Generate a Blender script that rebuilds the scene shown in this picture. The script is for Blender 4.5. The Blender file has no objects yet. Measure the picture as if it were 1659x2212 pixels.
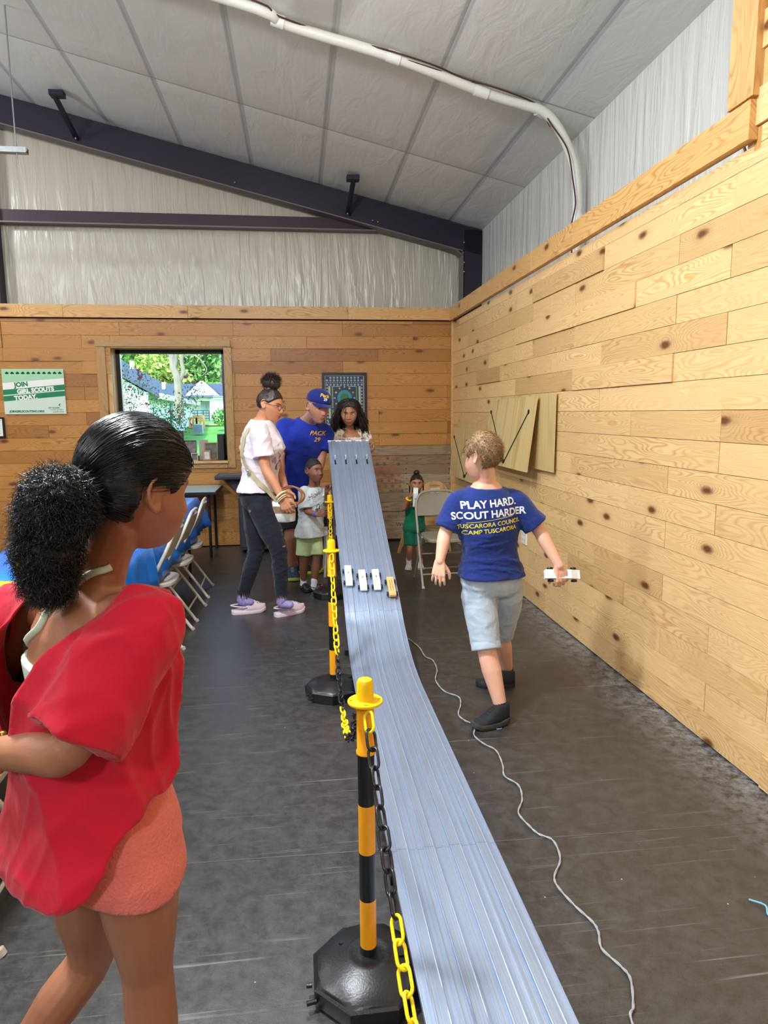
import bpy, math, random
import numpy as np
from mathutils import Vector, Matrix, noise
from mathutils.bvhtree import BVHTree

# ------------------------------------------------------------------ camera
SC = bpy.context.scene
COL = SC.collection
PI = math.pi
W_IMG, H_IMG, FPX = 1659.0, 2212.0, 1475.0
YAW, PITCH, ROLL = 0.12443, 0.14398, 0.00885
CAM_H = 1.5

def cam_axes():
    cy, sy = math.cos(YAW), math.sin(YAW)
    f = Vector((sy * math.cos(PITCH), cy * math.cos(PITCH), -math.sin(PITCH)))
    r = Vector((cy, -sy, 0))
    d = f.cross(r)
    r2 = r * math.cos(ROLL) + d * math.sin(ROLL)
    d2 = -r * math.sin(ROLL) + d * math.cos(ROLL)
    return r2, d2, f
AX_R, AX_D, AX_F = cam_axes()
cam = bpy.data.cameras.new('camera')
cam.sensor_fit = 'VERTICAL'
cam.sensor_height = 36.0
cam.lens = 36.0 * FPX / H_IMG
cam.clip_start = 0.05
cam.clip_end = 500
cam_o = bpy.data.objects.new('camera', cam)
COL.objects.link(cam_o)
up = -AX_D
back = -AX_F
cam_o.matrix_world = Matrix(((AX_R.x, up.x, back.x, 0), (AX_R.y, up.y, back.y, 0), (AX_R.z, up.z, back.z, CAM_H), (0, 0, 0, 1)))
SC.camera = cam_o

def at(px, py, Y):
    """point of the room seen at photo pixel (px,py), at depth Y from the camera wall"""
    d = AX_R * ((px - W_IMG / 2) / FPX) + AX_D * ((py - H_IMG / 2) / FPX) + AX_F
    return Vector((0, 0, CAM_H)) + d * (Y / d.y)
def at_floor(px, py, z=0.0):
    d = AX_R * ((px - W_IMG / 2) / FPX) + AX_D * ((py - H_IMG / 2) / FPX) + AX_F
    return Vector((0, 0, CAM_H)) + d * ((z - CAM_H) / d.z)

# ------------------------------------------------------------------ world and light
SC.view_settings.view_transform = 'Standard'
SC.view_settings.look = 'None'
SC.view_settings.gamma = 1.0
SC.view_settings.use_curve_mapping = False
SC.view_settings.exposure = -0.14

wd = bpy.data.worlds.new('world')
SC.world = wd
wd.use_nodes = True
wn = wd.node_tree
bgn = wn.nodes['Background']
sky = wn.nodes.new('ShaderNodeTexSky')
sky.sky_type = 'NISHITA'
sky.sun_disc = False
sky.sun_elevation = math.radians(48)
sky.sun_rotation = math.radians(200)
wn.links.new(sky.outputs[0], bgn.inputs[0])
bgn.inputs[1].default_value = 1.0

sun = bpy.data.lights.new('sun', 'SUN')
sun.energy = 5.0
sun.angle = math.radians(1.5)
sun.color = (1.0, 0.96, 0.9)
sun_o = bpy.data.objects.new('sun', sun)
COL.objects.link(sun_o)
sun_o.rotation_euler = (math.radians(46), 0, math.radians(-22))   # shines towards +y, onto the houses outside

def area_light(name, loc, size, power, color, target=None, sx=None):
    l = bpy.data.lights.new(name, 'AREA')
    l.shape = 'RECTANGLE' if sx else 'DISK'
    l.size = size
    if sx: l.size_y = sx
    l.energy = power
    l.color = color
    o = bpy.data.objects.new(name, l)
    COL.objects.link(o)
    o.location = loc
    if target is not None:
        o.rotation_euler = (Vector(target) - Vector(loc)).to_track_quat('-Z', 'Y').to_euler()
    return o
WHT = (0.90, 0.95, 1.0)
# high-bay lamps, the middle four added as unseen fill: (x, y, z, watts)
BAYS_AND_FILLS = [(-0.85, 2.1, 3.66, 100), (-4.0, 2.2, 4.2, 75), (-0.95, -2.6, 3.7, 60), (-4.0, -2.6, 4.2, 60), (-4.4, 6.3, 4.3, 42), (0.05, 4.1, 3.90, 24)]
for i, (bx, by, bz, bp) in enumerate(BAYS_AND_FILLS):
    area_light('bay_and_fill_light', (bx, by, bz), 0.42, bp, WHT if i < 5 else (0.80, 0.90, 1.0))
    pl = bpy.data.lights.new('added_ceiling_uplight', 'POINT'); pl.energy = bp * (2.75 if i < 5 else 0.3); pl.color = WHT; pl.shadow_soft_size = 0.17  # point light added under each lamp to brighten the ceiling
    po = bpy.data.objects.new('added_ceiling_uplight', pl); COL.objects.link(po); po.location = (bx, by, bz - 0.12)

# ------------------------------------------------------------------ colour / material helpers
def S(h, a=1.0):
    h = h.lstrip('#')
    out = []
    for i in (0, 2, 4):
        c = int(h[i:i + 2], 16) / 255
        out.append(c / 12.92 if c <= 0.04045 else ((c + 0.055) / 1.055) ** 2.4)
    return (out[0], out[1], out[2], a)

def mat(name, col, rough=0.6, metal=0.0, spec=0.5, bump=0.0, bscale=40.0, var=0.0, vscale=8.0, aniso=0, emit=None, coat=0.0, trans=0.0, sheen=0.0, stretch=None, sss=0.0):
    m = bpy.data.materials.new(name)
    m.use_nodes = True
    nt = m.node_tree
    b = nt.nodes['Principled BSDF']
    c = S(col) if isinstance(col, str) else col
    b.inputs['Base Color'].default_value = c
    b.inputs['Roughness'].default_value = rough
    b.inputs['Metallic'].default_value = metal
    b.inputs['Specular IOR Level'].default_value = spec
    if coat: b.inputs['Coat Weight'].default_value = coat
    if trans: b.inputs['Transmission Weight'].default_value = trans
    if sheen: b.inputs['Sheen Weight'].default_value = sheen
    if sss:
        b.inputs['Subsurface Weight'].default_value = sss
        b.inputs['Subsurface Radius'].default_value = (0.012, 0.005, 0.003)
    tc = None
    if bump or var:
        tc = nt.nodes.new('ShaderNodeTexCoord')
        src = tc.outputs['Object']
        if stretch:
            mp = nt.nodes.new('ShaderNodeMapping')
            mp.inputs['Scale'].default_value = stretch
            nt.links.new(src, mp.inputs[0]); src = mp.outputs[0]
    if bump:
        n = nt.nodes.new('ShaderNodeTexNoise')
        n.inputs['Scale'].default_value = bscale
        n.inputs['Detail'].default_value = 4
        bp = nt.nodes.new('ShaderNodeBump')
        bp.inputs['Strength'].default_value = bump
        bp.inputs['Distance'].default_value = 0.01
        nt.links.new(src, n.inputs['Vector'])
        nt.links.new(n.outputs['Fac'], bp.inputs['Height'])
        nt.links.new(bp.outputs[0], b.inputs['Normal'])
    if var:
        n = nt.nodes.new('ShaderNodeTexNoise')
        n.inputs['Scale'].default_value = vscale
        n.inputs['Detail'].default_value = 5
        r = nt.nodes.new('ShaderNodeValToRGB')
        r.color_ramp.elements[0].position = 0.3
        r.color_ramp.elements[1].position = 0.7
        r.color_ramp.elements[0].color = tuple(max(0, x * (1 - var)) for x in c[:3]) + (1,)
        r.color_ramp.elements[1].color = tuple(min(1, x * (1 + var)) for x in c[:3]) + (1,)
        nt.links.new(src, n.inputs['Vector'])
        nt.links.new(n.outputs['Fac'], r.inputs[0])
        nt.links.new(r.outputs[0], b.inputs['Base Color'])
    return m

class NT:
    """tiny node helper"""
    def __init__(s, name, rough=0.6):
        s.m = bpy.data.materials.new(name); s.m.use_nodes = True
        s.t = s.m.node_tree; s.b = s.t.nodes['Principled BSDF']
        s.b.inputs['Roughness'].default_value = rough
    def n(s, typ, **kw):
        x = s.t.nodes.new('ShaderNode' + typ)
        for k, v in kw.items():
            if hasattr(x, k): setattr(x, k, v)
            else: x.inputs[k].default_value = v
        return x
    def l(s, a, b): s.t.links.new(a, b)
    def math(s, op, a, b=None, c=None):
        x = s.t.nodes.new('ShaderNodeMath'); x.operation = op
        for i, v in enumerate((a, b, c)):
            if v is None: continue
            if isinstance(v, (int, float)): x.inputs[i].default_value = v
            else: s.l(v, x.inputs[i])
        return x.outputs[0]
    def ramp(s, fac, stops):
        r = s.t.nodes.new('ShaderNodeValToRGB')
        e = r.color_ramp.elements
        while len(e) < len(stops): e.new(0.5)
        for i, (p, c) in enumerate(stops):
            e[i].position = p; e[i].color = S(c) if isinstance(c, str) else c
        s.l(fac, r.inputs[0]); return r.outputs[0]
    def mix(s, fac, a, b, mode='MIX'):
        x = s.t.nodes.new('ShaderNodeMix'); x.data_type = 'RGBA'; x.blend_type = mode
        if isinstance(fac, (int, float)): x.inputs[0].default_value = fac
        else: s.l(fac, x.inputs[0])
        for i, v in ((6, a), (7, b)):
            if isinstance(v, (tuple, str)): x.inputs[i].default_value = S(v) if isinstance(v, str) else v
            else: s.l(v, x.inputs[i])
        return x.outputs[2]
    def bump(s, h, strength=0.3, dist=0.01):
        x = s.t.nodes.new('ShaderNodeBump'); x.inputs['Strength'].default_value = strength; x.inputs['Distance'].default_value = dist
        s.l(h, x.inputs['Height']); s.l(x.outputs[0], s.b.inputs['Normal'])

# ------------------------------------------------------------------ mesh builder
class MB:
    def __init__(s):
        s.v = []; s.f = []; s.mi = []; s.k = 0
        s.attr = None
    def add(s, vs, fs, mi=None):
        o = len(s.v)
        s.v.extend([tuple(x) for x in vs])
        for f in fs:
            s.f.append(tuple(i + o for i in f)); s.mi.append(s.k if mi is None else mi)
        return o
    def box(s, c, size, rot=None, mi=None):
        c = Vector(c); h = Vector(size) / 2
        R = rot.to_3x3() if rot is not None else Matrix.Identity(3)
        vs = [c + R @ Vector((sx * h.x, sy * h.y, sz * h.z)) for sx in (-1, 1) for sy in (-1, 1) for sz in (-1, 1)]
        fs = [(0, 1, 3, 2), (4, 6, 7, 5), (0, 4, 5, 1), (2, 3, 7, 6), (0, 2, 6, 4), (1, 5, 7, 3)]
        s.add(vs, fs, mi); return s
    def b2(s, lo, hi, mi=None):
        lo = Vector(lo); hi = Vector(hi)
        return s.box((lo + hi) / 2, hi - lo, None, mi)
    def bar(s, a, b, w, h, upv=(0, 0, 1), mi=None):
        a = Vector(a); b = Vector(b); d = (b - a); L = d.length; d.normalize()
        u = Vector(upv)
        if abs(d.dot(u)) > 0.98: u = Vector((0, 1, 0))
        x = d.cross(u).normalized(); z = x.cross(d)
        R = Matrix((x, d, z)).transposed()
        return s.box((a + b) / 2, (w, L, h), R, mi)
    def tube(s, pts, r, n=10, caps=True, mi=None, closed=False, el=1.0, upv=None):
        pts = [Vector(p) for p in pts]; m = len(pts)
        rs = r if isinstance(r, (list, tuple)) else [r] * m
        vs = []; prev = None
        for i, p in enumerate(pts):
            if closed: t = pts[(i + 1) % m] - pts[i - 1]
            else: t = pts[min(i + 1, m - 1)] - pts[max(i - 1, 0)]
            if t.length < 1e-9: t = Vector((0, 0, 1))
            t.normalize()
            if prev is None:
                u = Vector(upv) if upv else Vector((0, 0, 1))
                if abs(t.dot(u)) > 0.95: u = Vector((0, 1, 0)) if not upv else Vector((1, 0, 0))
                u = (u - t * t.dot(u)).normalized()
            else:
                u = prev - t * t.dot(prev)
                if u.length < 1e-6: u = t.orthogonal()
                u.normalize()
            prev = u; w = t.cross(u)
            for k in range(n):
                a = 2 * PI * k / n
                vs.append(p + u * (math.cos(a) * rs[i]) + w * (math.sin(a) * rs[i] * el))
        fs = []
        for i in range(m if closed else m - 1):
            j = (i + 1) % m
            for k in range(n):
                k2 = (k + 1) % n
                fs.append((i * n + k, i * n + k2, j * n + k2, j * n + k))
        if caps and not closed:
            fs.append(tuple(range(n - 1, -1, -1)))
            fs.append(tuple((m - 1) * n + k for k in range(n)))
        s.add(vs, fs, mi); return s
    def cyl(s, a, b, r, r2=None, n=20, mi=None):
        return s.tube([a, b], [r, r if r2 is None else r2], n, True, mi)
    def lathe(s, prof, c=(0, 0, 0), n=32, axis=None, mi=None, rot0=0.0):
        c = Vector(c); vs = []; m = len(prof)
        R = axis if axis is not None else Matrix.Identity(3)
        for (r, z) in prof:
            for k in range(n):
                a = 2 * PI * k / n + rot0
                vs.append(c + R @ Vector((r * math.cos(a), r * math.sin(a), z)))
        fs = []
        for i in range(m - 1):
            for k in range(n):
                k2 = (k + 1) % n
                fs.append((i * n + k, i * n + k2, (i + 1) * n + k2, (i + 1) * n + k))
        fs.append(tuple(range(n - 1, -1, -1))); fs.append(tuple((m - 1) * n + k for k in range(n)))
        s.add(vs, fs, mi); return s
    def sphere(s, c, r, nu=16, nv=10, R=None, mi=None):
        c = Vector(c); rr = Vector(r) if not isinstance(r, (int, float)) else Vector((r, r, r))
        R = R or Matrix.Identity(3)
        vs = [c + R @ Vector((0, 0, -rr.z))]
        for j in range(1, nv):
            ph = -PI / 2 + PI * j / nv
            for i in range(nu):
                a = 2 * PI * i / nu
                vs.append(c + R @ Vector((rr.x * math.cos(ph) * math.cos(a), rr.y * math.cos(ph) * math.sin(a), rr.z * math.sin(ph))))
        vs.append(c + R @ Vector((0, 0, rr.z)))
        fs = []
        for i in range(nu): fs.append((0, 1 + (i + 1) % nu, 1 + i))
        for j in range(nv - 2):
            for i in range(nu):
                a = 1 + j * nu + i; b = 1 + j * nu + (i + 1) % nu
                fs.append((a, b, b + nu, a + nu))
        T = len(vs) - 1
        for i in range(nu): fs.append((T, 1 + (nv - 2) * nu + i, 1 + (nv - 2) * nu + (i + 1) % nu))
        s.add(vs, fs, mi); return s
    def prism(s, poly, origin, ux, uy, depth, mi=None):
        """poly 2D (ccw) in plane ux,uy ; extruded along ux x uy by depth"""
        o = Vector(origin); ux = Vector(ux); uy = Vector(uy); n = ux.cross(uy).normalized()
        m = len(poly)
        vs = [o + ux * p[0] + uy * p[1] for p in poly] + [o + ux * p[0] + uy * p[1] + n * depth for p in poly]
        fs = [tuple(range(m - 1, -1, -1)), tuple(range(m, 2 * m))]
        for i in range(m):
            j = (i + 1) % m
            fs.append((i, j, m + j, m + i))
        s.add(vs, fs, mi); return s
    def xform(s, M):
        s.v = [tuple(M @ Vector(p)) for p in s.v]; return s
    def mesh(s, name):
        me = bpy.data.meshes.new(name)
        me.from_pydata(s.v, [], s.f)
        return me
    def build(s, name, mats, parent=None, smooth=40, bevel=0.0, world=False, bseg=2, kind=None):
        me = s.mesh(name)
        if not isinstance(mats, (list, tuple)): mats = [mats]
        for m in mats: me.materials.append(m)
        if len(mats) > 1: me.polygons.foreach_set('material_index', s.mi)
        if s.attr is not None:
            a = me.attributes.new('pc', 'FLOAT_VECTOR', 'POINT')
            a.data.foreach_set('vector', [x for v in s.attr for x in v])
        return link(name, me, parent, smooth, bevel, world, bseg, kind)

def link(name, me, parent=None, smooth=40, bevel=0.0, world=False, bseg=2, kind=None):
    if smooth:
        me.polygons.foreach_set('use_smooth', [True] * len(me.polygons))
        if smooth < 180:
            me.set_sharp_from_angle(angle=math.radians(smooth))
    if world and parent is not None:
        org = parent.location.copy()
        if parent.parent is not None: org += parent.parent.location
        me.transform(Matrix.Translation(-org))
    me.update()
    o = bpy.data.objects.new(name, me)
    COL.objects.link(o)
    if parent is not None: o.parent = parent
    if bevel:
        b = o.modifiers.new('bevel', 'BEVEL'); b.width = bevel; b.segments = bseg; b.limit_method = 'ANGLE'; b.angle_limit = math.radians(35)
    if kind: o['kind'] = kind
    return o

def tag(o, label, cat, group=None, kind=None):
    o['label'] = label; o['category'] = cat
    if group: o['group'] = group
    if kind: o['kind'] = kind
    return o
def thing(name, label, cat, loc=(0, 0, 0), rz=0.0, group=None):
    o = bpy.data.objects.new(name, None); COL.objects.link(o)
    o.empty_display_size = 0.1
    o.location = loc; o.rotation_euler = (0, 0, rz)
    return tag(o, label, cat, group)
def dup(root, loc=None, rz=None, label=None, group=None):
    def rec(o, par):
        c = o.copy(); COL.objects.link(c)
        if par is not None: c.parent = par
        for ch in [x for x in CH.get(o.name, [])]: rec(ch, c)
        return c
    CH = {}
    for o in COL.objects:
        if o.parent is not None: CH.setdefault(o.parent.name, []).append(o)
    r = rec(root, None)
    if loc is not None: r.location = loc
    if rz is not None: r.rotation_euler = (0, 0, rz)
    if label: r['label'] = label
    if group: r['group'] = group
    return r

def text_mesh(txt, size, bold=0.0, depth=0.0, shear=0.0, spacing=1.0):
    cu = bpy.data.curves.new('t', 'FONT'); cu.body = txt; cu.size = size; cu.align_x = 'CENTER'; cu.align_y = 'CENTER'
    cu.offset = bold; cu.resolution_u = 3; cu.extrude = depth; cu.shear = shear; cu.space_character = spacing
    o = bpy.data.objects.new('t', cu); COL.objects.link(o)
    dg = bpy.context.evaluated_depsgraph_get()
    me = bpy.data.meshes.new_from_object(o.evaluated_get(dg))
    COL.objects.unlink(o); bpy.data.objects.remove(o)
    vs = [tuple(v.co) for v in me.vertices]; fs = [tuple(p.vertices) for p in me.polygons]
    return vs, fs
def text_on(mb, txt, size, origin, ux, uy, bold=0.0, off=0.0, shear=0.0, mi=None, spacing=1.0):
    vs, fs = text_mesh(txt, size, bold, 0, shear, spacing)
    ux = Vector(ux); uy = Vector(uy); n = ux.cross(uy); o = Vector(origin)
    mb.add([o + ux * v[0] + uy * v[1] + n * off for v in vs], fs, mi)
def shape_on(mb, poly, origin, ux, uy, off=0.0, mi=None):
    ux = Vector(ux); uy = Vector(uy); n = ux.cross(uy); o = Vector(origin)
    mb.add([o + ux * p[0] + uy * p[1] + n * off for p in poly], [tuple(range(len(poly)))], mi)
def circ(cx, cy, r, n=16, ry=None):
    ry = r if ry is None else ry
    return [(cx + r * math.cos(2 * PI * k / n), cy + ry * math.sin(2 * PI * k / n)) for k in range(n)]
def star(cx, cy, r, ri=0.42):
    return [(cx + (r if k % 2 == 0 else r * ri) * math.sin(PI * k / 5), cy + (r if k % 2 == 0 else r * ri) * math.cos(PI * k / 5)) for k in range(9, -1, -1)]
def catmull(pts, m=6):
    pts = [Vector(p) for p in pts]; out = []
    P = [pts[0] * 2 - pts[1]] + pts + [pts[-1] * 2 - pts[-2]]
    for i in range(1, len(P) - 2):
        for j in range(m):
            t = j / m
            a, b, c, d = P[i - 1], P[i], P[i + 1], P[i + 2]
            out.append(0.5 * ((2 * b) + (c - a) * t + (2 * a - 5 * b + 4 * c - d) * t * t + (3 * b - a - 3 * c + d) * t ** 3))
    out.append(pts[-1]); return out
# ------------------------------------------------------------------ materials of the room
def wood_mat(name, light, mid, dark, rough=0.45, knots=True, freq=26.0, tone=0.16, grey=0.0):
    T = NT(name, rough)
    at_ = T.n('Attribute', attribute_name='pc')
    sep = T.n('SeparateXYZ'); T.l(at_.outputs['Vector'], sep.inputs[0])
    u, v, rnd = sep.outputs
    # knots: distance in plank space
    cmb = T.n('CombineXYZ'); T.l(T.math('MULTIPLY', u, 1.3), cmb.inputs[0]); T.l(T.math('MULTIPLY', v, 3.1), cmb.inputs[1]); T.l(T.math('MULTIPLY', rnd, 31.0), cmb.inputs[2])
    vor = T.n('TexVoronoi', Scale=1.0); vor.voronoi_dimensions = '2D'; vor.inputs['Randomness'].default_value = 1.0
    T.l(cmb.outputs[0], vor.inputs['Vector'])
    kd = vor.outputs['Distance']
    pull = T.math('MULTIPLY', T.math('EXPONENT', T.math('MULTIPLY', kd, -5.0)), 0.55 if knots else 0.0)
    # growth rings: iso-lines of a stretched noise
    c2 = T.n('CombineXYZ'); T.l(T.math('MULTIPLY', u, 1.15), c2.inputs[0]); T.l(T.math('MULTIPLY', v, 9.0), c2.inputs[1]); T.l(T.math('MULTIPLY', rnd, 57.0), c2.inputs[2])
    nz = T.n('TexNoise', Scale=1.0, Detail=1.6, Roughness=0.45); T.l(c2.outputs[0], nz.inputs['Vector'])
    g = T.math('ADD', T.math('ADD', nz.outputs['Fac'], pull), T.math('MULTIPLY', v, 1.3))
    ph = T.math('FRACT', T.math('MULTIPLY', g, freq))
    tri = T.math('ABSOLUTE', T.math('SUBTRACT', T.math('MULTIPLY', ph, 2.0), 1.0))
    # fine fibre
    c3 = T.n('CombineXYZ'); T.l(T.math('MULTIPLY', u, 6.0), c3.inputs[0]); T.l(T.math('MULTIPLY', v, 220.0), c3.inputs[1]); T.l(rnd, c3.inputs[2])
    nf = T.n('TexNoise', Scale=1.0, Detail=3.0); T.l(c3.outputs[0], nf.inputs['Vector'])
    base = T.ramp(tri, [(0.0, dark), (0.28, mid), (0.62, light), (1.0, light)])
    c4 = T.n('CombineXYZ'); T.l(T.math('MULTIPLY', u, 1.6), c4.inputs[0]); T.l(T.math('MULTIPLY', v, 3.0), c4.inputs[1]); T.l(T.math('MULTIPLY', rnd, 13.0), c4.inputs[2])
    nb = T.n('TexNoise', Scale=1.0, Detail=2.0); T.l(c4.outputs[0], nb.inputs['Vector'])
    # dampen the rings in places
    damp = T.ramp(nb.outputs['Fac'], [(0.35, (0.1, 0.1, 0.1, 1)), (0.6, (0.75, 0.75, 0.75, 1))])
    base = T.mix(damp, base, T.mix(0.5, light, mid))
    fib = T.ramp(nf.outputs['Fac'], [(0.3, (0.86, 0.84, 0.80, 1)), (0.65, (1.04, 1.04, 1.04, 1))])
    base = T.mix(0.7, base, fib, 'MULTIPLY')
    wn_ = T.n('TexWhiteNoise'); wn_.noise_dimensions = '1D'; T.l(rnd, wn_.inputs['W'])
    tn = T.ramp(wn_.outputs['Value'], [(0.0, (1 - tone * 1.7, 1 - tone * 2.1, 1 - tone * 2.6, 1)), (0.25, (1 - tone * .6, 1 - tone * .7, 1 - tone, 1)), (0.6, (1, 1, 1, 1)), (1.0, (1 + tone * .4, 1 + tone * .45, 1 + tone * .5, 1))])
    base = T.mix(1.0, base, tn, 'MULTIPLY')
    if knots:
        nk = T.n('TexNoise', Scale=14.0, Detail=2.0); T.l(at_.outputs['Vector'], nk.inputs['Vector'])
        kdd = T.math('ADD', kd, T.math('MULTIPLY', T.math('SUBTRACT', nk.outputs['Fac'], 0.5), 0.05))
        km = T.ramp(kdd, [(0.028, (1, 1, 1, 1)), (0.050, (0.7, 0.7, 0.7, 1)), (0.075, (0.15, 0.15, 0.15, 1)), (0.14, (0, 0, 0, 1))])
        base = T.mix(km, base, '#6b3c1c')
    T.l(base, T.b.inputs['Base Color'])
    T.bump(T.math('ADD', T.math('MULTIPLY', tri, 0.4), nf.outputs['Fac']), 0.12, 0.002)
    return T.m
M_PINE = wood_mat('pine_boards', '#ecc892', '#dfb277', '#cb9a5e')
M_PINE_B = wood_mat('pine_boards_back_dimmed', '#c38b49', '#b07636', '#935d27', tone=0.2)  # more orange boards, with the back wall's dimmer, warmer light put into the colour
M_PINE_TRIM = wood_mat('pine_trim', '#dfb172', '#cf9a58', '#ad7538', freq=20, tone=0.08)
M_CEDAR = wood_mat('weathered_trim', '#bb925c', '#a67d49', '#855f35', freq=18, knots=True, tone=0.05)
M_PALLET = wood_mat('pallet_boards', '#b09a7c', '#98826a', '#7b6650', freq=14, tone=0.22, knots=False)
M_PLY = wood_mat('plywood', '#d9bf86', '#cdb077', '#bd9c62', freq=5, knots=False, tone=0.02)
M_LIGHTWOOD = wood_mat('light_wood', '#dcb074', '#cf9f60', '#bb874a', freq=8, knots=False, tone=0.03)
M_GAP = mat('board_gap', '#3a2413', 0.9)

def floor_material():
    T = NT('black_floor', 0.4)
    tc = T.n('TexCoord'); src = tc.outputs['Object']
    n1 = T.n('TexNoise', Scale=1.3, Detail=6.0); T.l(src, n1.inputs['Vector'])
    n2 = T.n('TexNoise', Scale=260.0, Detail=2.0); T.l(src, n2.inputs['Vector'])
    base = T.ramp(n1.outputs['Fac'], [(0.3, '#1e1c1d'), (0.7, '#2c2a2b')])
    base = T.mix(0.35, base, T.ramp(n2.outputs['Fac'], [(0.35, '#151414'), (0.7, '#46423f')]))
    # long thin scratches in several directions
    acc = None
    for i, (ang, sc, lo) in enumerate([(0.35, 5.0, 0.712), (1.2, 6.5, 0.72), (2.3, 4.2, 0.72), (-0.5, 8.0, 0.725), (1.9, 7.0, 0.73)]):
        mp = T.n('Mapping'); mp.inputs['Rotation'].default_value = (0, 0, ang); mp.inputs['Scale'].default_value = (sc * 0.16, sc * 7.0, 1); mp.inputs['Location'].default_value = (i * 3.1, i * 7.7, 0)
        T.l(src, mp.inputs[0])
        ns = T.n('TexNoise', Scale=1.6, Detail=2.5, Roughness=0.65, Distortion=0.25); T.l(mp.outputs[0], ns.inputs['Vector'])
        sc_ = T.ramp(ns.outputs['Fac'], [(lo - 0.055, (0, 0, 0, 1)), (lo + 0.02, (1, 1, 1, 1))])
        acc = sc_ if acc is None else T.mix(1.0, acc, sc_, 'ADD')
    # dust / scuff haze, heavier near the pine wall and on the near sheet
    sep = T.n('SeparateXYZ'); T.l(src, sep.inputs[0])
    mp = T.n('Mapping'); mp.inputs['Scale'].default_value = (1.0, 1.0, 1); mp.inputs['Rotation'].default_value = (0, 0, 0.5); T.l(src, mp.inputs[0])
    nd = T.n('TexNoise', Scale=16.0, Detail=10.0, Roughness=0.8); T.l(mp.outputs[0], nd.inputs['Vector'])
    dust = T.ramp(nd.outputs['Fac'], [(0.42, (0, 0, 0, 1)), (0.85, (0.3, 0.3, 0.3, 1))])
    wallm = T.n('MapRange'); wallm.inputs[1].default_value = 1.45; wallm.inputs[2].default_value = 1.78; T.l(sep.outputs[0], wallm.inputs[0])
    nw = T.ramp(nd.outputs['Fac'], [(0.42, (0, 0, 0, 1)), (0.62, (1, 1, 1, 1))])
    wd_ = T.mix(1.0, nw, T.math('POWER', wallm.outputs[0], 1.6), 'MULTIPLY')
    base = T.mix(T.mix(1.0, T.mix(0.5, (0, 0, 0, 1), acc), dust, 'ADD'), base, '#7b7876')
    base = T.mix(T.mix(1.0, wd_, (0.6, 0.6, 0.6, 1), 'MULTIPLY'), base, '#a9adb3')
    # small light specks of grit
    vg = T.n('TexVoronoi', Scale=9.0); T.l(src, vg.inputs['Vector'])
    base = T.mix(T.ramp(vg.outputs['Distance'], [(0.018, (0.9, 0.9, 0.9, 1)), (0.028, (0, 0, 0, 1))]), base, '#cfc8bc')
    T.l(base, T.b.inputs['Base Color'])
    rr = T.ramp(nd.outputs['Fac'], [(0.3, (0.30, 0.30, 0.30, 1)), (0.75, (0.52, 0.52, 0.52, 1))])
    T.l(rr, T.b.inputs['Roughness'])
    T.b.inputs['Specular IOR Level'].default_value = 1.0
    T.bump(T.math('ADD', n2.outputs['Fac'], nd.outputs['Fac']), 0.25, 0.0015)
    return T.m
M_FLOOR = floor_material()

def film_material(name, col, axis='x', wr=1.0, rough=0.28):
    """white vinyl insulation facing, pulled into vertical creases"""
    T = NT(name, rough)
    tc = T.n('TexCoord'); sep = T.n('SeparateXYZ'); T.l(tc.outputs['Object'], sep.inputs[0])
    h = sep.outputs[0] if axis == 'x' else sep.outputs[1]
    cm = T.n('CombineXYZ'); T.l(T.math('MULTIPLY', h, 7.0), cm.inputs[0]); T.l(T.math('MULTIPLY', sep.outputs[2], 0.9), cm.inputs[1])
    n1 = T.n('TexNoise', Scale=1.0, Detail=3.0, Roughness=0.6, Distortion=0.5); T.l(cm.outputs[0], n1.inputs['Vector'])
    cm2 = T.n('CombineXYZ'); T.l(T.math('MULTIPLY', h, 22.0), cm2.inputs[0]); T.l(T.math('MULTIPLY', sep.outputs[2], 1.6), cm2.inputs[1])
    n2 = T.n('TexNoise', Scale=1.0, Detail=2.0, Distortion=0.8); T.l(cm2.outputs[0], n2.inputs['Vector'])
    r1 = T.ramp(n1.outputs['Fac'], [(0.4, (0, 0, 0, 1)), (0.62, (1, 1, 1, 1))])
    r2 = T.ramp(n2.outputs['Fac'], [(0.5, (0, 0, 0, 1)), (0.75, (1, 1, 1, 1))])
    T.b.inputs['Base Color'].default_value = S(col)
    T.bump(T.math('ADD', r1, T.math('MULTIPLY', r2, 0.35)), 0.42 * wr, 0.018)
    T.b.inputs['Sheen Weight'].default_value = 0.0
    return T.m
M_FILM_BACK = film_material('insulation_film_end_wall', '#bdb6a6', 'x')
M_FILM_SIDE = film_material('insulation_film_side_wall', '#d2d1cb', 'y')

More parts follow.
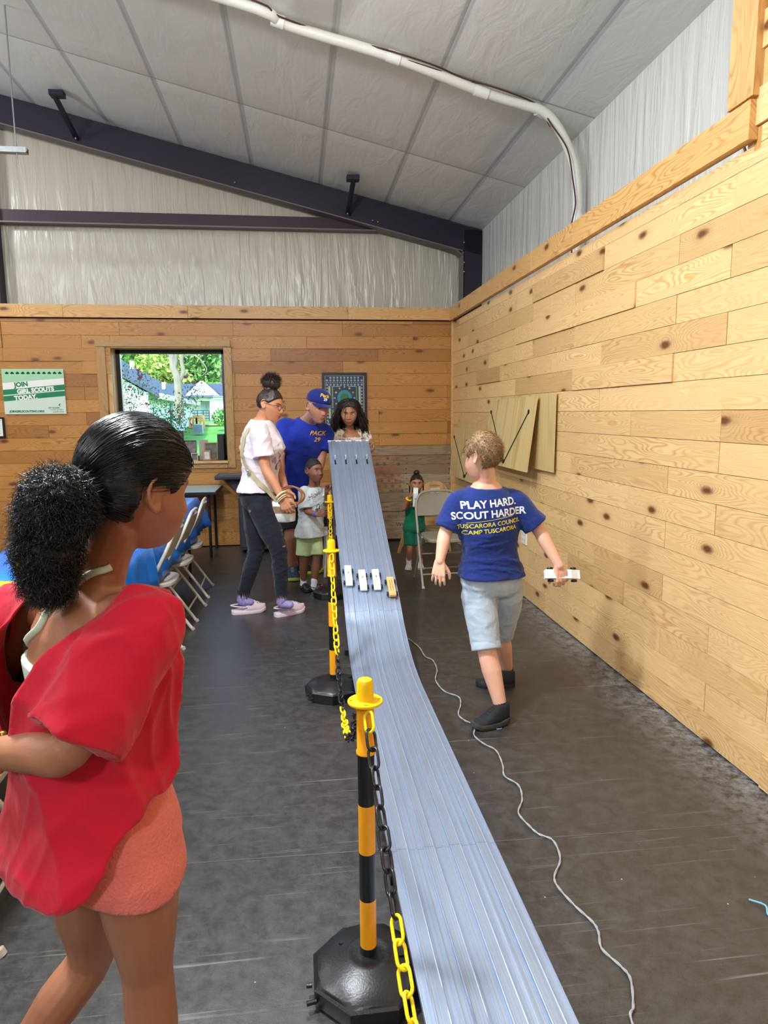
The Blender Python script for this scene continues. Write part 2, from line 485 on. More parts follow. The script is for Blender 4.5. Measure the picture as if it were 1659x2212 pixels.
CE0, CES, CEX = 3.57, 0.238, 2.17     # ceiling height at the eave, slope, eave x
def ceil_z(x): return CE0 + CES * (CEX - x)
def ceiling_material():
    T = NT('ceiling_film', 0.42)
    tc = T.n('TexCoord'); sep = T.n('SeparateXYZ'); T.l(tc.outputs['Object'], sep.inputs[0])
    x, y = sep.outputs[0], sep.outputs[1]
    def band(c, period, phase, w):
        f = T.math('FRACT', T.math('ADD', T.math('DIVIDE', T.math('SUBTRACT', c, phase), period), 0.5))
        return T.math('MULTIPLY', T.math('ABSOLUTE', T.math('SUBTRACT', f, 0.5)), period), w
    dx, wx = band(x, 0.735, 1.79, 0.03)
    dy, wy = band(y, 1.52, 5.0, 0.02)
    mx = T.ramp(dx, [(0.020, (1, 1, 1, 1)), (0.028, (0, 0, 0, 1))])
    my = T.ramp(dy, [(0.006, (1, 1, 1, 1)), (0.012, (0, 0, 0, 1))])
    n = T.n('TexNoise', Scale=2.5, Detail=3.0); T.l(tc.outputs['Object'], n.inputs['Vector'])
    base = T.mix(T.mix(1.0, mx, (0.7, 0.7, 0.7, 1), 'MULTIPLY'), '#e6e6e3', '#adb4b8')
    base = T.mix(T.mix(1.0, my, (0.75, 0.75, 0.75, 1), 'MULTIPLY'), base, '#9fa2a2')
    T.l(base, T.b.inputs['Base Color'])
    # pillowed between the purlins
    px_ = T.math('MULTIPLY', T.math('POWER', T.math('MINIMUM', T.math('MULTIPLY', dx, 5.0), 1.0), 0.5), 1.0)
    py_ = T.math('POWER', T.math('MINIMUM', T.math('MULTIPLY', dy, 5.0), 1.0), 0.5)
    cm = T.n('CombineXYZ'); T.l(T.math('MULTIPLY', x, 6.0), cm.inputs[0]); T.l(T.math('MULTIPLY', y, 2.0), cm.inputs[1])
    n3 = T.n('TexNoise', Scale=1.0, Detail=4.0, Distortion=1.0); T.l(cm.outputs[0], n3.inputs['Vector'])
    T.bump(T.math('ADD', T.math('ADD', px_, py_), T.math('MULTIPLY', n3.outputs['Fac'], 0.9)), 0.35, 0.03)
    return T.m
M_CEIL = ceiling_material()
M_STEEL_DARK = mat('dark_purple_steel', '#211a2c', 0.5, 0.0, 0.4, var=0.12, vscale=3)
M_STEEL_RED = mat('dark_maroon_steel', '#3a2230', 0.5, 0.0, 0.4)
M_STEEL_GREY = mat('beam_edge_grey', '#6f6464', 0.5, 0.2)
M_GALV = mat('galvanised', '#9aa0a2', 0.35, 0.8, var=0.1, vscale=30)
M_WHITE_PIPE = mat('white_pipe', '#dedbd0', 0.45)
M_TAPE = mat('white_tape', '#e6e4de', 0.5)
M_CABLE_BROWN = mat('brown_cable', '#4a2a2a', 0.5)
M_BLACK = mat('black_plastic', '#15161a', 0.42)
M_BLACKF = mat('black_frame', '#0e0e10', 0.35)
M_WHITE = mat('white_plastic', '#e8e6e0', 0.4)
M_PAPER = mat('white_paper', '#ece8de', 0.8)

# ------------------------------------------------------------------ room shell
WX, WY = 1.80, 7.90          # right wall face, back wall face
ROW0, ROWH = 0.008, 0.1356
fl = MB(); fl.b2((-11, -7, -0.12), (2.3, 8.3, 0.0)); o = fl.build('floor', M_FLOOR, smooth=0); o['kind'] = 'structure'

rnd = random.Random(7)
KN = {0: [-1, 2, 5], 1: [0, 3], 2: [-1, 1], 3: [0, 2], 4: [1, 3], 5: [0, 2], 6: [1, 3], 7: [0, 2], 8: [1, 4], 9: [0, 3], 10: [2], 11: [0, 3, 10], 12: [1, 4, 7, 9, 11], 13: [0, 3, 5, 8, 10], 14: [1, 4, 6, 9, 11], 15: [0, 2, 7, 10], 16: [1, 4, 6, 8, 11], 17: [0, 3, 6, 7, 10], 18: [1, 6]}
def planks(mb, attr, u0, u1, z0, z1, place, depth0, joints, seed, holes=(), off_amp=0.004, rowh=ROWH, row0=ROW0, zmin=None, zmax=None):
    """boards running along u; place(u, d, z) -> world point, d is how far the board stands proud"""
    r = random.Random(seed)
    k0 = int(math.floor((z0 - row0) / rowh)); k1 = int(math.ceil((z1 - row0) / rowh))
    for k in range(k0, k1):
        za = max(row0 + k * rowh, z0); zb = min(row0 + (k + 1) * rowh, z1)
        if zb - za < 0.004: continue
        js = sorted(j for j in joints(k, r) if u0 + 0.02 < j < u1 - 0.02)
        us = [u0] + js + [u1]
        for a, b in zip(us[:-1], us[1:]):
            pieces = [(a, b, za, zb)]
            for (ha, hb, hza, hzb) in holes:
                np_ = []
                for (pa, pb, pza, pzb) in pieces:
                    if pb <= ha or pa >= hb or pzb <= hza or pza >= hzb: np_.append((pa, pb, pza, pzb)); continue
                    if pa < ha: np_.append((pa, ha, pza, pzb))
                    if pb > hb: np_.append((hb, pb, pza, pzb))
                    m0, m1 = max(pa, ha), min(pb, hb)
                    if pza < hza: np_.append((m0, m1, pza, hza))
                    if pzb > hzb: np_.append((m0, m1, hzb, pzb))
                pieces = np_
            d = depth0 + r.uniform(0, off_amp) + (0.011 if r.random() < 0.07 else 0)
            ro = r.random(); uo = r.uniform(0, 40)
            for (pa, pb, pza, pzb) in pieces:
                g = 0.0012
                q = [(pa + g, pza + g), (pb - g, pza + g), (pb - g, pzb - g), (pa + g, pzb - g)]
                vs = [place(uu, 0, zz) for uu, zz in q] + [place(uu, d, zz) for uu, zz in q]
                mb.add(vs, [(4, 5, 6, 7), (0, 1, 5, 4), (1, 2, 6, 5), (2, 3, 7, 6), (3, 0, 4, 7)])
                attr.extend([(uu + uo, zz - za + ro * 3.1, ro * 9.0 + 0.01) for uu, zz in q + q])

# right wall: boards face -x
def place_r(u, d, z): return (WX + 0.018 - d, u, z)
def joints_r(k, r):
    s = set()
    kn = KN.get(k, [])
    for j in range(-26, 14):
        if j in kn: s.add(j)
    lo = min(kn) if kn else 20; hi = max(kn) if kn else -99
    j = -24 + r.randint(0, 3)
    while j < 14:
        if (j < lo - 1) or (j > hi + 1): s.add(j)
        j += r.choice([2, 2, 3, 3, 4])
    return [2.74 + 0.403 * j for j in s]
mb = MB(); att = []
planks(mb, att, -7.0, WY, ROW0, 2.52, place_r, 0.016, joints_r, 3)
planks(mb, att, -7.0, 2.68, 2.52, 3.6, place_r, 0.016, joints_r, 5)
mb.attr = att
wr_ = mb.build('wall_right', M_PINE, smooth=0); wr_['kind'] = 'structure'
bk = MB(); bk.b2((WX + 0.018, -7, 0), (WX + 0.03, 2.68, 3.6)); bk.b2((WX + 0.018, 2.68, 0), (WX + 0.03, WY + 0.03, 2.52)); bk.build('wall_backing', M_GAP, wr_, smooth=0)
# ledge on top of the boarded wall
bk = MB(); bk.b2((WX + 0.03, 2.68, 2.49), (2.17, WY + 0.0, 2.51)); bk.build('ledge', M_GAP, wr_, smooth=0)

# back wall
WIN = (-1.99, -0.79, 0.985, 2.225)      # opening
def place_b(u, d, z): return (u, WY + 0.018 - d, z)
def joints_b(k, r):
    s = []; u = -10.9 + r.uniform(0, 0.8)
    while u < 2:
        s.append(-2.69 + 0.403 * round((u + 2.69) / 0.403)); u += r.choice([0.8, 1.2, 1.2, 1.6, 2.0, 0.8])
    return sorted(set(s))
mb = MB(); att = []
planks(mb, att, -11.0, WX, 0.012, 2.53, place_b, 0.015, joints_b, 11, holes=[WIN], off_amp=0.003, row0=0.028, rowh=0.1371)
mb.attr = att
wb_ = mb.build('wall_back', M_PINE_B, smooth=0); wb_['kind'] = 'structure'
bk = MB()
bk.b2((-11, WY + 0.018, 0), (WIN[0], WY + 0.03, 2.55)); bk.b2((WIN[1], WY + 0.018, 0), (WX + 0.02, WY + 0.03, 2.55))
bk.b2((WIN[0], WY + 0.018, 0), (WIN[1], WY + 0.03, WIN[2])); bk.b2((WIN[0], WY + 0.018, WIN[3]), (WIN[1], WY + 0.03, 2.55))
bk.b2((-11, WY + 0.03, 2.6), (1.9, 8.2, 2.62))
bk.build('wall_backing', M_GAP, wb_, smooth=0)

def board(name, a, b, w, t, nrm, m, kind=None, parent=None, split=None, bev=0.0015, seed=1):
    """a flat board from a to b (along its length), w = width in direction nrm x len, t = thickness along nrm (outwards)"""
    a = Vector(a); b = Vector(b); n = Vector(nrm); L = (b - a).length; d = (b - a).normalized(); wv = n.cross(d)
    mb = MB(); att = []
    r = random.Random(seed)
    cuts = [0] + (split or []) + [L]
    for p, q in zip(cuts[:-1], cuts[1:]):
        g = 0.001
        o0 = len(mb.v)
        vs = [a + d * uu + wv * ww + n * tt for uu in (p + g, q - g) for ww in (-w / 2, w / 2) for tt in (0, t)]
        mb.add(vs, [(0, 1, 3, 2), (4, 6, 7, 5), (0, 4, 5, 1), (2, 3, 7, 6), (0, 2, 6, 4), (1, 5, 7, 3)])
        ro = r.random(); uo = r.uniform(0, 30)
        att.extend([(uu + uo, ww + ro * 2 + tt, ro * 7 + .3) for uu in (p, q) for ww in (0, w) for tt in (0, t)])
    mb.attr = att
    o = mb.build(name, m, parent, smooth=0, bevel=bev)
    if kind: o['kind'] = kind
    return o
# top trim, right wall (stands proud), and the raised near part
TZ0, TZ1 = 2.536, 2.682
tw = (TZ0 + TZ1) / 2
board('trim_1', (WX, 2.62, tw), (WX, WY, tw), TZ1 - TZ0, 0.04, (-1, 0, 0), M_PINE_TRIM, 'structure', split=[1.72, 2.5, 3.9, 4.75], seed=4)
board('trim_2', (WX, 2.69, 2.69), (WX, 2.69, 4.2), 0.16, 0.04, (-1, 0, 0), M_PINE_TRIM, 'structure', seed=9)
bk = MB(); bk.b2((WX + 0.0, 2.60, 2.5), (2.17, 2.64, 3.62)); bk.build('trim_3', M_PINE_TRIM, smooth=0)['kind'] = 'structure'
board('trim_4', (-11, WY, 2.61), (WX, WY, 2.61), 0.135, 0.022, (0, -1, 0), M_PINE_TRIM, 'structure', split=[8.55, 9.85, 11.6], seed=6)
board('trim_5', (WX - 0.008, WY - 0.012, 0.0), (WX - 0.008, WY - 0.012, 2.54), 0.022, 0.022, (0, -1, 0), M_PINE_TRIM, 'structure', seed=8)

# upper walls
mb = MB(); mb.b2((-11, 8.2, 2.55), (2.2, 8.26, 6.6)); mb.build('wall_back_upper', M_FILM_BACK, smooth=0)['kind'] = 'structure'
mb = MB(); mb.b2((2.17, -7, 2.4), (2.23, 8.26, 3.62)); mb.build('wall_right_upper', M_FILM_SIDE, smooth=0)['kind'] = 'structure'
mb = MB(); mb.b2((-11.1, -7, 0), (-11, 8.26, 6.8)); mb.build('wall_left', M_FILM_SIDE, smooth=0)['kind'] = 'structure'
mb = MB(); mb.b2((-11, -7.1, 0), (2.23, -7, 6.8)); mb.build('wall_front', M_FILM_BACK, smooth=0)['kind'] = 'structure'
mb = MB()
RX = -4.9
pts = [(2.25, ceil_z(2.25)), (RX, ceil_z(RX)), (-11.1, ceil_z(RX) - CES * (11.1 + RX))]
for (xa, za), (xb, zb) in zip(pts[:-1], pts[1:]):
    vs = [(xa, -7.1, za), (xa, 8.3, za), (xb, 8.3, zb), (xb, -7.1, zb)]
    vs += [(x_, y_, z_ + 0.08) for x_, y_, z_ in vs]
    mb.add(vs, [(0, 1, 2, 3), (7, 6, 5, 4), (0, 4, 5, 1), (1, 5, 6, 2), (2, 6, 7, 3), (3, 7, 4, 0)])
mb.build('ceiling', M_CEIL, smooth=0)['kind'] = 'structure'

# ------------------------------------------------------------------ steel frame
fr = thing('steel_rafter', 'dark purple steel rafter beam sloping down to the corner column under the white ceiling', 'beam', (2.06, 8.05, 2.68))
mb = MB()
def sl(x, dz): return (x, 8.05, ceil_z(x) - 0.015 - dz)
x0, x1 = 2.16, RX
web = [sl(x0, 0.0), sl(x1, 0.0), sl(x1, 0.27), sl(x0, 0.27)]
vs = [(p[0], 8.00, p[2]) for p in web] + [(p[0], 8.10, p[2]) for p in web]
mb.add(vs, [(3, 2, 1, 0), (4, 5, 6, 7), (0, 1, 5, 4), (2, 3, 7, 6), (1, 2, 6, 5), (3, 0, 4, 7)])
mb.build('web', M_STEEL_DARK, fr, smooth=0, world=True)
mb = MB()
mb.bar((1.93, 8.05, ceil_z(1.93) - 0.30), (x1, 8.05, ceil_z(x1) - 0.30), 0.17, 0.012)
mb.build('lower_flange', M_STEEL_GREY, fr, smooth=0, world=True)
mb = MB()
mb.b2((1.955, 8.0, 2.4), (2.165, 8.12, ceil_z(2.16) - 0.01))
mb.build('column', M_STEEL_DARK, fr, smooth=0, world=True)
mb = MB()
mb.b2((1.925, 7.97, 2.4), (1.94, 8.14, 3.32))
mb.bar((1.932, 8.05, 3.28), (1.86, 8.05, 3.335), 0.16, 0.012)
mb.bar((1.86, 8.05, 3.335), (1.72, 8.05, 3.375), 0.16, 0.012)
mb.build('column_flange', M_STEEL_GREY, fr, smooth=0, world=True)
mb = MB()
for p_ in [(1.95, 7.985, z) for z in (3.42, 3.2, 3.1)] + [(x, 7.98, ceil_z(x) - 0.24) for x in (-0.6, 0.9, 0.96)]:
    mb = MB(); mb.sphere(p_, 0.012, 8, 6); mb.build('bolt', M_GALV, fr, world=True)

gt = thing('steel_girt', 'dark maroon horizontal steel girt across the white end wall, below the rafter', 'beam', (-5, 8.1, 3.6))
mb = MB(); mb.b2((-11, 8.12, 3.55), (0.95, 8.195, 3.69)); mb.build('girt_web', M_STEEL_RED, gt, smooth=0, world=True)
mb = MB(); mb.b2((-11, 8.07, 3.545), (0.95, 8.195, 3.56)); mb.build('girt_flange', M_STEEL_GREY, gt, smooth=0, world=True)
mb = MB(); mb.b2((-3.28, 8.04, 2.6), (-3.12, 8.195, 4.75)); tag(mb.build('steel_post', M_STEEL_DARK, smooth=0), 'dark steel end wall post at the left edge, behind the girt', 'post')

def brace(px, side, label):
    y0 = 7.95
    t = thing('flange_brace', label, 'brace', (px, 7.3, ceil_z(px)), group='flange braces')
    zc = ceil_z(px)
    mb = MB()
    b0 = Vector((px, 8.0, zc - 0.24)); b1 = Vector((px + side * 0.02, 7.42, zc - 0.06))
    mb.bar(b0, b1, 0.045, 0.006, (0, 0, 1)); mb.bar(b0 + Vector((.022, 0, 0)), b1 + Vector((.022, 0, 0)), 0.006, 0.045, (0, 0, 1))
    mb.build('arm', M_STEEL_DARK, t, smooth=0, world=True)
    mb = MB(); mb.b2((px - 0.05, 7.36, zc - 0.075), (px + 0.08, 7.46, zc - 0.03)); mb.build('bracket', M_STEEL_DARK, t, smooth=0, world=True)
    mb = MB(); mb.sphere(b0 + Vector((0, -.02, 0)), 0.014, 8, 6); mb.build('bolt', M_GALV, t, world=True)
brace(0.62, 1, 'dark angle brace from the rafter to the ceiling, the one near the corner column')
brace(-2.22, -1, 'dark angle brace from the rafter to the ceiling, the one at the upper left')

# ------------------------------------------------------------------ pipe and wiring on the ceiling
def ceil_pt(px, py, drop=0.0):
    d = AX_R * ((px - W_IMG / 2) / FPX) + AX_D * ((py - H_IMG / 2) / FPX) + AX_F
    o = Vector((0, 0, CAM_H)); k = (CE0 + CES * CEX - drop - o.z) / (d.z + CES * d.x)
    return o + d * k
pp = thing('insulation_tube', 'white tube strapped along the ceiling seam and curving down the side wall', 'tube', (1.9, 5.0, 3.5))
path = [Vector((-3.0, 5.05, ceil_z(-3.0) - .06))] + [ceil_pt(px, py, .06) for px, py in ((480, -5), (620, 54), (850, 124), (1040, 198), (1130, 226))]
path += [Vector((1.80, 4.99, 3.585)), Vector((1.93, 5.01, 3.46)), Vector((2.03, 5.02, 3.26)), Vector((2.07, 5.03, 3.02)), Vector((2.07, 5.03, 2.52))]
mb = MB(); mb.tube(catmull(path, 5), 0.034, 12); mb.build('tube', M_WHITE_PIPE, pp, world=True)
tape = [(ceil_pt(px - 14, py - 5, .06), ceil_pt(px + 14, py + 5, .06)) for px, py in ((600, 46), (850, 124), (1040, 198))]
tape += [(Vector((2.07, 5.03, 2.84)), Vector((2.07, 5.03, 2.92))), (Vector((2.07, 5.03, 2.54)), Vector((2.07, 5.03, 2.58))), (ceil_pt(1160, 236, .06), ceil_pt(1174, 244, .06))]
for a_, b_ in tape:
    mb = MB(); mb.tube([a_, b_], 0.040, 12); mb.build('tape_band', M_TAPE, pp, world=True)
cp = [Vector((-3.0, 4.98, ceil_z(-3.0) - .05))] + [ceil_pt(px, py, .045 + .012 * math.sin(i * 2.3)) for i, (px, py) in enumerate(((470, -25), (600, 34), (720, 76), (850, 112), (940, 142), (1000, 168), (1090, 196), (1160, 226)))]
cp += [Vector((1.84, 4.97, 3.50)), Vector((1.95, 4.95, 3.34)), Vector((2.0, 4.96, 3.15)), Vector((2.035, 4.98, 2.98)), Vector((2.0, 4.96, 2.8)), Vector((2.03, 4.98, 2.52))]
mb = MB(); mb.tube(catmull(cp, 5), 0.006, 6)
tag(mb.build('brown_cable', M_CABLE_BROWN), 'thicker brown cable running above the taped white tube and down the side wall', 'cable')
mb = MB(); mb.tube(catmull([p + Vector((0, 0.03, 0.004 + 0.012 * math.sin(i * 1.1))) for i, p in enumerate(cp[:10])], 5), 0.004, 6)
tag(mb.build('brown_cable', M_CABLE_BROWN), 'thinner second brown cable looping beside the first one on the ceiling', 'cable')
p2 = thing('insulation_tube', 'white tube curving down the side wall at the top right, beside the wooden post', 'tube', (2.05, 2.86, 3.5))
path = [Vector((1.3, 2.90, ceil_z(1.3) - .06)), Vector((1.75, 2.9, 3.6)), Vector((1.95, 2.9, 3.45)), Vector((2.05, 2.9, 3.2)), Vector((2.08, 2.9, 2.9)), Vector((2.08, 2.9, 2.52))]
mb = MB(); mb.tube(catmull(path, 6), 0.036, 12); mb.build('tube', M_WHITE_PIPE, p2, world=True)
mb = MB(); mb.b2((2.02, 2.86, 2.92), (2.13, 2.945, 2.99)); mb.build('tape_band', M_TAPE, p2, smooth=0, world=True)
mb = MB(); mb.tube(catmull([Vector((1.2, 2.97, 3.72)), Vector((1.72, 2.98, 3.5)), Vector((1.93, 3.0, 3.25)), Vector((2.0, 3.0, 3.0)), Vector((1.97, 3.0, 2.75)), Vector((2.04, 2.98, 2.52))], 6), 0.006, 6)
tag(mb.build('brown_cable', M_CABLE_BROWN), 'thin brown cable hanging beside the wooden post at the top right', 'cable')

# hanging strut, upper left
hs = thing('hanging_strut', 'grey metal strut hanging from a thin threaded rod, upper left', 'strut', (-2.1, 6.0, 3.5))
mb = MB(); mb.cyl((-2.12, 6.0, ceil_z(-2.12) - 0.0), (-2.12, 6.0, 3.46), 0.006, n=8); mb.build('rod', M_GALV, hs, world=True)
mb = MB(); mb.b2((-4.6, 5.97, 3.535), (-2.04, 6.03, 3.545)); mb.b2((-4.6, 5.97, 3.545), (-2.04, 5.975, 3.575)); mb.b2((-4.6, 6.025, 3.545), (-2.04, 6.03, 3.575)); mb.build('channel', M_GALV, hs, smooth=0, world=True)
mb = MB(); mb.cyl((-2.06, 6.0, 3.546), (-2.06, 6.0, 3.57), 0.028, n=6); mb.build('plate', M_GALV, hs, smooth=0, world=True)

# lamp housings above the frame, the middle four for added fill lamps
LAMPL = ['high bay lamp hanging above the red-shirted girl and the barrier posts', 'added fill lamp hanging above the yellow-covered table, further left', 'added fill lamp hanging behind the viewer, over the end of the track', 'added fill lamp hanging at the back left, behind the viewer', 'added fill lamp hanging at the far left, near the end wall', 'high bay lamp close under the ceiling above the flat part of the track']
M_LAMP = mat('lamp_housing', '#d8dadc', 0.4, 0.3)
for i, (bx, by, bz, bp) in enumerate(BAYS_AND_FILLS):
    t = thing('bay_and_fill_lamp', LAMPL[i], 'lamp', (bx, by, bz), group='high bay lamps')
    mb = MB(); mb.lathe([(0.235, 0.0), (0.235, 0.03), (0.12, 0.10), (0.10, 0.18), (0.02, 0.2)], (0, 0, 0.012), 24); mb.build('housing', M_LAMP, t)
    mb = MB(); mb.cyl((0, 0, 0.2), (0, 0, ceil_z(bx) - bz if bx > RX else 1), 0.005, n=6); mb.build('cord', M_BLACK, t)
# ------------------------------------------------------------------ window
w = thing('window_1', 'square fixed window with a black frame and weathered wood casing', 'window', ((WIN[0] + WIN[1]) / 2, WY, WIN[2])); w['kind'] = 'structure'
def cb(a, b, wd, nm='casing', m=None): 
    o = board(nm, a, b, wd, 0.022, (0, -1, 0), m or M_CEDAR, None, None, seed=len(nm) + int(wd * 1000))
    o.parent = w; o.matrix_parent_inverse = Matrix.Translation(-w.location); return o
cb((-2.145, WY - 0.0, 2.275), (-0.71, WY - 0.0, 2.275), 0.075)
cb((-2.09, WY, 0.9), (-2.09, WY, 2.235), 0.095)
cb((-0.745, WY, 0.9), (-0.745, WY, 2.235), 0.085)
cb((-2.04, WY, 0.943), (-0.79, WY, 0.943), 0.085)
mb = MB(); mb.attr = []
def jb(lo, hi):
    lo = Vector(lo); hi = Vector(hi); mb.b2(lo, hi)
    for x_ in (lo.x, hi.x):
        for y_ in (lo.y, hi.y):
            for z_ in (lo.z, hi.z): mb.attr.append((z_ + x_, y_ - 7.9, 0.7))
jb((WIN[0] - 0.045, WY - 0.002, WIN[2]), (WIN[0] - 0.0, 8.28, WIN[3])); jb((WIN[1], WY - 0.002, WIN[2]), (WIN[1] + 0.03, 8.28, WIN[3]))
jb((WIN[0], WY - 0.002, WIN[3]), (WIN[1], 8.28, WIN[3] + 0.03)); jb((WIN[0], WY + .03, WIN[2] - 0.03), (WIN[1], 8.28, WIN[2]))
mb.build('jamb', M_LIGHTWOOD, w, smooth=0, world=True)
mb = MB()
fy0, fy1 = 8.10, 8.16
mb.b2((WIN[0], fy0, WIN[2]), (WIN[0] + 0.045, fy1, WIN[3])); mb.b2((WIN[1] - 0.045, fy0, WIN[2]), (WIN[1], fy1, WIN[3]))
mb.b2((WIN[0], fy0, WIN[3] - 0.045), (WIN[1], fy1, WIN[3])); mb.b2((WIN[0], fy0, WIN[2]), (WIN[1], fy1, WIN[2] + 0.045))
mb.build('window_frame', M_BLACKF, w, smooth=0, world=True)
G = bpy.data.materials.new('window_glass'); G.use_nodes = True
gt_ = G.node_tree; gt_.nodes.clear()
go_ = gt_.nodes.new('ShaderNodeOutputMaterial'); gm = gt_.nodes.new('ShaderNodeMixShader'); tr = gt_.nodes.new('ShaderNodeBsdfTransparent'); gl = gt_.nodes.new('ShaderNodeBsdfGlossy')
tr.inputs[0].default_value = (0.90, 0.97, 0.95, 1); gl.inputs['Roughness'].default_value = 0.02
fz = gt_.nodes.new('ShaderNodeFresnel'); fz.inputs[0].default_value = 1.3
gt_.links.new(fz.outputs[0], gm.inputs[0]); gt_.links.new(tr.outputs[0], gm.inputs[1]); gt_.links.new(gl.outputs[0], gm.inputs[2]); gt_.links.new(gm.outputs[0], go_.inputs[0])
mb = MB(); mb.b2((WIN[0] + .04, 8.128, WIN[2] + .04), (WIN[1] - .04, 8.134, WIN[3] - .04)); mb.build('pane', G, w, smooth=0, world=True)
mb = MB(); mb.attr = []; jb((WIN[0] - 0.02, WY - 0.055, WIN[2] - 0.028), (WIN[1] + 0.01, WY + .16, WIN[2])); mb.build('window_sill', M_LIGHTWOOD, w, smooth=0, world=True, bevel=0.003)
SZ = WIN[2]
# outer skin of the end wall, with the window opening
mb = MB()
for a, b in (((-11, 8.26, -0.3), (WIN[0] - .045, 8.32, 6.6)), ((WIN[1] + .03, 8.26, -0.3), (2.3, 8.32, 6.6)), ((WIN[0] - .045, 8.26, -0.3), (WIN[1] + .03, 8.32, WIN[2] - .03)), ((WIN[0] - .045, 8.26, WIN[3] + .03), (WIN[1] + .03, 8.32, 6.6)), ((WIN[0] - .045, WY + .03, WIN[2] - .06), (WIN[1] + .03, 8.26, WIN[2] - .032)), ((-11, WY + .03, -.1), (WIN[0] - .05, 8.26, -.05))):
    mb.b2(a, b)
mb.build('wall_back_outer', mat('outer_cladding', '#6b6f70', 0.7), smooth=0)['kind'] = 'structure'

# things on the sill
def frame_thing(name, label, c, wd, ht, lean, yaw, mf, border, mp, dpt=0.02, cat='picture frame', group=None, bars=0):
    t = thing(name, label, cat, c, yaw, group)
    R = Matrix.Rotation(-lean, 3, 'X')
    def tr_(mb): mb.v = [tuple(R @ Vector(p)) for p in mb.v]
    mb = MB()
    mb.b2((-wd / 2, -dpt / 2, 0), (-wd / 2 + border, dpt / 2, ht)); mb.b2((wd / 2 - border, -dpt / 2, 0), (wd / 2, dpt / 2, ht))
    mb.b2((-wd / 2 + border, -dpt / 2, 0), (wd / 2 - border, dpt / 2, border)); mb.b2((-wd / 2 + border, -dpt / 2, ht - border), (wd / 2 - border, dpt / 2, ht))
    for k in range(bars):
        x = wd / 2 - border - (k + 1) * 0.055; mb.b2((x - 0.004, -dpt / 2 + .002, border), (x + 0.004, 0, ht - border))
        z = ht * (0.4 + 0.3 * k); mb.b2((-wd / 2 + border, -dpt / 2 + .002, z - 0.004), (wd / 2 - border, 0, z + 0.004))
    tr_(mb); mb.build('frame', mf, t, smooth=0, bevel=0.001)
    mb = MB(); mb.b2((-wd / 2 + border, 0.0, border), (wd / 2 - border, dpt / 2 - .002, ht - border)); tr_(mb); mb.build('picture', mp, t, smooth=0)
    return t
M_PHOTO = mat('old_photograph', '#6f675e', 0.5, var=0.55, vscale=22)
M_PHOTOL = mat('pale_photograph', '#cfd0cf', 0.5, var=0.18, vscale=25)
M_GOLD = mat('gold_frame', '#9c8455', 0.4, 0.5)
M_WOODF = mat('brown_wood_frame', '#b08052', 0.5)
p = at(372, 984, 7.99)
frame_thing('picture_frame', 'large black collage frame with thin bars, standing on the window sill', (at(350, 984, 8.0).x, 8.0, SZ), 0.50, 0.335, 0.06, 0.0, M_BLACKF, 0.028, M_PHOTO, bars=2)
frame_thing('picture_frame', 'dark unframed photo print on the sill, right of the big black collage frame', (at(411, 984, 8.03).x, 8.03, SZ), 0.15, 0.225, 0.08, 0.1, mat('dark_print_edge', '#3c3836', 0.6), 0.006, M_PHOTO)
mb = MB(); mb.box((0, 0, 0.115), (0.10, 0.006, 0.23), Matrix.Rotation(-0.1, 3, 'X')); o = mb.build('grey_card', mat('grey_card', '#a39a90', 0.7), smooth=0); o.location = (at(441, 990, 8.02).x, 8.02, SZ); tag(o, 'plain grey card standing behind the gold frame on the window sill', 'card')
frame_thing('picture_frame', 'gold frame with a dark picture leaning on the sill beside the black box', (at(457, 990, 7.985).x, 7.985, SZ), 0.145, 0.20, 0.12, 0.25, M_GOLD, 0.012, M_PHOTO)
frame_thing('picture_frame', 'small light brown wood frame leaning in front of the gold frame', (at(447, 990, 7.935).x, 7.935, SZ), 0.085, 0.115, 0.3, 0.2, M_WOODF, 0.014, M_PHOTOL)
frame_thing('picture_frame', 'small square glass picture block at the left end of the visible sill', (at(421, 990, 7.94).x, 7.94, SZ), 0.075, 0.085, 0.05, 0.0, M_PHOTOL, 0.006, M_PHOTO, 0.03)
mb = MB(); mb.b2((-0.035, -0.1, 0), (0.035, 0.08, 0.295)); o = mb.build('black_box', M_BLACK, smooth=0, bevel=0.003); o.location = (at(482, 990, 8.0).x - .01, 7.99, SZ); tag(o, 'tall narrow black box standing at the right end of the window sill', 'box')

# ------------------------------------------------------------------ outside
def grass_mat():
    m = mat('lawn', '#5f9c3c', 0.9, var=0.3, vscale=0.6, bump=0.3, bscale=6); return m
mb = MB()
gx = [-80, -30, -10, 10, 60]; gy = [8.5, 25, 36, 42, 47, 60, 90, 130]; gz = {8.5: -0.3, 25: -0.2, 36: 0.05, 42: 0.28, 47: 0.70, 60: 0.92, 90: 1.3, 130: 2.0}
vs = [(x, y, gz[y]) for y in gy for x in gx]
fs = [(j * 5 + i, j * 5 + i + 1, (j + 1) * 5 + i + 1, (j + 1) * 5 + i) for j in range(len(gy) - 1) for i in range(4)]
mb.add(vs, fs); o = mb.build('lawn', grass_mat(), smooth=0); tag(o, 'bright green lawn outside the window', 'lawn', kind='structure')
M_SIDING = NT('white_siding', 0.7)
_tc = M_SIDING.n('TexCoord'); _sp = M_SIDING.n('SeparateXYZ'); M_SIDING.l(_tc.outputs['Object'], _sp.inputs[0])
_fr = M_SIDING.math('FRACT', M_SIDING.math('MULTIPLY', _sp.outputs[2], 4.5))
M_SIDING.l(M_SIDING.mix(M_SIDING.ramp(_fr, [(0.0, (0, 0, 0, 1)), (0.12, (1, 1, 1, 1))]), '#8fa0a4', '#dfe8e8'), M_SIDING.b.inputs['Base Color'])
M_SID = M_SIDING.m
M_ROOF = mat('slate_roof', '#4c5568', 0.85, var=0.15, vscale=2)
M_TRIMW = mat('white_trim_paint', '#f0f4f4', 0.6)
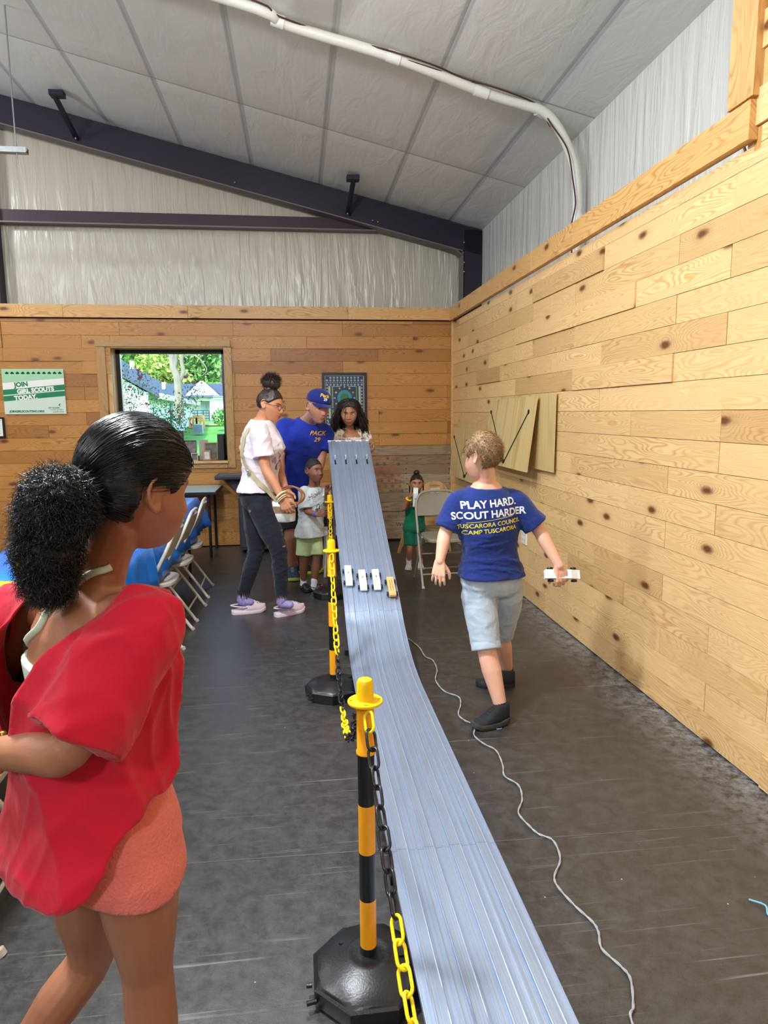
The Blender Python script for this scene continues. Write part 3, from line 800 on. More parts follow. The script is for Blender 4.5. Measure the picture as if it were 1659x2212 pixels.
M_DOORB = mat('pale_blue_door', '#b9d6de', 0.5)

# long white house on the left: its long side runs away from the window
hA = thing('house', 'long white house with a slate blue roof, seen at the left of the window', 'house', at(320, 905, 34))
P1 = at(319, 905, 30); P2 = at(412, 903, 50); ez = at(319, 849, 30).z; gz0 = -0.35
ez = 2.45
P1.z = P2.z = 0
perp = Vector((-(P2 - P1).y, (P2 - P1).x, 0)).normalized() * 9
mb = MB()
A, B, Cc, Dd = P1, P2, P2 + perp, P1 + perp
vs = [(q.x, q.y, z) for z in (gz0, ez) for q in (A, B, Cc, Dd)]
mb.add(vs, [(0, 1, 5, 4), (1, 2, 6, 5), (2, 3, 7, 6), (3, 0, 4, 7), (4, 5, 6, 7)])
mA = A + perp * .5; mb.add([(A.x, A.y, ez), (Dd.x, Dd.y, ez), (mA.x, mA.y, ez + 2.75)], [(0, 2, 1)])
mb.build('wall', M_SID, hA, smooth=0, world=True)
dir_ = (B - A).normalized(); pn = perp.normalized()
ridge_z = ez + 2.9
mb = MB()
e0 = A - dir_ * 0.6 - pn * 0.6; e1 = B + dir_ * 0.6 - pn * 0.6; r0 = A + pn * 4.5 + dir_ * 0.0 - dir_ * 0.6; r1 = B + pn * 4.5 - dir_ * 2.5; f0 = A + pn * 9.6 - dir_ * .6; f1 = B + pn * 9.6 + dir_ * .6
def z3(p, z): return (p.x, p.y, z)
vs = [z3(e0, ez - .1), z3(e1, ez - .1), z3(r1, ridge_z), z3(r0, ridge_z), z3(f0, ez - .1), z3(f1, ez - .1)]
vs += [(x, y, z - 0.15) for x, y, z in vs]
mb.add(vs, [(0, 1, 2, 3), (3, 2, 5, 4), (1, 5, 2), (0, 6, 7, 1), (0, 3, 9, 6), (3, 4, 10, 9), (7, 6, 9, 8), (4, 5, 11, 10), (5, 1, 7, 11)])
mb.build('roof', M_ROOF, hA, smooth=0, world=True)
mb = MB(); mb.bar(z3(e0, ez - .18), z3(e1, ez - .18), 0.12, 0.24); mb.bar(z3(A, 1.0), z3(A, ez), .2, .2, (0, 1, 0)); mb.bar(z3(B, 0), z3(B, ez), .2, .2, (0, 1, 0)); mb.build('fascia', M_TRIMW, hA, smooth=0, world=True)
M_TEAL = mat('teal_shutter', '#5d8f92', 0.6)
for k in (0.42, 0.62):
    q = A + (B - A) * k - pn * .04
    mb = MB(); mb.bar(z3(q, 0.9), z3(q, 2.1), 0.9, 0.05, (pn.x, pn.y, 0)); mb.build('window_shutter', M_TEAL, hA, smooth=0, world=True)
for (px_, py_, Yd) in ((285, 797, 33), (354, 841, 36)):
    q = at(px_, py_, Yd); mb = MB(); mb.cyl(q, q + Vector((0, 0, .35)), .09, n=8); mb.build('roof_vent', M_TRIMW, hA, world=True)

# porch house
hB = thing('house', 'small white house with gabled porch and blue door, at the right of the window', 'house', at(450, 905, 62))
def hp(px, py, Y=62): return at(px, py, Y)
L_ = hp(403, 860); R_ = hp(475, 862); Pk = hp(436, 828)
gzB = hp(440, 908).z
mb = MB()
def quad(a, b, y0, y1, zt, m=0):
    mb.b2((a, y0, gzB - .4), (b, y1, zt), m)
quad(L_.x - 4, hp(520, 860).x, 64, 72, L_.z + .05); quad(hp(457, 860).x, hp(520, 860).x, 61.5, 64, L_.z + .05)
mb.build('wall', M_SID, hB, smooth=0, world=True)
mb = MB()
mb.prism([(L_.x, L_.z), (R_.x, L_.z), (Pk.x, Pk.z)], (0, 62.2, 0), (1, 0, 0), (0, 0, 1), 0.2)
mb.build('gable', M_SID, hB, smooth=0, world=True)
mb = MB()
for s_, e_ in ((L_, Pk), (R_, Pk)):
    d_ = (e_ - s_); a_ = s_ - d_ * 0.1
    mb.bar((a_.x, 61.9, a_.z + .12), (e_.x, 61.9, e_.z + .12), 0.16, 0.28)
mb.bar((L_.x, 61.95, L_.z - .1), (R_.x, 61.95, L_.z - .1), .15, .3)
for px_ in (457, 404): q = hp(px_, 880); mb.b2((q.x - .12, 61.8, gzB), (q.x + .12, 62, L_.z))
q = hp(500, 861); mb.bar((R_.x - .5, 61.3, L_.z), (q.x + 3, 61.3, L_.z), .15, .25)
mb.build('fascia', M_TRIMW, hB, smooth=0, world=True)
mb = MB()
mb.add([(L_.x - .6, 62, L_.z - .05), (Pk.x, 62, Pk.z + .15), (Pk.x, 72, Pk.z + .15), (L_.x - .6, 72, L_.z - .05), (R_.x + .6, 62, R_.z - .05), (R_.x + .6, 72, R_.z - .05)], [(0, 1, 2, 3), (1, 4, 5, 2)])
rz_ = hp(480, 822).z
mb.add([(L_.x - 6, 61, L_.z + .05), (q.x + 6, 61, L_.z + .05), (q.x + 6, 68, rz_), (L_.x - 6, 68, rz_)], [(0, 1, 2, 3)])
mb.build('roof', M_ROOF, hB, smooth=0, world=True)
a_ = hp(434, 872, 64); b_ = hp(446, 905, 64)
mb = MB(); mb.b2((a_.x, 63.9, b_.z), (b_.x, 64.05, a_.z)); mb.build('front_door', M_DOORB, hB, smooth=0, world=True)
mb = MB()
za = hp(430, 887).z; zb = hp(430, 905).z
xa, xb = hp(405, 890).x, hp(455, 890).x
for i in range(4):
    z_ = za + (zb - za) * i / 3.2; mb.b2((xa, 60.9, z_ - .03), (xb, 60.96, z_ + .03))
for i in range(5): x_ = xa + (xb - xa) * i / 4; mb.b2((x_ - .04, 60.9, zb - .5), (x_ + .04, 60.98, za))
mb.build('porch_railing', mat('dark_green_rail', '#27474a', 0.6), hB, smooth=0, world=True)

# cooling unit, orange posts, mulch
q = at(429, 937, 42)
t = thing('cooling_unit', 'grey box-shaped air conditioning unit on the lawn outside the window', 'air conditioner', q)
hgt = at(429, 916, 42).z - q.z; wd_ = at(439, 930, 42).x - at(419, 930, 42).x
mb = MB(); mb.b2((-wd_ / 2, -.3, 0), (wd_ / 2, .3, hgt)); mb.build('body', mat('grey_unit', '#8d9aa8', 0.6), t, smooth=0, bevel=0.02)
mb = MB()
for i in range(9): x_ = -wd_ / 2 + .03 + (wd_ - .06) * i / 8; mb.b2((x_ - .012, -.33, .05), (x_ + .012, -.3, hgt - .05))
mb.build('grille', mat('grille_grey', '#5f6b78', 0.6), t, smooth=0)
t = thing('timber_rail', 'orange timber posts with a sloping top rail behind the cooling unit', 'railing', at(432, 925, 46))
M_ORG = mat('orange_timber', '#e09a4a', 0.7)
for i, (px_, y0_, y1_) in enumerate(((410, 905, 917), (417, 903, 917), (424, 901, 918), (432, 900, 922), (440, 899, 921), (425, 902, 912))):
    a_ = at(px_, y0_, 46); b_ = at(px_, y1_, 46); mb = MB(); mb.b2((a_.x - .06, 45.9, b_.z - .2), (a_.x + .06, 46.1, a_.z)); mb.build('post', M_ORG, t, smooth=0, world=True)
mb = MB(); mb.bar(at(406, 904, 46), at(441, 899, 46), .12, .12); mb.build('rail', M_ORG, t, smooth=0, world=True)
mb = MB(); c_ = at(470, 918, 47); mb.sphere((c_.x + 1.0, 48.5, .78), (3, 1.2, .12), 16, 6); tag(mb.build('mulch_bed', mat('mulch', '#a89178', 0.9, var=.2), smooth=180), 'pale brown mulch bed across the lawn', 'flower bed')

def leaf_blob(mb, c, r, n, size, rr, mi=0):
    c = Vector(c)
    for i in range(n):
        d = Vector((rr.gauss(0, 1), rr.gauss(0, 1), rr.gauss(0, 1))).normalized() * (rr.random() ** 0.4)
        p = c + Vector((d.x * r[0], d.y * r[1], d.z * r[2]))
        a = Vector((rr.gauss(0, 1), rr.gauss(0, 1), rr.gauss(0, 1))).normalized(); b = a.cross(Vector((rr.gauss(0, 1), rr.gauss(0, 1), rr.gauss(0, 1)))).normalized()
        s = size * rr.uniform(0.6, 1.4)
        mb.add([p - a * s, p + b * s * 0.45, p + a * s, p - b * s * 0.45], [(0, 1, 2, 3)], mi)
M_TRUNK = mat('pale_bark', '#8f8378', 0.85, var=0.2, vscale=3)
GREENS = [mat('foliage_' + n_, c_, 0.75, var=0.35, vscale=0.8) for n_, c_ in (('mid', '#75a356'), ('yellow', '#a9b860'), ('blue', '#74a98a'), ('dark', '#5c8c5a'))]
rr = random.Random(5)
trees = [(268, 84, 0, 'dense green tree at the far left behind the long house'), (300, 88, 2, 'bluish green tree behind the long house, second from the left'), (325, 80, 1, 'yellow green tree above the ridge of the long house'), (350, 90, 3, 'dark green tree left of the big forked trunk'),
         (372, 82, 1, 'yellowish tree right behind the forked trunk'), (398, 90, 2, 'bluish tree between the forked trunk and the porch house'), (425, 84, 0, 'green tree straight above the porch gable'), (450, 90, 2, 'hazy bluish tree above the porch house roof, right of the gable'), (478, 82, 0, 'green tree at the right edge of the window'), (236, 86, 3, 'dark tree hidden behind the left window jamb'), (500, 90, 3, 'dark tree hidden behind the right window casing')]
for (px_, Yd, gi, lab) in trees:
    b_ = at(px_, 905, Yd); t = thing('tree', lab, 'tree', (b_.x, Yd, 0.8), 0, 'trees behind the houses')
    mb = MB(); mb.tube([(0, 0, -1), (0.2, 0, 5), (0, 0, 12)], [0.25, 0.2, 0.1], 8); mb.build('trunk', M_TRUNK, t)
    mb = MB()
    for k in range(9):
        leaf_blob(mb, (rr.uniform(-1.8, 1.8), rr.uniform(-1.5, 1.5), 1.6 + k * 1.5), (2.1, 1.9, 1.6), 300, 0.34, rr, 0)
    mb.build('crown', GREENS[gi], t, smooth=0)
# pale forked tree
Yt = 26
t = thing('tree', 'pale bare-barked forked tree rising behind the houses in the middle of the window', 'tree', at(385, 905, Yt))
q = lambda x, y: at(x, y, Yt)
mb = MB()
mb.tube(catmull([q(388, 900), q(386, 850), q(383, 815), q(375, 795), q(371, 765), q(368, 735), q(364, 690)], 5), [0.17 - 0.0028 * i for i in range(31)], 8)
mb.tube(catmull([q(386, 826), q(392, 815), q(396, 800), q(392, 780), q(396, 755), q(399, 730), q(402, 690)], 5), [0.09 - 0.0014 * i for i in range(31)], 8)
mb.tube(catmull([q(376, 795), q(380, 775), q(382, 750), q(380, 700)], 5), [0.10 - .003 * i for i in range(16)], 8)
mb.tube(catmull([q(390, 818), q(398, 812), q(406, 800)], 5), [0.06 - .004 * i for i in range(11)], 8)
mb.tube(catmull([q(398, 765), q(425, 770), q(443, 790), q(446, 802), q(436, 812)], 5), [0.03 - .001 * i for i in range(21)], 6)
mb.tube(catmull([q(371, 770), q(358, 762), q(350, 745)], 5), [0.05 - .003 * i for i in range(11)], 6)
mb.build('trunk', M_TRUNK, t, world=True)
mb = MB()
for k in range(7): leaf_blob(mb, q(rr.uniform(350, 430), rr.uniform(640, 715)), (1.2, 1.0, .8), 200, 0.14, rr)
mb.build('crown', GREENS[2], t, smooth=0, world=True)
# low bush right
t = thing('bush', 'round green bush at the corner of the porch house', 'bush', at(480, 912, 44))
mb = MB(); leaf_blob(mb, at(481, 901, 44), (.75, .6, .55), 500, 0.12, rr); mb.build('foliage', GREENS[0], t, smooth=0, world=True)
mb = MB(); a_ = at(480, 918, 44); mb.cyl(a_, at(480, 900, 44), .05, n=6); mb.build('stem', M_TRUNK, t, world=True)

# crape myrtle in front of the window
Yc = 10.6
t = thing('flowering_shrub', 'flowering shrub with pink blossoms and thin twigs just outside the window', 'shrub', at(320, 1150, Yc))
M_LEAFG = mat('leaf_green', '#5f8b3d', 0.6, var=.2); M_LEAFO = mat('leaf_orange', '#c98f45', 0.6); M_LEAFD = mat('leaf_dark', '#33554c', 0.6); M_PINK = mat('pink_blossom', '#e0527a', 0.6); M_TWIG = mat('twig', '#6d5547', 0.8)
tw = MB(); lv = MB(); bl = MB()
ends = [(262, 850, 0), (275, 800, 0), (268, 770, 1), (300, 820, 1), (315, 812, 0), (300, 800, 1), (325, 880, 0), (350, 870, 0), (365, 850, 1), (340, 905, 1), (375, 890, 0), (390, 905, 1), (400, 880, 0), (410, 840, 1), (425, 830, 1), (430, 850, 0), (380, 870, 0), (365, 910, 0), (393, 848, 0), (280, 870, 0), (330, 930, 0), (360, 930, 0), (270, 900, 0), (395, 930, 1), (290, 835, 0), (345, 845, 0)]
for (ex, ey, kd) in ends:
    e_ = at(ex, ey, Yc + rr.uniform(-.4, .4)); s_ = at(320 + (ex - 330) * .35 + rr.uniform(-8, 8), 1010, Yc)
    m_ = (s_ + e_) / 2 + Vector((rr.uniform(-.12, .12), rr.uniform(-.1, .1), rr.uniform(0, .15)))
    pth = catmull([s_, m_, e_], 8)
    tw.tube(pth, [0.005 - 0.004 * i / 16 for i in range(17)], 5)
    for i in range(80):
        c_ = pth[rr.randint(6, 16)] + Vector((rr.gauss(0, .055), rr.gauss(0, .06), rr.gauss(0, .055)))
        a = Vector((rr.gauss(0, 1), rr.gauss(0, 1) * .5, rr.gauss(0, 1))).normalized(); b = Vector((a.z, rr.uniform(-.4, .4), -a.x)).normalized(); s = rr.uniform(.012, .024)
        lv.add([c_ - a * s, c_ + b * s * .38, c_ + a * s, c_ - b * s * .38], [(0, 1, 2, 3)], rr.choice([0, 0, 1, 2, 0]) if kd else rr.choice([0, 0, 2, 2, 1]))
for (bx_, by_) in ((298, 800), (300, 818), (318, 873), (367, 888), (388, 899), (414, 917), (303, 813), (400, 815), (340, 915), (280, 835), (420, 826)):
    c_ = at(bx_, by_, Yc)
    for i in range(14):
        bl.sphere(c_ + Vector((rr.gauss(0, .012), rr.gauss(0, .012), rr.gauss(0, .012))), .010, 6, 4)
tw.build('twigs', M_TWIG, t, world=True); lv.build('leaves', [M_LEAFG, M_LEAFO, M_LEAFD], t, smooth=0, world=True); bl.build('blossoms', M_PINK, t, world=True)

# ------------------------------------------------------------------ pictures and signs on the back wall
def wallpt(px, py, Y): return at(px, py, Y)
FY = WY - 0.006
# JOIN sign
c0 = at(3, 797, FY); c1 = at(137, 797, FY); c2 = at(144, 894, FY); c3 = at(12, 895, FY)
sw, sh = (c1 - c0).length, (c1 - c2).length
sg = thing('poster_sign', 'green and white recruiting sign reading JOIN GIRL SCOUTS TODAY on the back wall', 'sign', (c0.x, FY, c3.z))
M_SG = mat('sign_base', '#cfdccb', 0.6); M_SLG = mat('sign_light_green', '#a3cfa6', 0.6); M_SDG = mat('sign_green', '#0b7a4b', 0.6); M_SWH = mat('sign_white', '#ece9e2', 0.6)
mb = MB(); mb.b2((0, -0.008, 0), (sw, 0, sh)); mb.build('board', M_SG, sg, smooth=0)
UX, UZ = Vector((1, 0, 0)), Vector((0, 0, 1))
def sgp(u, v): return (u * sw, (1 - v) * sh)
mb = MB(); YO = Vector((0, -0.008, 0))
shape_on(mb, [sgp(0, .31), sgp(1, .205), sgp(1, 0), sgp(0, 0)], YO, UX, UZ, .0008, 0)
shape_on(mb, [sgp(0, .46), sgp(1, .345), sgp(1, .205), sgp(0, .31)], YO, UX, UZ, .0008, 2)
shape_on(mb, [sgp(0, .575), sgp(1, .465), sgp(1, .345), sgp(0, .46)], YO, UX, UZ, .0008, 1)
shape_on(mb, [sgp(0, .715), sgp(1, .60), sgp(1, .487), sgp(0, .60)], YO, UX, UZ, .0008, 1)
for i in range(11):
    u, v = sgp(.085 + i * .0855, .09)
    for dx, dz in ((-.011, 0), (.011, 0), (0, .009), (0, 0)): shape_on(mb, circ(u + dx, v + dz - .003, .0095, 10), YO, UX, UZ, .0012, 1)
rotm = math.atan2(0.115 * sh, sw)
ux = Vector((math.cos(rotm), 0, math.sin(rotm))); uy = Vector((-math.sin(rotm), 0, math.cos(rotm)))
def put(t_, u, v, s_, mi, bold=.0): 
    a, b = sgp(u, v); text_on(mb, t_, s_, YO + UX * a + UZ * b, ux if mi != 3 else UX, uy if mi != 3 else UZ, bold, .0016, mi=1 if mi == 3 else mi)
put('JOIN', .30, .345, .066, 1, .0034); put('GIRL SCOUTS', .525, .470, .062, 2, .0036); put('TODAY.', .36, .632, .064, 2, .0036)
put('JOINGIRLSCOUTSNC.ORG', .36, .94, .030, 3, .0016); put('girl scouts', .80, .86, .028, 3, .0005); put('north carolina', .85, .905, .022, 3); put('coastal pines', .87, .95, .022, 3)
a, b = sgp(.905, .80)
shape_on(mb, circ(a, b, .014, 10), YO, UX, UZ, .0012, 1); shape_on(mb, circ(a + .006, b - .002, .008, 10), YO, UX, UZ, .0016, 2)
mb.build('printing', [M_SLG, M_SDG, M_SWH], sg, smooth=0)
# small certificate
sg = thing('framed_certificate', 'small black framed certificate at the left edge, under the green sign', 'certificate', (at(13, 946, FY).x, FY, at(10, 946, FY).z))
hh = at(10, 901, FY).z - at(10, 946, FY).z
mb = MB(); mb.b2((-.30, -.018, 0), (0, 0, hh)); mb.build('frame', M_BLACKF, sg, smooth=0, bevel=.002)
mb = MB(); mb.b2((-.28, -.020, .02), (-.018, -.017, hh - .02)); mb.build('paper', M_PAPER, sg, smooth=0)
mb = MB()
mb.b2((-.26, -.0212, hh - .04), (-.03, -.020, hh - .034))
for k in range(4): mb.b2((-.25, -.0212, .05 + k * .025), (-.04, -.020, .053 + k * .025))
mb.build('printing', M_BLACK, sg, smooth=0)

# ornamental poster
a0 = at(695, 805, FY); a1 = at(793, 932, FY); pw, ph_ = a1.x - a0.x, a0.z - a1.z
ps = thing('framed_poster', 'framed ornamental poster of a dark arch and rows of round badges, behind the girl', 'poster', (a0.x, FY, a1.z))
mb = MB(); bd = .03
mb.b2((0, -.022, 0), (bd, 0, ph_)); mb.b2((pw - bd, -.022, 0), (pw, 0, ph_)); mb.b2((bd, -.022, 0), (pw - bd, 0, bd)); mb.b2((bd, -.022, ph_ - bd), (pw - bd, 0, ph_))
mb.build('frame', mat('navy_frame', '#10192a', 0.4), ps, smooth=0, bevel=.002)
mb = MB(); mb.b2((bd - .002, -.008, bd - .002), (pw - bd + .002, 0, ph_ - bd + .002)); mb.build('print', mat('poster_ground', '#1d3547', 0.5), ps, smooth=0)
mb = MB(); YO = Vector((0, -.008, 0))
def pp_(u, v): return (bd + u * (pw - 2 * bd), bd + (1 - v) * (ph_ - 2 * bd))
PC = [mat('poster_' + n_, c_, .5) for n_, c_ in (('dot', '#8e9bb0'), ('green', '#3f7a50'), ('gold', '#c98b36'), ('arch', '#26324e'), ('teal', '#2b8592'), ('cream', '#b9b494'), ('dgreen', '#2b6b3c'))]
def rect(u0, v0, u1, v1, mi, off=.0006):
    a, b = pp_(u0, v1); c, d = pp_(u1, v0); shape_on(mb, [(a, b), (c, b), (c, d), (a, d)], YO, UX, UZ, off, mi)
rect(0, 0, 1, .012, 5); rect(0, .988, 1, 1, 5); rect(0, 0, .018, 1, 5); rect(.982, 0, 1, 1, 5)
for uu in (.09, .86): rect(uu, .20, uu + .05, .80, 5, .0008); rect(uu + .06 if uu < .5 else uu - .06, .20, uu + .09 if uu < .5 else uu - .03, .80, 6, .0008)
for vv in (.045, .095, .175):
    for k in range(11):
        if vv == .045 and k in (0, 10): continue
        a, b = pp_(.06 + k * .088, vv); shape_on(mb, circ(a, b, .0125, 10), YO, UX, UZ, .001, 0)
for k in range(18): a, b = pp_(.05 + k * .053, .135); shape_on(mb, circ(a, b, .006, 8), YO, UX, UZ, .001, 5)
for k in range(13):
    for uu in (.06, .94): a, b = pp_(uu, .235 + k * .06); shape_on(mb, circ(a, b, .0105, 10), YO, UX, UZ, .001, 0)
for k in range(9): a, b = pp_(.08 + k * .105, .86); shape_on(mb, circ(a, b, .009, 8), YO, UX, UZ, .001, 5)
for vv in (.91, .96):
    for k in range(8): a, b = pp_(.1 + k * .115, vv); shape_on(mb, circ(a, b, .012, 10), YO, UX, UZ, .001, 0)
rect(.19, .20, .81, .80, 5, .0007); rect(.205, .21, .795, .79, 3, .0009)
a, b = pp_(.5, .42); shape_on(mb, circ(a, b, .125, 24, .14), YO, UX, UZ, .0011, 3); shape_on(mb, circ(a, b, .083, 24, .09), YO, UX, UZ, .0013, 4); shape_on(mb, circ(a, b + .003, .05, 20), YO, UX, UZ, .0015, 6)
mb.bar(Vector((a - .03, -.0098, b - .04)), Vector((a + .022, -.0098, b + .022)), .001, .010, (0, 1, 0), 2)
for k in range(12):
    an = 2 * PI * k / 12; shape_on(mb, circ(a + .112 * math.cos(an), b + .125 * math.sin(an), .011, 10), YO, UX, UZ, .0015, [0, 2, 5][k % 3])
for k in range(8): u0 = .24 + k * .067; rect(u0, .66 + .02 * (k % 2), u0 + .045, .77, [4, 5, 1, 4][k % 4], .0011)
mb.build('ornament', PC, ps, smooth=0)

# grey pallet board with stars
a0 = at(700, 1125, WY - .01); b0 = at(973, 961, WY - .01)
X0, X1, Z0, Z1 = 0.40, b0.x, 0.03, b0.z
pb = thing('pallet_board_sign', 'grey pallet wood flag board with orange stars and handwritten lines leaning on the back wall', 'sign', (X0, WY - .01, Z0))
mb = MB(); att = []
rrp = random.Random(2)
nrow = 10; rh = (Z1 - Z0) / nrow
def place_p(u, d, z): return (u, WY - .012 - d, z)
planks(mb, att, X0, X1, Z0, Z1, place_p, .016, lambda k, r: [], 21, row0=Z0, rowh=rh, off_amp=.002)
mb.attr = att
mb.build('slats', M_PALLET, pb, smooth=0, world=True)
mb = MB(); mb.b2((X0, WY - .014, Z0), (X1, WY - .004, Z1)); mb.build('backing', M_GAP, pb, smooth=0, world=True)
mb = MB(); YP = Vector((0, WY - .0305, 0))
xs0 = at(812, 985, WY - .03).x
for r_ in range(8):
    py_ = 966 + r_ * 12.0
    for k in range(6):
        px_ = 775 + k * 15.2 + (r_ % 2) * 7.5 + r_ * 0.7
        q = at(px_, py_, WY - .03)
        if px_ > 870: continue
        shape_on(mb, star(q.x, q.z, .026 + .004 * rrp.random()), YP, UX, UZ, .0012, 0 if (r_ > 3 or rrp.random() < .4) else 1)
mb.build('stars', [mat('orange_paint', '#c4572c', .7), mat('faded_rust_paint', '#7a4630', .7)], pb, smooth=0, world=True)
mb = MB()
for (tx, px_, py_, s_) in (('MOTIVA', 856, 1061, .045), ('NEMATHIA', 856, 1070, .058), ('Sidan', 853, 1077, .045), ('for', 851, 1084, .045), ('or what', 858, 1095, .052), ('it Signs', 858, 1103, .05), ('MONEY-ON', 858, 1116, .045), ('Wi', 863, 1133, .07)):
    q = at(px_, py_, WY - .03); text_on(mb, tx, s_, (q.x, WY - .0305, q.z), UX, UZ, -.0005, .0014)
mb.build('handwriting', mat('black_marker', '#241f1c', .8), pb, smooth=0, world=True)
mb = MB()
for px_ in (878, 970):
    for r_ in range(12):
        q = at(px_, 968 + r_ * 11, WY - .03)
        if q.z > Z0 + .3: mb = MB(); mb.sphere((q.x + rrp.uniform(-.01, .01), WY - .031, q.z), .006, 6, 4); mb.build('nail', M_BLACK, pb, world=True)

# ------------------------------------------------------------------ plywood boards with cords on the right wall
M_CORD = mat('black_cord', '#15130f', .8)
def ply_panel(label, ya, yb, za, zb, tilt, x0, back, cord=True):
    """board hung on the right wall between ya (near) and yb (far)"""
    t = thing('plywood_board', label, 'board', (x0, (ya + yb) / 2, za))
    def mk(yA, yB, zA, zB, xt, xb, nm):
        mb = MB(); th = .012
        vs = []
        for (y_, z_, xx) in ((yA, zA, xb), (yB, zA, xb), (yB, zB, xt), (yA, zB, xt)): vs += [(xx, y_, z_), (xx + th, y_, z_)]
        mb.add(vs, [(0, 6, 4, 2), (1, 3, 5, 7), (0, 2, 3, 1), (2, 4, 5, 3), (4, 6, 7, 5), (6, 0, 1, 7)])
        mb.attr = [(v[2] * 0.6, v[1] * 0.6, 0.2 + len(nm) * .01) for v in vs]
        return mb.build(nm, M_PLY, t, smooth=0, world=True)
    if back:
        mk(ya + back[0], yb + back[1], za + back[2], zb + back[3], WX - .03, WX - .035, 'back_panel')
    mk(ya, yb, za, zb, x0, x0 - tilt, 'front_panel')
    if cord:
        zt = zb - (zb - za) * .2; zm = za + (zb - za) * .085
        def X(z): return x0 - tilt * (zb - z) / (zb - za) - .004
        ym = (ya + yb) / 2 - .02
        mb = MB()
        for yy in (ya + (yb - ya) * .1, yb - (yb - ya) * .05): mb.cyl((X(zt), yy, zt), (X(zm), ym + (.02 if yy > ym else -.02), zm), .0035, n=6)
        mb.build('cord', M_CORD, t, world=True)
        mb = MB(); mb.sphere((X(zm) - .004, ym, zm), (.008, .03, .02), 10, 6); mb.build('knot', M_CORD, t, world=True)
        for yy in (ya + (yb - ya) * .1, yb - (yb - ya) * .05): mb = MB(); mb.sphere((X(zt), yy, zt), (.008, .012, .018), 8, 6); mb.build('knot', M_CORD, t, world=True)
    return t
def yz(px, py, X):
    d = AX_R * ((px - W_IMG / 2) / FPX) + AX_D * ((py - H_IMG / 2) / FPX) + AX_F
    k = X / d.x; return d.y * k, CAM_H + d.z * k
yN, zT = yz(1155, 856, 1.72); yF, _ = yz(1058, 864, 1.72); _, zB_ = yz(1163, 1028, 1.66)
ply_panel('overlapping pale plywood boards on the right wall with black V cord, nearer the viewer', yN, yF, zB_, zT, .07, 1.735, (-.27, -.16, .02, .02))
yN2, zT2 = yz(1056, 930, 1.74); yF2, _ = yz(980, 925, 1.74); _, zB2 = yz(980, 1032, 1.70)
ply_panel('plywood board with a black V-shaped cord on the right wall near the corner', 6.2, 7.55, zB2 + .02, 1.335, .05, 1.745, (.02, -.05, .03, .05))

ot = thing('wall_outlet', 'white double electrical outlet plate on the right wall behind the walking boy', 'outlet', (WX, 5.25, .50))
mb = MB(); mb.b2((-.008, -.06, -.06), (.006, .06, .06)); mb.build('plate', M_WHITE, ot, smooth=0, bevel=.002)
mb = MB()
for yy in (-.028, .028):
    for zz in (-.025, .025): mb.b2((-.0095, yy - .016, zz - .013), (-.007, yy + .016, zz + .013))
mb.build('socket', mat('socket_grey', '#cfccc4', .5), ot, smooth=0)
# ------------------------------------------------------------------ aluminium race track
def alu_mat(name='brushed_aluminium', col='#b5bac0', rough=0.33):
    T = NT(name, rough)
    T.b.inputs['Metallic'].default_value = 0.7
    tc = T.n('TexCoord')
    mp = T.n('Mapping'); mp.inputs['Scale'].default_value = (260, .25, .25); T.l(tc.outputs['Object'], mp.inputs[0])
    n = T.n('TexNoise', Scale=1.0, Detail=4.0, Roughness=0.6); T.l(mp.outputs[0], n.inputs['Vector'])
    mp2 = T.n('Mapping'); mp2.inputs['Scale'].default_value = (14, 5, 5); T.l(tc.outputs['Object'], mp2.inputs[0])
    n2 = T.n('TexNoise', Scale=1.0, Detail=6.0, Roughness=0.7); T.l(mp2.outputs[0], n2.inputs['Vector'])
    c = T.ramp(n.outputs['Fac'], [(0.3, '#a2b3cd'), (0.7, '#c8d6ee')])
    c = T.mix(T.ramp(n2.outputs['Fac'], [(0.45, (0, 0, 0, 1)), (0.75, (.35, .35, .35, 1))]), c, '#8f99ab')
    T.l(c, T.b.inputs['Base Color'])
    T.l(T.ramp(n2.outputs['Fac'], [(0.3, (rough * .85,) * 3 + (1,)), (0.7, (rough * 1.35,) * 3 + (1,))]), T.b.inputs['Roughness'])
    T.bump(n.outputs['Fac'], 0.05, 0.001)
    return T.m
M_ALU = alu_mat()
M_ALUD = mat('grey_metal', '#7c8086', 0.4, 0.8)
TX0, TW = 0.26, 0.352
def track_path():
    pts = [(-0.9, 0.09), (0.5, 0.09), (1.5, 0.09), (2.5, 0.088), (3.2, 0.088), (3.45, 0.095), (3.7, 0.135), (3.95, 0.23), (4.12, 0.325), (4.4, 0.465), (4.8, 0.655), (5.2, 0.86), (5.55, 1.045), (5.93, 1.262)]
    return [Vector((0, y, z)) for y, z in pts]
tp = catmull(track_path(), 6)
TR = thing('race_track', 'four-lane brushed aluminium race track sloping from a tall start down to the floor', 'race track', (TX0 + TW / 2, 2.5, 0))
def lane_profile():
    L = TW / 4; out = []
    for k in range(4):
        x = k * L
        out += [(x, .0045), (x + .003, .0045), (x + .0032, 0), (x + .0185, 0), (x + .019, .0015), (x + .0205, .0015), (x + .021, 0), (x + .0235, .0), (x + .0255, .0062), (x + .028, .0082), (x + .031, .0062), (x + .0565, .0062), (x + .0595, .0082), (x + .062, .0062), (x + .064, 0), (x + .067, 0), (x + .0675, .0015), (x + .069, .0015), (x + .0695, 0), (x + L - .0032, 0), (x + L - .003, .0045)]
    out += [(TW, .0045), (TW, -.012), (TW - .004, -.012), (TW - .004, -.004), (.004, -.004), (.004, -.012), (0, -.012)]
    return out
prof = lane_profile()
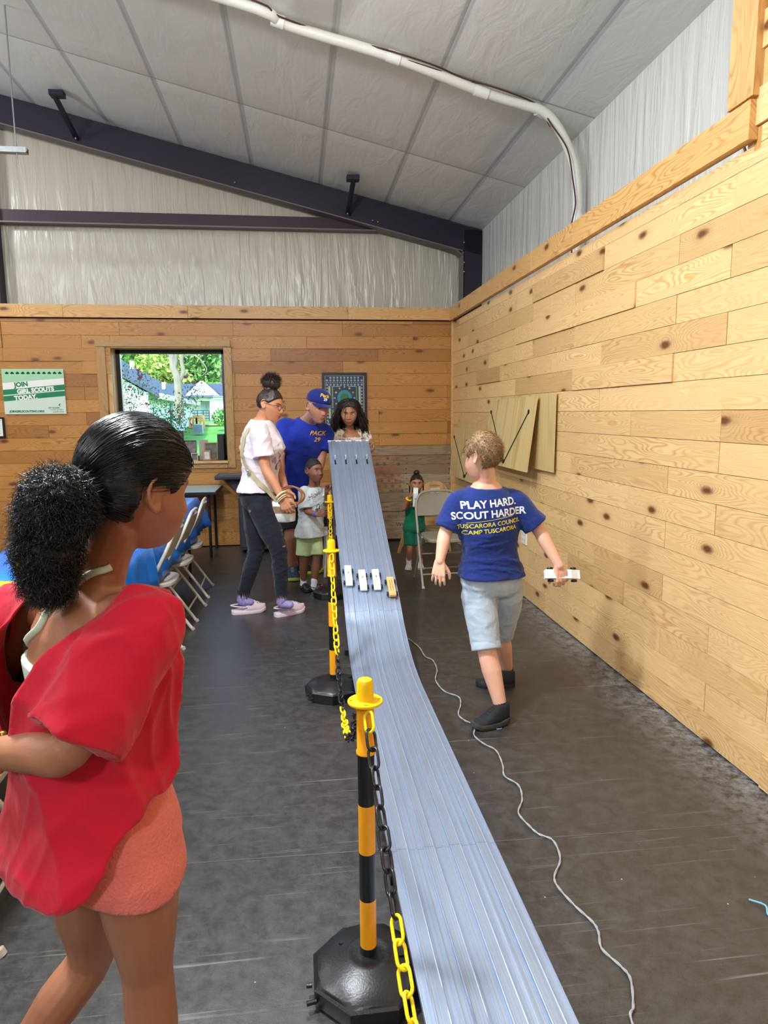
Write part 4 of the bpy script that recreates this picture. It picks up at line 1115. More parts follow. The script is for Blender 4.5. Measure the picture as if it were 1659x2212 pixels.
def deck(pts, name):
    mb = MB(); m = len(prof); vs = []
    for i, p in enumerate(pts):
        t = (pts[min(i + 1, len(pts) - 1)] - pts[max(i - 1, 0)]).normalized(); nrm = Vector((0, -t.z, t.y))
        for (x, h) in prof: vs.append(Vector((TX0 + x, p.y, p.z)) + nrm * h)
    fs = []
    for i in range(len(pts) - 1):
        for k in range(m):
            k2 = (k + 1) % m; fs.append((i * m + k, i * m + k2, (i + 1) * m + k2, (i + 1) * m + k))
    fs.append(tuple(range(m))[::-1]); fs.append(tuple((len(pts) - 1) * m + k for k in range(m)))
    mb.add(vs, fs); return mb.build(name, M_ALU, TR, smooth=25, world=True)
cut = [i for i, p in enumerate(tp) if p.y > 4.05][0]
cut2 = [i for i, p in enumerate(tp) if p.y > 1.9][0]
def shrink(a):
    a = [p.copy() for p in a]; d = (a[1] - a[0]).normalized(); a[0] += d * .0012; return a
deck(tp[:cut2 + 1], 'track_section'); deck(shrink(tp[cut2:cut + 1]), 'track_section'); deck(shrink(tp[cut:]), 'track_section')
def ty(y):
    for a, b in zip(tp[:-1], tp[1:]):
        if a.y <= y <= b.y:
            k = (y - a.y) / (b.y - a.y); p = a.lerp(b, k); t = (b - a).normalized(); return p, t, Vector((0, -t.z, t.y))
# start: end plate, slots and pins
pe, te, ne = ty(5.92)
mb = MB(); mb.bar((TX0 - .002, pe.y + .015, pe.z + .004), (TX0 + TW + .002, pe.y + .015, pe.z + .004), .012, .02); mb.build('end_plate', M_WHITE, TR, smooth=0, world=True)
pn_, tn_, nn_ = ty(5.66)
for k in range(4):
    x = TX0 + (k + .5) * TW / 4
    c = Vector((x, pn_.y, pn_.z)) + nn_ * .008
    R = Matrix((Vector((1, 0, 0)), tn_, nn_)).transposed()
    mb = MB(); mb.box(c, (.013, .11, .002), R); o = mb.build('pin_slot', M_BLACK, TR, smooth=0, world=True)
    mb = MB(); mb.box(c + nn_ * .018 + tn_ * .018, (.008, .014, .042), R); mb.build('start_pin', M_WHITE, TR, smooth=0, world=True, bevel=.001)
# supports
mb = MB()
for sx in (TX0 + .03, TX0 + TW - .03):
    mb.bar((sx, 5.86, 0.03), (sx, 5.80, 1.17), .03, .03)
    mb.bar((sx, 5.71, .03), (sx, 6.12, .03), .035, .035)
    mb.bar((sx, 5.86, .55), (sx, 5.72, .05), .02, .02)
mb.bar((TX0 - .02, 5.86, .045), (TX0 + TW + .02, 5.86, .045), .03, .03)
mb.bar((TX0 + .03, 5.83, .06), (TX0 + TW - .03, 5.83, .5), .02, .02)
mb.build('start_stand', M_ALUD, TR, smooth=0, world=True)
for y_, n_ in ((4.12, 'support_leg'), (2.0, 'support_leg'), (0.2, 'support_leg')):
    p, t_, n = ty(y_)
    for sx in (TX0 + .012, TX0 + TW - .012):
        mb = MB(); mb.bar((sx, y_, .03), (sx, y_, p.z - .014), .02, .035, (0, 1, 0)); o = mb.build('support_leg', M_ALUD, TR, smooth=0, world=True)
        mb = MB(); mb.b2((sx - .014, y_ - .022, 0.0), (sx + .014, y_ + .022, .032)); me = mb.mesh('rubber_foot'); me.materials.append(M_BLACK); me.transform(Matrix.Translation(-TR.location)); q = bpy.data.objects.new('rubber_foot', me); COL.objects.link(q); q.parent = o
    mb = MB(); mb.bar((TX0 + .01, y_, p.z - .03), (TX0 + TW - .01, y_, p.z - .03), .03, .02); mb.build('cross_bar', M_ALUD, TR, smooth=0, world=True)

# ------------------------------------------------------------------ little cars
def make_car(name, label, body_col, group, style=0):
    t = thing(name, label, 'toy car', (0, 0, 0), 0, group)
    L, Wd, Hh = .178, .0445, .03
    mb = MB()
    if style == 0: pr = [(-L / 2, 0), (L / 2, 0), (L / 2, .011), (L / 2 - .012, .012), (L / 2 - .05, .030), (-L / 2 + .01, .033), (-L / 2, .030)]
    else: pr = [(-L / 2 + .008, 0), (L / 2 - .006, 0), (L / 2, .006), (L / 2, .02), (L / 2 - .012, .028), (-L / 2 + .012, .03), (-L / 2, .022), (-L / 2, .008)]
    # x across, y along (+y = front)
    mb.prism([(-a, b) for a, b in pr], (-Wd / 2, 0, .010), (0, -1, 0), (0, 0, 1), -Wd)
    vs = mb.v
    body = mb.build('body', body_col, t, smooth=0, bevel=.0022)
    if style:
        mb = MB()
        for x in (-.007, .007): mb = MB(); mb.b2((x - .0012, -.05, .0385), (x + .0012, .055, .0402)); mb.build('groove', M_WHEELD, body, smooth=0)
    else:
        mb = MB(); text_on(mb, '5', .02, (0, -.012, .0433), (1, 0, 0), (0, 1, 0), .0005, 0); mb.build('number', M_INK, body, smooth=0)
    for sy in (-.058, .058):
        mb = MB(); mb.cyl((-.033, sy, .0105), (.033, sy, .0105), .0012, n=6); mb.build('axle', M_GALV, t)
        for sx in (-1, 1):
            mb = MB(); mb.lathe([(.004, -.005), (.0135, -.005), (.0148, -.003), (.0148, .003), (.0135, .005), (.007, .005), (.004, .002)], (sx * .030, sy, .0148), 20, Matrix.Rotation(PI / 2 * sx, 3, 'Y')); mb.build('wheel', M_WHEEL, t)
    return t
M_WHEEL = mat('black_wheel', '#141417', .35); M_WHEELD = mat('dark_groove', '#7a5a34', .8); M_INK = mat('green_ink', '#3c6a5c', .8)
M_CARW = mat('white_painted_wood', '#eef0f0', .5, var=.03, vscale=30); M_CARP = mat('raw_pine_car', '#dcb878', .55, var=.12, vscale=30)
def place_car(t, lane, y):
    p, tt, n = ty(y)
    c = Vector((TX0 + (lane + .5) * TW / 4, p.y, p.z)) + n * .0065
    f = -tt                         # heading down the slope
    M = Matrix((f.cross(n), f, n)).transposed().to_4x4(); M.translation = c
    t.matrix_world = M
cA = make_car('derby_car', 'white block race car with black wheels in the leftmost lane of the track', M_CARW, 'toy cars racing down the track')
cB = dup(cA, label='white block race car with black wheels in the second lane from the left'); cC = dup(cA, label='white block race car with black wheels in the third lane, beside the plain pine car')
cD = make_car('derby_car', 'unpainted pine race car with rounded ends in the rightmost lane', M_CARP, 'toy cars racing down the track', 1)
place_car(cA, 0, 4.33); place_car(cB, 1, 4.285); place_car(cC, 2, 4.285); place_car(cD, 3, 4.22)

# ------------------------------------------------------------------ stanchions and chain
M_YEL = mat('yellow_plastic', '#f7c400', .42, sss=0.0); M_ORA = mat('orange_yellow_plastic', '#f2a30c', .42); M_BLK = mat('glossy_black_plastic', '#131417', .35, var=.0, bump=.08, bscale=180)
M_YCH = mat('yellow_chain_plastic', '#f8dc14', .35); M_BCH = mat('black_chain_plastic', '#17181c', .3)
def octo(r): return [(r * math.cos(PI / 8 + PI / 4 * k), r * math.sin(PI / 8 + PI / 4 * k)) for k in range(8)]
M_DEEP = mat('deep_black', '#050506', .8); M_AMB = mat('amber_slot', '#8a5c00', .7)
def make_stanchion(label):
    t = thing('stanchion', label, 'stanchion', (0, 0, 0), 0, 'barrier posts along the track')
    mb = MB(); vs = []
    for r, z in ((.150, 0.0), (.157, .012), (.157, .05), (.150, .056)): vs += [(x, y, z) for x, y in octo(r)]
    fs = [tuple(range(8))[::-1]]
    for j in range(3):
        for k in range(8): fs.append((j * 8 + k, j * 8 + (k + 1) % 8, (j + 1) * 8 + (k + 1) % 8, (j + 1) * 8 + k))
    # octagon edge to round cone
    n = 32; ring = []
    def rr_at(a, R): 
        s = (a - PI / 8) % (PI / 4) - PI / 8
        return R * math.cos(PI / 8) / math.cos(s)
    o = len(vs)
    prof_ = [(1, .150, .056), (.5, .143, .060), (0, .135, .064), (0, .10, .078), (0, .062, .092), (0, .052, .094), (0, .045, .092), (0, .026, .094)]
    for (oc, r, z) in prof_:
        for k in range(n):
            a = 2 * PI * k / n; q = rr_at(a, r) * oc + r * (1 - oc) if oc else r
            vs.append((q * math.cos(a), q * math.sin(a), z))
    for j in range(len(prof_) - 1):
        for k in range(n): fs.append((o + j * n + k, o + j * n + (k + 1) % n, o + (j + 1) * n + (k + 1) % n, o + (j + 1) * n + k))
    fs.append(tuple(o + (len(prof_) - 1) * n + k for k in range(n)))
    mb.add(vs, fs)
    base = mb.build('base', M_BLK, t, smooth=30)
    for (x, y, r) in ((.082, .006, .021), (.088, -.05, .006), (-.07, .05, .006)):
        mb = MB()
        h = .064 + .02 * (1 - (math.hypot(x, y) - .062) / .073) + .008
        mb.cyl((x, y, h - .01), (x, y, h + .001), r, n=20)
        mb.build('hole', M_DEEP, base)
    mb = MB(); mb.tube([(.082 + .022 * math.cos(a / 20 * 2 * PI), .006 + .022 * math.sin(a / 20 * 2 * PI), .086 - .1 * .022 * math.cos(a / 20 * 2 * PI)) for a in range(20)], .0028, 6, closed=True); mb.build('filler_rim', M_BLK, base)
    mb = MB(); mb.cyl((-.165, -.02, .03), (-.15, -.02, .03), .006, n=8); mb.build('lug', M_BLK, base)
    mb = MB(); mb.cyl((-.165, -.07, .025), (-.14, -.065, .025), .006, n=8); mb.build('lug', M_BLK, base)
    def seg(z0, z1, m, nm='pole_band', r=.0215): mb = MB(); mb.lathe([(r, z0), (r, z1)], n=28); return mb.build(nm, m, t, smooth=40)
    seg(.08, .115, M_BLK); seg(.115, .25, M_ORA); seg(.25, .382, M_BLK); seg(.382, .515, M_ORA); seg(.515, .652, M_BLK)
    mb = MB(); mb.lathe([(.0215, .652), (.0245, .653), (.0245, .659), (.0222, .662), (.0222, .79)], n=28); mb.build('pole_band', M_ORA, t, smooth=40)
    mb = MB(); mb.lathe([(.022, .788), (.0435, .786), (.0445, .789), (.0435, .792), (.0225, .795), (.0215, .80), (.0208, .838), (.017, .846), (.008, .849)], n=32)
    cap = mb.build('cap', M_YEL, t, smooth=40)
    for a in (0, PI / 2, PI, -PI / 2): mb = MB(); mb.add([(.034 * math.cos(a) + .0055 * math.cos(b * PI / 5), .034 * math.sin(a) + .0028 * math.sin(b * PI / 5), .7935) for b in range(10)], [tuple(range(10))]); mb.build('chain_slot', M_AMB, cap, smooth=0)
    return t
st1 = make_stanchion('nearest yellow and black barrier post with octagonal black base beside the track'); st1.location = (.150, 1.612, 0)
st2 = dup(st1, (.160, 3.52, 0), 0.3, 'middle yellow and black barrier post, left of the track where the ramp flattens')
st3 = dup(st1, (.247, 5.52, 0), -0.2, 'farthest yellow and black barrier post, next to the small boy')
LK = None
def link_mesh(size=1.0):
    mb = MB(); L, Wd, r = .026 * size, .0125 * size, .0037 * size
    pts = []
    for a in range(9): an = -PI / 2 + PI * a / 8; pts.append((Wd * math.sin(an + PI / 2) if 0 else Wd * math.cos(an + PI / 2), 0, 0))
    pts = [(Wd * math.cos(PI * a / 8), 0, L - Wd + Wd * math.sin(PI * a / 8)) for a in range(9)] + [(-Wd * math.cos(PI * a / 8), 0, -(L - Wd) - Wd * math.sin(PI * a / 8)) for a in range(9)]
    mb.tube(pts, r, 8, closed=True); me = mb.mesh('chain_link'); me.polygons.foreach_set('use_smooth', [True] * len(me.polygons)); return me
LM = link_mesh()
LMY = LM.copy(); LMY.materials.append(M_YCH); LMB = LM.copy(); LMB.materials.append(M_BCH)
def chain(a, b, zlow, label, pattern, frac=.5):
    a = Vector(a); b = Vector(b); pts = []
    N = 400
    for i in range(N + 1):
        u = i / N; s = a.lerp(b, u); q = (u - frac)
        c = (zlow - a.z) / (frac * (frac - 1) if abs(frac - .5) < 1e-6 else frac * (frac - 1)); s.z = a.z + c * u * (u - 1) / 1.0 if False else a.z - (a.z - zlow) * (1 - ((u - .5) / .5) ** 2)
        pts.append(s)
    t = thing('barrier_chain', label, 'chain', a, 0, 'plastic barrier chains'); pitch = .0445
    acc = 0; k = 0; prev = pts[0]; nxt = pitch / 2
    d_tot = 0
    for i in range(1, len(pts)):
        d = (pts[i] - pts[i - 1]).length
        while d_tot + d >= nxt:
            u = (nxt - d_tot) / d; p = pts[i - 1].lerp(pts[i], u); z = (pts[i] - pts[i - 1]).normalized()
            x = Vector((1, 0, 0)); 
            y = z.cross(x).normalized(); x = y.cross(z)
            an = PI / 4 + (PI / 2 if k % 2 else 0) + .25 * math.sin(k * 1.9)
            R = Matrix((x * math.cos(an) + y * math.sin(an), y * math.cos(an) - x * math.sin(an), z)).transposed()
            o = bpy.data.objects.new('chain_link', LMY if pattern(k) else LMB); COL.objects.link(o); o.parent = t
            M = R.to_4x4(); M.translation = p - a; o.matrix_local = M
            k += 1; nxt += pitch
        d_tot += d
    return t
chain((.153, 1.572, .775), (.235, -.30, .775), .33, 'yellow and black plastic chain hanging from the nearest post towards the viewer', lambda k: k < 1 or (10 <= k <= 19) or k > 34)
chain((.158, 3.48, .775), (.140, 1.652, .775), .335, 'yellow and black plastic chain hanging between the middle post and the nearest post', lambda k: k < 14 or 23 <= k < 31 or k > 44)
chain((.245, 5.48, .775), (.165, 3.56, .775), .33, 'yellow plastic chain hanging between the farthest post and the middle post', lambda k: k < 22 or k > 30)
st0 = dup(st1, (.235, -.34, 0), .1, 'yellow and black barrier post behind the viewer, outside the photo')

# grey wire on the floor
wp = [(0.70, 4.35), (0.74, 4.165), (0.747, 3.994), (0.783, 3.924), (0.775, 3.758), (0.736, 3.608), (0.754, 3.456), (0.81, 3.368), (0.799, 3.27), (0.762, 3.165), (0.777, 3.085), (0.811, 3.029), (0.783, 2.937), (0.804, 2.843), (0.841, 2.773), (0.834, 2.652), (0.814, 2.56), (0.848, 2.484), (0.831, 2.386), (0.787, 2.298), (0.801, 2.208), (0.82, 2.164), (0.854, 2.119), (0.841, 2.02), (0.792, 1.945), (0.782, 1.891), (0.8, 1.806), (0.828, 1.734), (0.826, 1.689), (0.809, 1.631), (0.834, 1.57), (0.839, 1.523), (0.805, 1.441), (0.782, 1.402), (.76, 1.2), (.80, .9)]
mb = MB(); cw = catmull([Vector((x, y, .0045 + .004 * abs(math.sin(i * 2.1)))) for i, (x, y) in enumerate(wp)], 6)
mb.tube([p + Vector((0.0016 * math.cos(i * .9), 0, .0016 * math.sin(i * .9))) for i, p in enumerate(cw)], .0026, 8)
mb.tube([p - Vector((0.0016 * math.cos(i * .9), 0, .0016 * math.sin(i * .9))) for i, p in enumerate(cw)], .0026, 8)
tag(mb.build('grey_wire', mat('grey_wire', '#9b9f9f', .4)), 'thin wavy grey wire lying on the black floor right of the track', 'wire')
# floor seams
mb = MB(); mb.bar((-3, 2.245, .0004), (1.79, 2.125, .0004), .004, .0008); mb.build('trim_6', mat('seam_dust', '#5b5550', .9), smooth=0)['kind'] = 'structure'
mb = MB(); mb.tube(catmull([Vector((1.345, 1.76, .004)), Vector((1.37, 1.72, .012)), Vector((1.36, 1.69, .004)), Vector((1.40, 1.68, .006)), Vector((1.37, 1.65, .004))], 6), .003, 6)
tag(mb.build('blue_string', mat('blue_string', '#6fb4d6', .7)), 'short piece of light blue string on the floor at the right edge', 'string')
mb = MB(); mb.tube([(.905, 2.985, .003), (.925, 2.978, .006), (.93, 2.99, .003)], .003, 5); tag(mb.build('blue_scrap', mat('blue_scrap', '#5a86b0', .7)), 'tiny blue scrap on the floor near the walking boy', 'scrap')

# ------------------------------------------------------------------ folding chairs
def make_folding_chair(label, col_m, group):
    t = thing('folding_chair', label, 'chair', (0, 0, 0), 0, group)
    R_ = .0115
    # continuous front leg / back frame
    pts = []
    for s in (1,):
        pts += [(.225, -.215, .0), (.222, -.06, .27), (.215, .05, .46), (.21, .145, .64), (.195, .18, .72), (.155, .20, .775), (.10, .205, .795), (0, .207, .80)]
    full = catmull(pts, 5); full = full + [Vector((-p.x, p.y, p.z)) for p in reversed(full[:-1])]
    mb = MB(); mb.tube(full, R_, 10); FRM = mb.build('frame', col_m, t)
    for s in (-1, 1):
        mb = MB(); mb.tube([(s * .205, .225, .0), (s * .205, .09, .20), (s * .203, -.07, .425)], R_, 10); leg = mb.build('leg', col_m, t)
        mb = MB(); mb.cyl((s * .205, .227, 0.0), (s * .205, .219, .018), .0145, n=10); mb.build('foot_cap', M_CAPG, leg)
        mb = MB(); mb.cyl((s * .225, -.218, 0), (s * .224, -.209, .02), .0145, n=10); mb.build('foot_cap', M_CAPG, FRM)
        mb = MB(); mb.bar((s * .217, .03, .44), (s * .207, -.05, .415), .004, .022, (0, 0, 1)); mb.sphere((s * .218, .035, .445), .009, 8, 6); mb.build('hinge', M_GALV, t)
    mb = MB(); mb.tube([(-.205, .165, .09), (.205, .165, .09)], .007, 8); mb.tube([(-.205, .055, .25), (.205, .055, .25)], .007, 8); mb.build('stretcher', col_m, t)
    mb = MB(); mb.tube([(-.223, -.15, .11), (.223, -.15, .11)], .007, 8); mb.build('stretcher', col_m, t)
    # seat pan
    mb = MB(); n = 9; g = []
    for j in range(n):
        for i in range(n):
            u, v = i / (n - 1) * 2 - 1, j / (n - 1) * 2 - 1
            wx = .19 * (1 - .05 * (v > .0) * v)
            su = u * wx; sv = -.02 + v * .195
            k_ = max(0, (abs(u) * abs(v)) ** 3) * .03
            g.append((su - math.copysign(k_, u), sv - math.copysign(k_, v), .432 - .008 * (1 - u * u) * (1 - v * v) - (.012 if v <= -1 else 0)))
    top = g; bot = [(x, y, z - (.028 if True else 0)) for x, y, z in g]
    fs = []
    for j in range(n - 1):
        for i in range(n - 1):
            a = j * n + i; fs.append((a, a + 1, a + n + 1, a + n)); b = a + n * n; fs.append((b + n, b + n + 1, b + 1, b))
    edge = [i for i in range(n)] + [j * n + n - 1 for j in range(1, n)] + [(n - 1) * n + i for i in range(n - 2, -1, -1)] + [j * n for j in range(n - 2, 0, -1)]
    for a, b in zip(edge, edge[1:] + edge[:1]): fs.append((b, a, a + n * n, b + n * n))
    mb.add(top + bot, fs); mb.build('seat', M_SEAT if col_m is M_CHB else M_SEATL, t, smooth=50, bevel=.006)
    # backrest panel
    mb = MB(); vs = []; n = 13
    for th in (0, .004):
        for (z, dy) in ((.585, .118), (.62, .135), (.66, .155), (.70, .172), (.74, .188), (.775, .20)):
            hw = .205 if z < .66 else (.203 if z < .70 else (.192 if z < .74 else (.175 if z < .77 else .14)))
            for i in range(n):
                u = i / (n - 1) * 2 - 1; vs.append((u * hw, dy + .022 * (1 - u * u) + th, z))
    fs = []; rows = 6
    for l in range(2):
        for j in range(rows - 1):
            for i in range(n - 1):
                a = l * rows * n + j * n + i; q = (a, a + 1, a + n + 1, a + n); fs.append(q if l == 0 else q[::-1])
    ed = [i for i in range(n)] + [j * n + n - 1 for j in range(1, rows)] + [(rows - 1) * n + i for i in range(n - 2, -1, -1)] + [j * n for j in range(rows - 2, 0, -1)]
    for a, b in zip(ed, ed[1:] + ed[:1]): fs.append((b, a, a + rows * n, b + rows * n))
    mb.add(vs, fs); mb.build('backrest', M_SEAT if col_m is M_CHB else M_SEATL, t, smooth=60)
    return t
M_CHB = mat('beige_chair_tube', '#9d9282', .38, .1); M_SEAT = mat('beige_chair_panel', '#8f8779', .45, .05); M_CAPG = mat('chair_foot_cap', '#b3a99b', .5)
M_CHL = mat('light_chair_tube', '#cfc8ba', .38, .1); M_SEATL = mat('light_chair_panel', '#b4aca0', .45, .05)
ch = make_folding_chair('light beige metal folding chair at the blue table, nearest of the row of three', M_CHL, 'folding chairs along the blue table')
ch.location = (-.99, 4.57, 0); ch.rotation_euler.z = -PI / 2
dup(ch, (-.985, 5.18, 0), -PI / 2 - .02, 'light beige metal folding chair at the blue table, middle of the row of three')
dup(ch, (-.995, 5.82, 0), -PI / 2 + .03, 'light beige metal folding chair at the blue table, farthest of the row of three')
dup(ch, (-2.02, 4.4, 0), PI / 2, 'light beige metal folding chair on the far side of the blue table, left edge')
dup(ch, (-1.090, 2.050, 0), -PI / 2, 'folding chair at the lower left edge with only its foot in view')
cr = make_folding_chair('beige metal folding chair facing the viewer between the toddler and the walking boy', M_CHB, None)
cr.location = (1.255, 5.855, 0); cr.rotation_euler.z = .04

# ------------------------------------------------------------------ tables with plastic covers
def table(label, x0, x1, y0, y1, zt, top_m=None):
    t = thing('folding_table', label, 'table', ((x0 + x1) / 2, (y0 + y1) / 2, 0))
    mb = MB(); mb.b2((x0, y0, zt - .03), (x1, y1, zt)); mb.build('tabletop', top_m or M_WHITE, t, smooth=0, world=True, bevel=.006)
    for sx in (x0 + .08, x1 - .08):
        for sy in (y0 + .15, y1 - .15):
            mb = MB(); mb.cyl((sx, sy, 0), (sx, sy, zt - .03), .014, n=10); mb.build('leg', M_BLACK, t, world=True)
    return t
def cloth(label, x0, x1, y0, y1, zt, drop, m, seed, folds=1.0):
    """thin plastic cover: top sheet and a falling skirt with folds and pointed corners"""
    r = random.Random(seed); mb = MB()
    nx, ny = 14, 44
    def P(u, v):
        # u,v beyond [0,1] hang down
        ox = max(0, -u, u - 1); oy = max(0, -v, v - 1)
        cx = min(max(u, 0), 1); cy = min(max(v, 0), 1)
        return cx, cy, ox, oy
    us = [-drop / (x1 - x0) * k / 5 for k in range(5, 0, -1)] + [k / nx for k in range(nx + 1)] + [1 + drop / (x1 - x0) * k / 5 for k in range(1, 6)]
    vs_ = [-drop / (y1 - y0) * k / 5 for k in range(5, 0, -1)] + [k / ny for k in range(ny + 1)] + [1 + drop / (y1 - y0) * k / 5 for k in range(1, 6)]
    V = []
    for v in vs_:
        for u in us:
            cx, cy, ox, oy = P(u, v)
            hx, hy = ox * (x1 - x0), oy * (y1 - y0)
            x = x0 + cx * (x1 - x0); y = y0 + cy * (y1 - y0)
            d = math.hypot(hx, hy) if (hx and hy) else max(hx, hy)
            wob = folds * (.012 * math.sin(y * 23 + 2 * math.sin(y * 7)) + .010 * noise.noise(Vector((y * 9, x * 9, 1.0))) * 2) * min(1, d / .1)
            sx = -1 if u < 0 else (1 if u > 1 else 0); sy = -1 if v < 0 else (1 if v > 1 else 0)
            out = .012 + .05 * d / drop * .6
            if sx: x += sx * (out + wob + (.16 * d if sy else 0))
            if sy: y += sy * (out + folds * .014 * math.sin(x * 21) * min(1, d / .1) + (.16 * d if sx else 0))
            z = zt + .003 - d * (.97 if not (sx and sy) else .90)
            if d == 0: z += .0025 * noise.noise(Vector((x * 6, y * 6, 0)))
            V.append((x, y, z))
    n = len(us); fs = []
    for j in range(len(vs_) - 1):
        for i in range(n - 1): a = j * n + i; fs.append((a, a + 1, a + n + 1, a + n))
    mb.add(V, fs); o = mb.build('table_cover', m, smooth=180)
    sd = o.modifiers.new('thickness', 'SOLIDIFY'); sd.thickness = .0012
    return tag(o, label, 'table cover')
M_BLUE = mat('blue_plastic_sheet', '#1d74d8', .33, bump=.35, bscale=9, var=.12, vscale=4); M_YELC = mat('yellow_plastic_sheet', '#f2d52c', .4, bump=.3, bscale=9)
table('long table under the blue plastic cover with folding chairs along it', -1.68, -.93, 3.42, 6.46, .735)
cloth('bright blue plastic cover on the long table left of the standing woman', -1.68, -.93, 3.42, 6.46, .736, .30, M_BLUE, 3)
table('table under the yellow plastic cover at the left edge', -1.75, -1.03, 1.5, 3.3, .735)
cloth('yellow plastic cover on the table at the left edge, behind the girl in red', -1.75, -1.03, 1.5, 3.3, .736, .28, M_YELC, 5)
# drop corner of the blue cover
wt = thing('side_table', 'small table with a pale blue top and black edge against the back wall', 'table', (-1.2, 7.55, 0))
mb = MB(); mb.b2((-1.7, 7.2, .705), (-.86, 7.86, .712)); mb.build('tabletop', mat('pale_blue_top', '#9fc3cf', .3), wt, smooth=0, world=True)
mb = MB(); mb.b2((-1.71, 7.19, .68), (-.85, 7.87, .705)); mb.build('edge', M_BLACK, wt, smooth=0, world=True)
for sx in (-1.62, -.94):
    for sy in (7.28, 7.78): mb = MB(); mb.cyl((sx, sy, 0), (sx, sy, .68), .015, n=10); mb.build('leg', M_BLACK, wt, world=True)
# black shelf bracket on the wall
M_DKG = mat('dark_grey_plastic', '#2c2e38', .5)
sh = thing('wall_bracket', 'dark grey wall bracket with a flat tray top, left of the standing woman', 'bracket', (-.78, 7.89, .75))
mb = MB(); mb.b2((-.90, 7.5, .80), (-.55, 7.89, .845)); mb.build('tray', M_DKG, sh, smooth=0, world=True, bevel=.012)
mb = MB(); mb.prism([(-.86, .80), (-.80, .78), (-.74, .72), (-.70, .665), (-.66, .66), (-.62, .70), (-.60, .80)][::-1], (0, 7.62, 0), (1, 0, 0), (0, 0, 1), -.10); mb.build('arm', M_DKG, sh, smooth=0, world=True, bevel=.006)
mb = MB(); mb.b2((-.87, 7.53, .845), (-.62, 7.82, .849)); mb.build('tray_insert', mat('grey_insert', '#5d6370', .5), sh, smooth=0, world=True)
cbn = thing('cabinet', 'dark grey low cabinet against the back wall behind the standing woman', 'cabinet', (-.5, 7.65, 0))
mb = MB(); mb.b2((-.65, 7.42, .04), (-.32, 7.88, .62)); mb.build('body', M_DKG, cbn, smooth=0, world=True, bevel=.006)
mb = MB(); mb.b2((-.635, 7.405, .07), (-.335, 7.42, .59)); o = mb.build('door', M_DKG, cbn, smooth=0, world=True, bevel=.004)
mb = MB(); mb.b2((-.37, 7.39, .3), (-.36, 7.405, .4)); mb.build('handle', M_GALV, o, smooth=0, world=True)
bn = thing('bench', 'long dark bench against the back wall behind the man and the small boy', 'bench', (.1, 7.65, 0))
mb = MB(); mb.b2((-.28, 7.35, .31), (.50, 7.85, .40)); mb.build('seat', M_BLACK, bn, smooth=0, world=True, bevel=.01)
mb = MB(); mb.b2((-.28, 7.38, .04), (.50, 7.46, .12)); mb.build('lower_rail', M_BLACK, bn, smooth=0, world=True)
for sx in (-.24, .46):
    for sy in (7.42, 7.80): mb = MB(); mb.b2((sx - .02, sy - .02, 0), (sx + .02, sy + .02, .31)); mb.build('leg', M_BLACK, bn, smooth=0, world=True)

# light wooden child's chair
hc = thing('wooden_chair', 'light wooden child chair with a handle slot and paper label, behind the folding chair', 'chair', (1.36, 7.2, 0))
def wmb(): m_ = MB(); m_.attr = []; return m_
def fillattr(m_): m_.attr = [(v[2] * .7 + v[0] * .3, v[0] * .4 + v[1], .31) for v in m_.v]
mb = MB(); 
arch = [(-.125, 0), (.125, 0)] + [(.125 * math.cos(a), .02 + .115 * math.sin(a)) for a in [PI * k / 16 for k in range(17)]]
cxh, zb_ = 1.48, .625
outer = [(.15 * math.cos(PI * k / 24), .135 * math.sin(PI * k / 24)) for k in range(25)]
inner = [(.06 * math.cos(2 * PI * k / 24), .080 + .012 * math.sin(2 * PI * k / 24)) for k in range(24)]
vs = []; fs = []
# panel with a slot: build as strips between outer arch ring and slot
oo = [(.15, -.05)] + outer + [(-.15, -.05)]
ring_o = []
for k in range(24):
    a = 2 * PI * k / 24; ca, sa = math.cos(a), math.sin(a)
    # ray from slot centre to the outline
    best = None
    for (p, q) in zip(oo, oo[1:] + oo[:1]):
        ex, ez = q[0] - p[0], q[1] - p[1]; den = ca * ez - sa * ex
        if abs(den) < 1e-9: continue
        tt = ((p[0]) * ez - (p[1] - .080) * ex) / den; ss = ((p[0]) * sa - (p[1] - .080) * ca) / den
        if tt > 0 and -1e-6 <= ss <= 1 + 1e-6 and (best is None or tt < best): best = tt
    ring_o.append((ca * best, .080 + sa * best))
for yy in (7.34, 7.36):
    for rg in (ring_o, inner):
        for (a, b) in rg: vs.append((cxh + a, yy, zb_ + b))
for k in range(24):
    k2 = (k + 1) % 24
    fs += [(k, k2, 24 + k2, 24 + k), (48 + k2, 48 + k, 72 + k, 72 + k2), (k2, k, 48 + k, 48 + k2), (24 + k, 24 + k2, 72 + k2, 72 + k)]
mb.add(vs, fs); fillattr(mb); mb.build('backrest', M_LIGHTWOOD, hc, smooth=0, world=True)
mb = MB(); mb.b2((cxh - .05, 7.332, .615), (cxh + .06, 7.339, .675)); lb = mb.build('paper_label', M_PAPER, hc, smooth=0, world=True)
mb = MB(); text_on(mb, 'KOA', .045, (cxh + .005, 7.3305, .643), UX, UZ, .0004, .0006); mb.build('lettering', M_BLACK, lb, smooth=0, world=True)
legs = [((1.05, 7.16, 0), (1.24, 7.20, .60)), ((1.62, 7.16, 0), (1.50, 7.18, .66)), ((1.14, 7.50, 0), (1.32, 7.37, .72)), ((1.68, 7.50, 0), (1.62, 7.37, .66))]
for a, b in legs: mb = MB(); mb.bar(a, b, .022, .03); fillattr(mb); mb.build('leg', M_LIGHTWOOD, hc, smooth=0, world=True, bevel=.002)
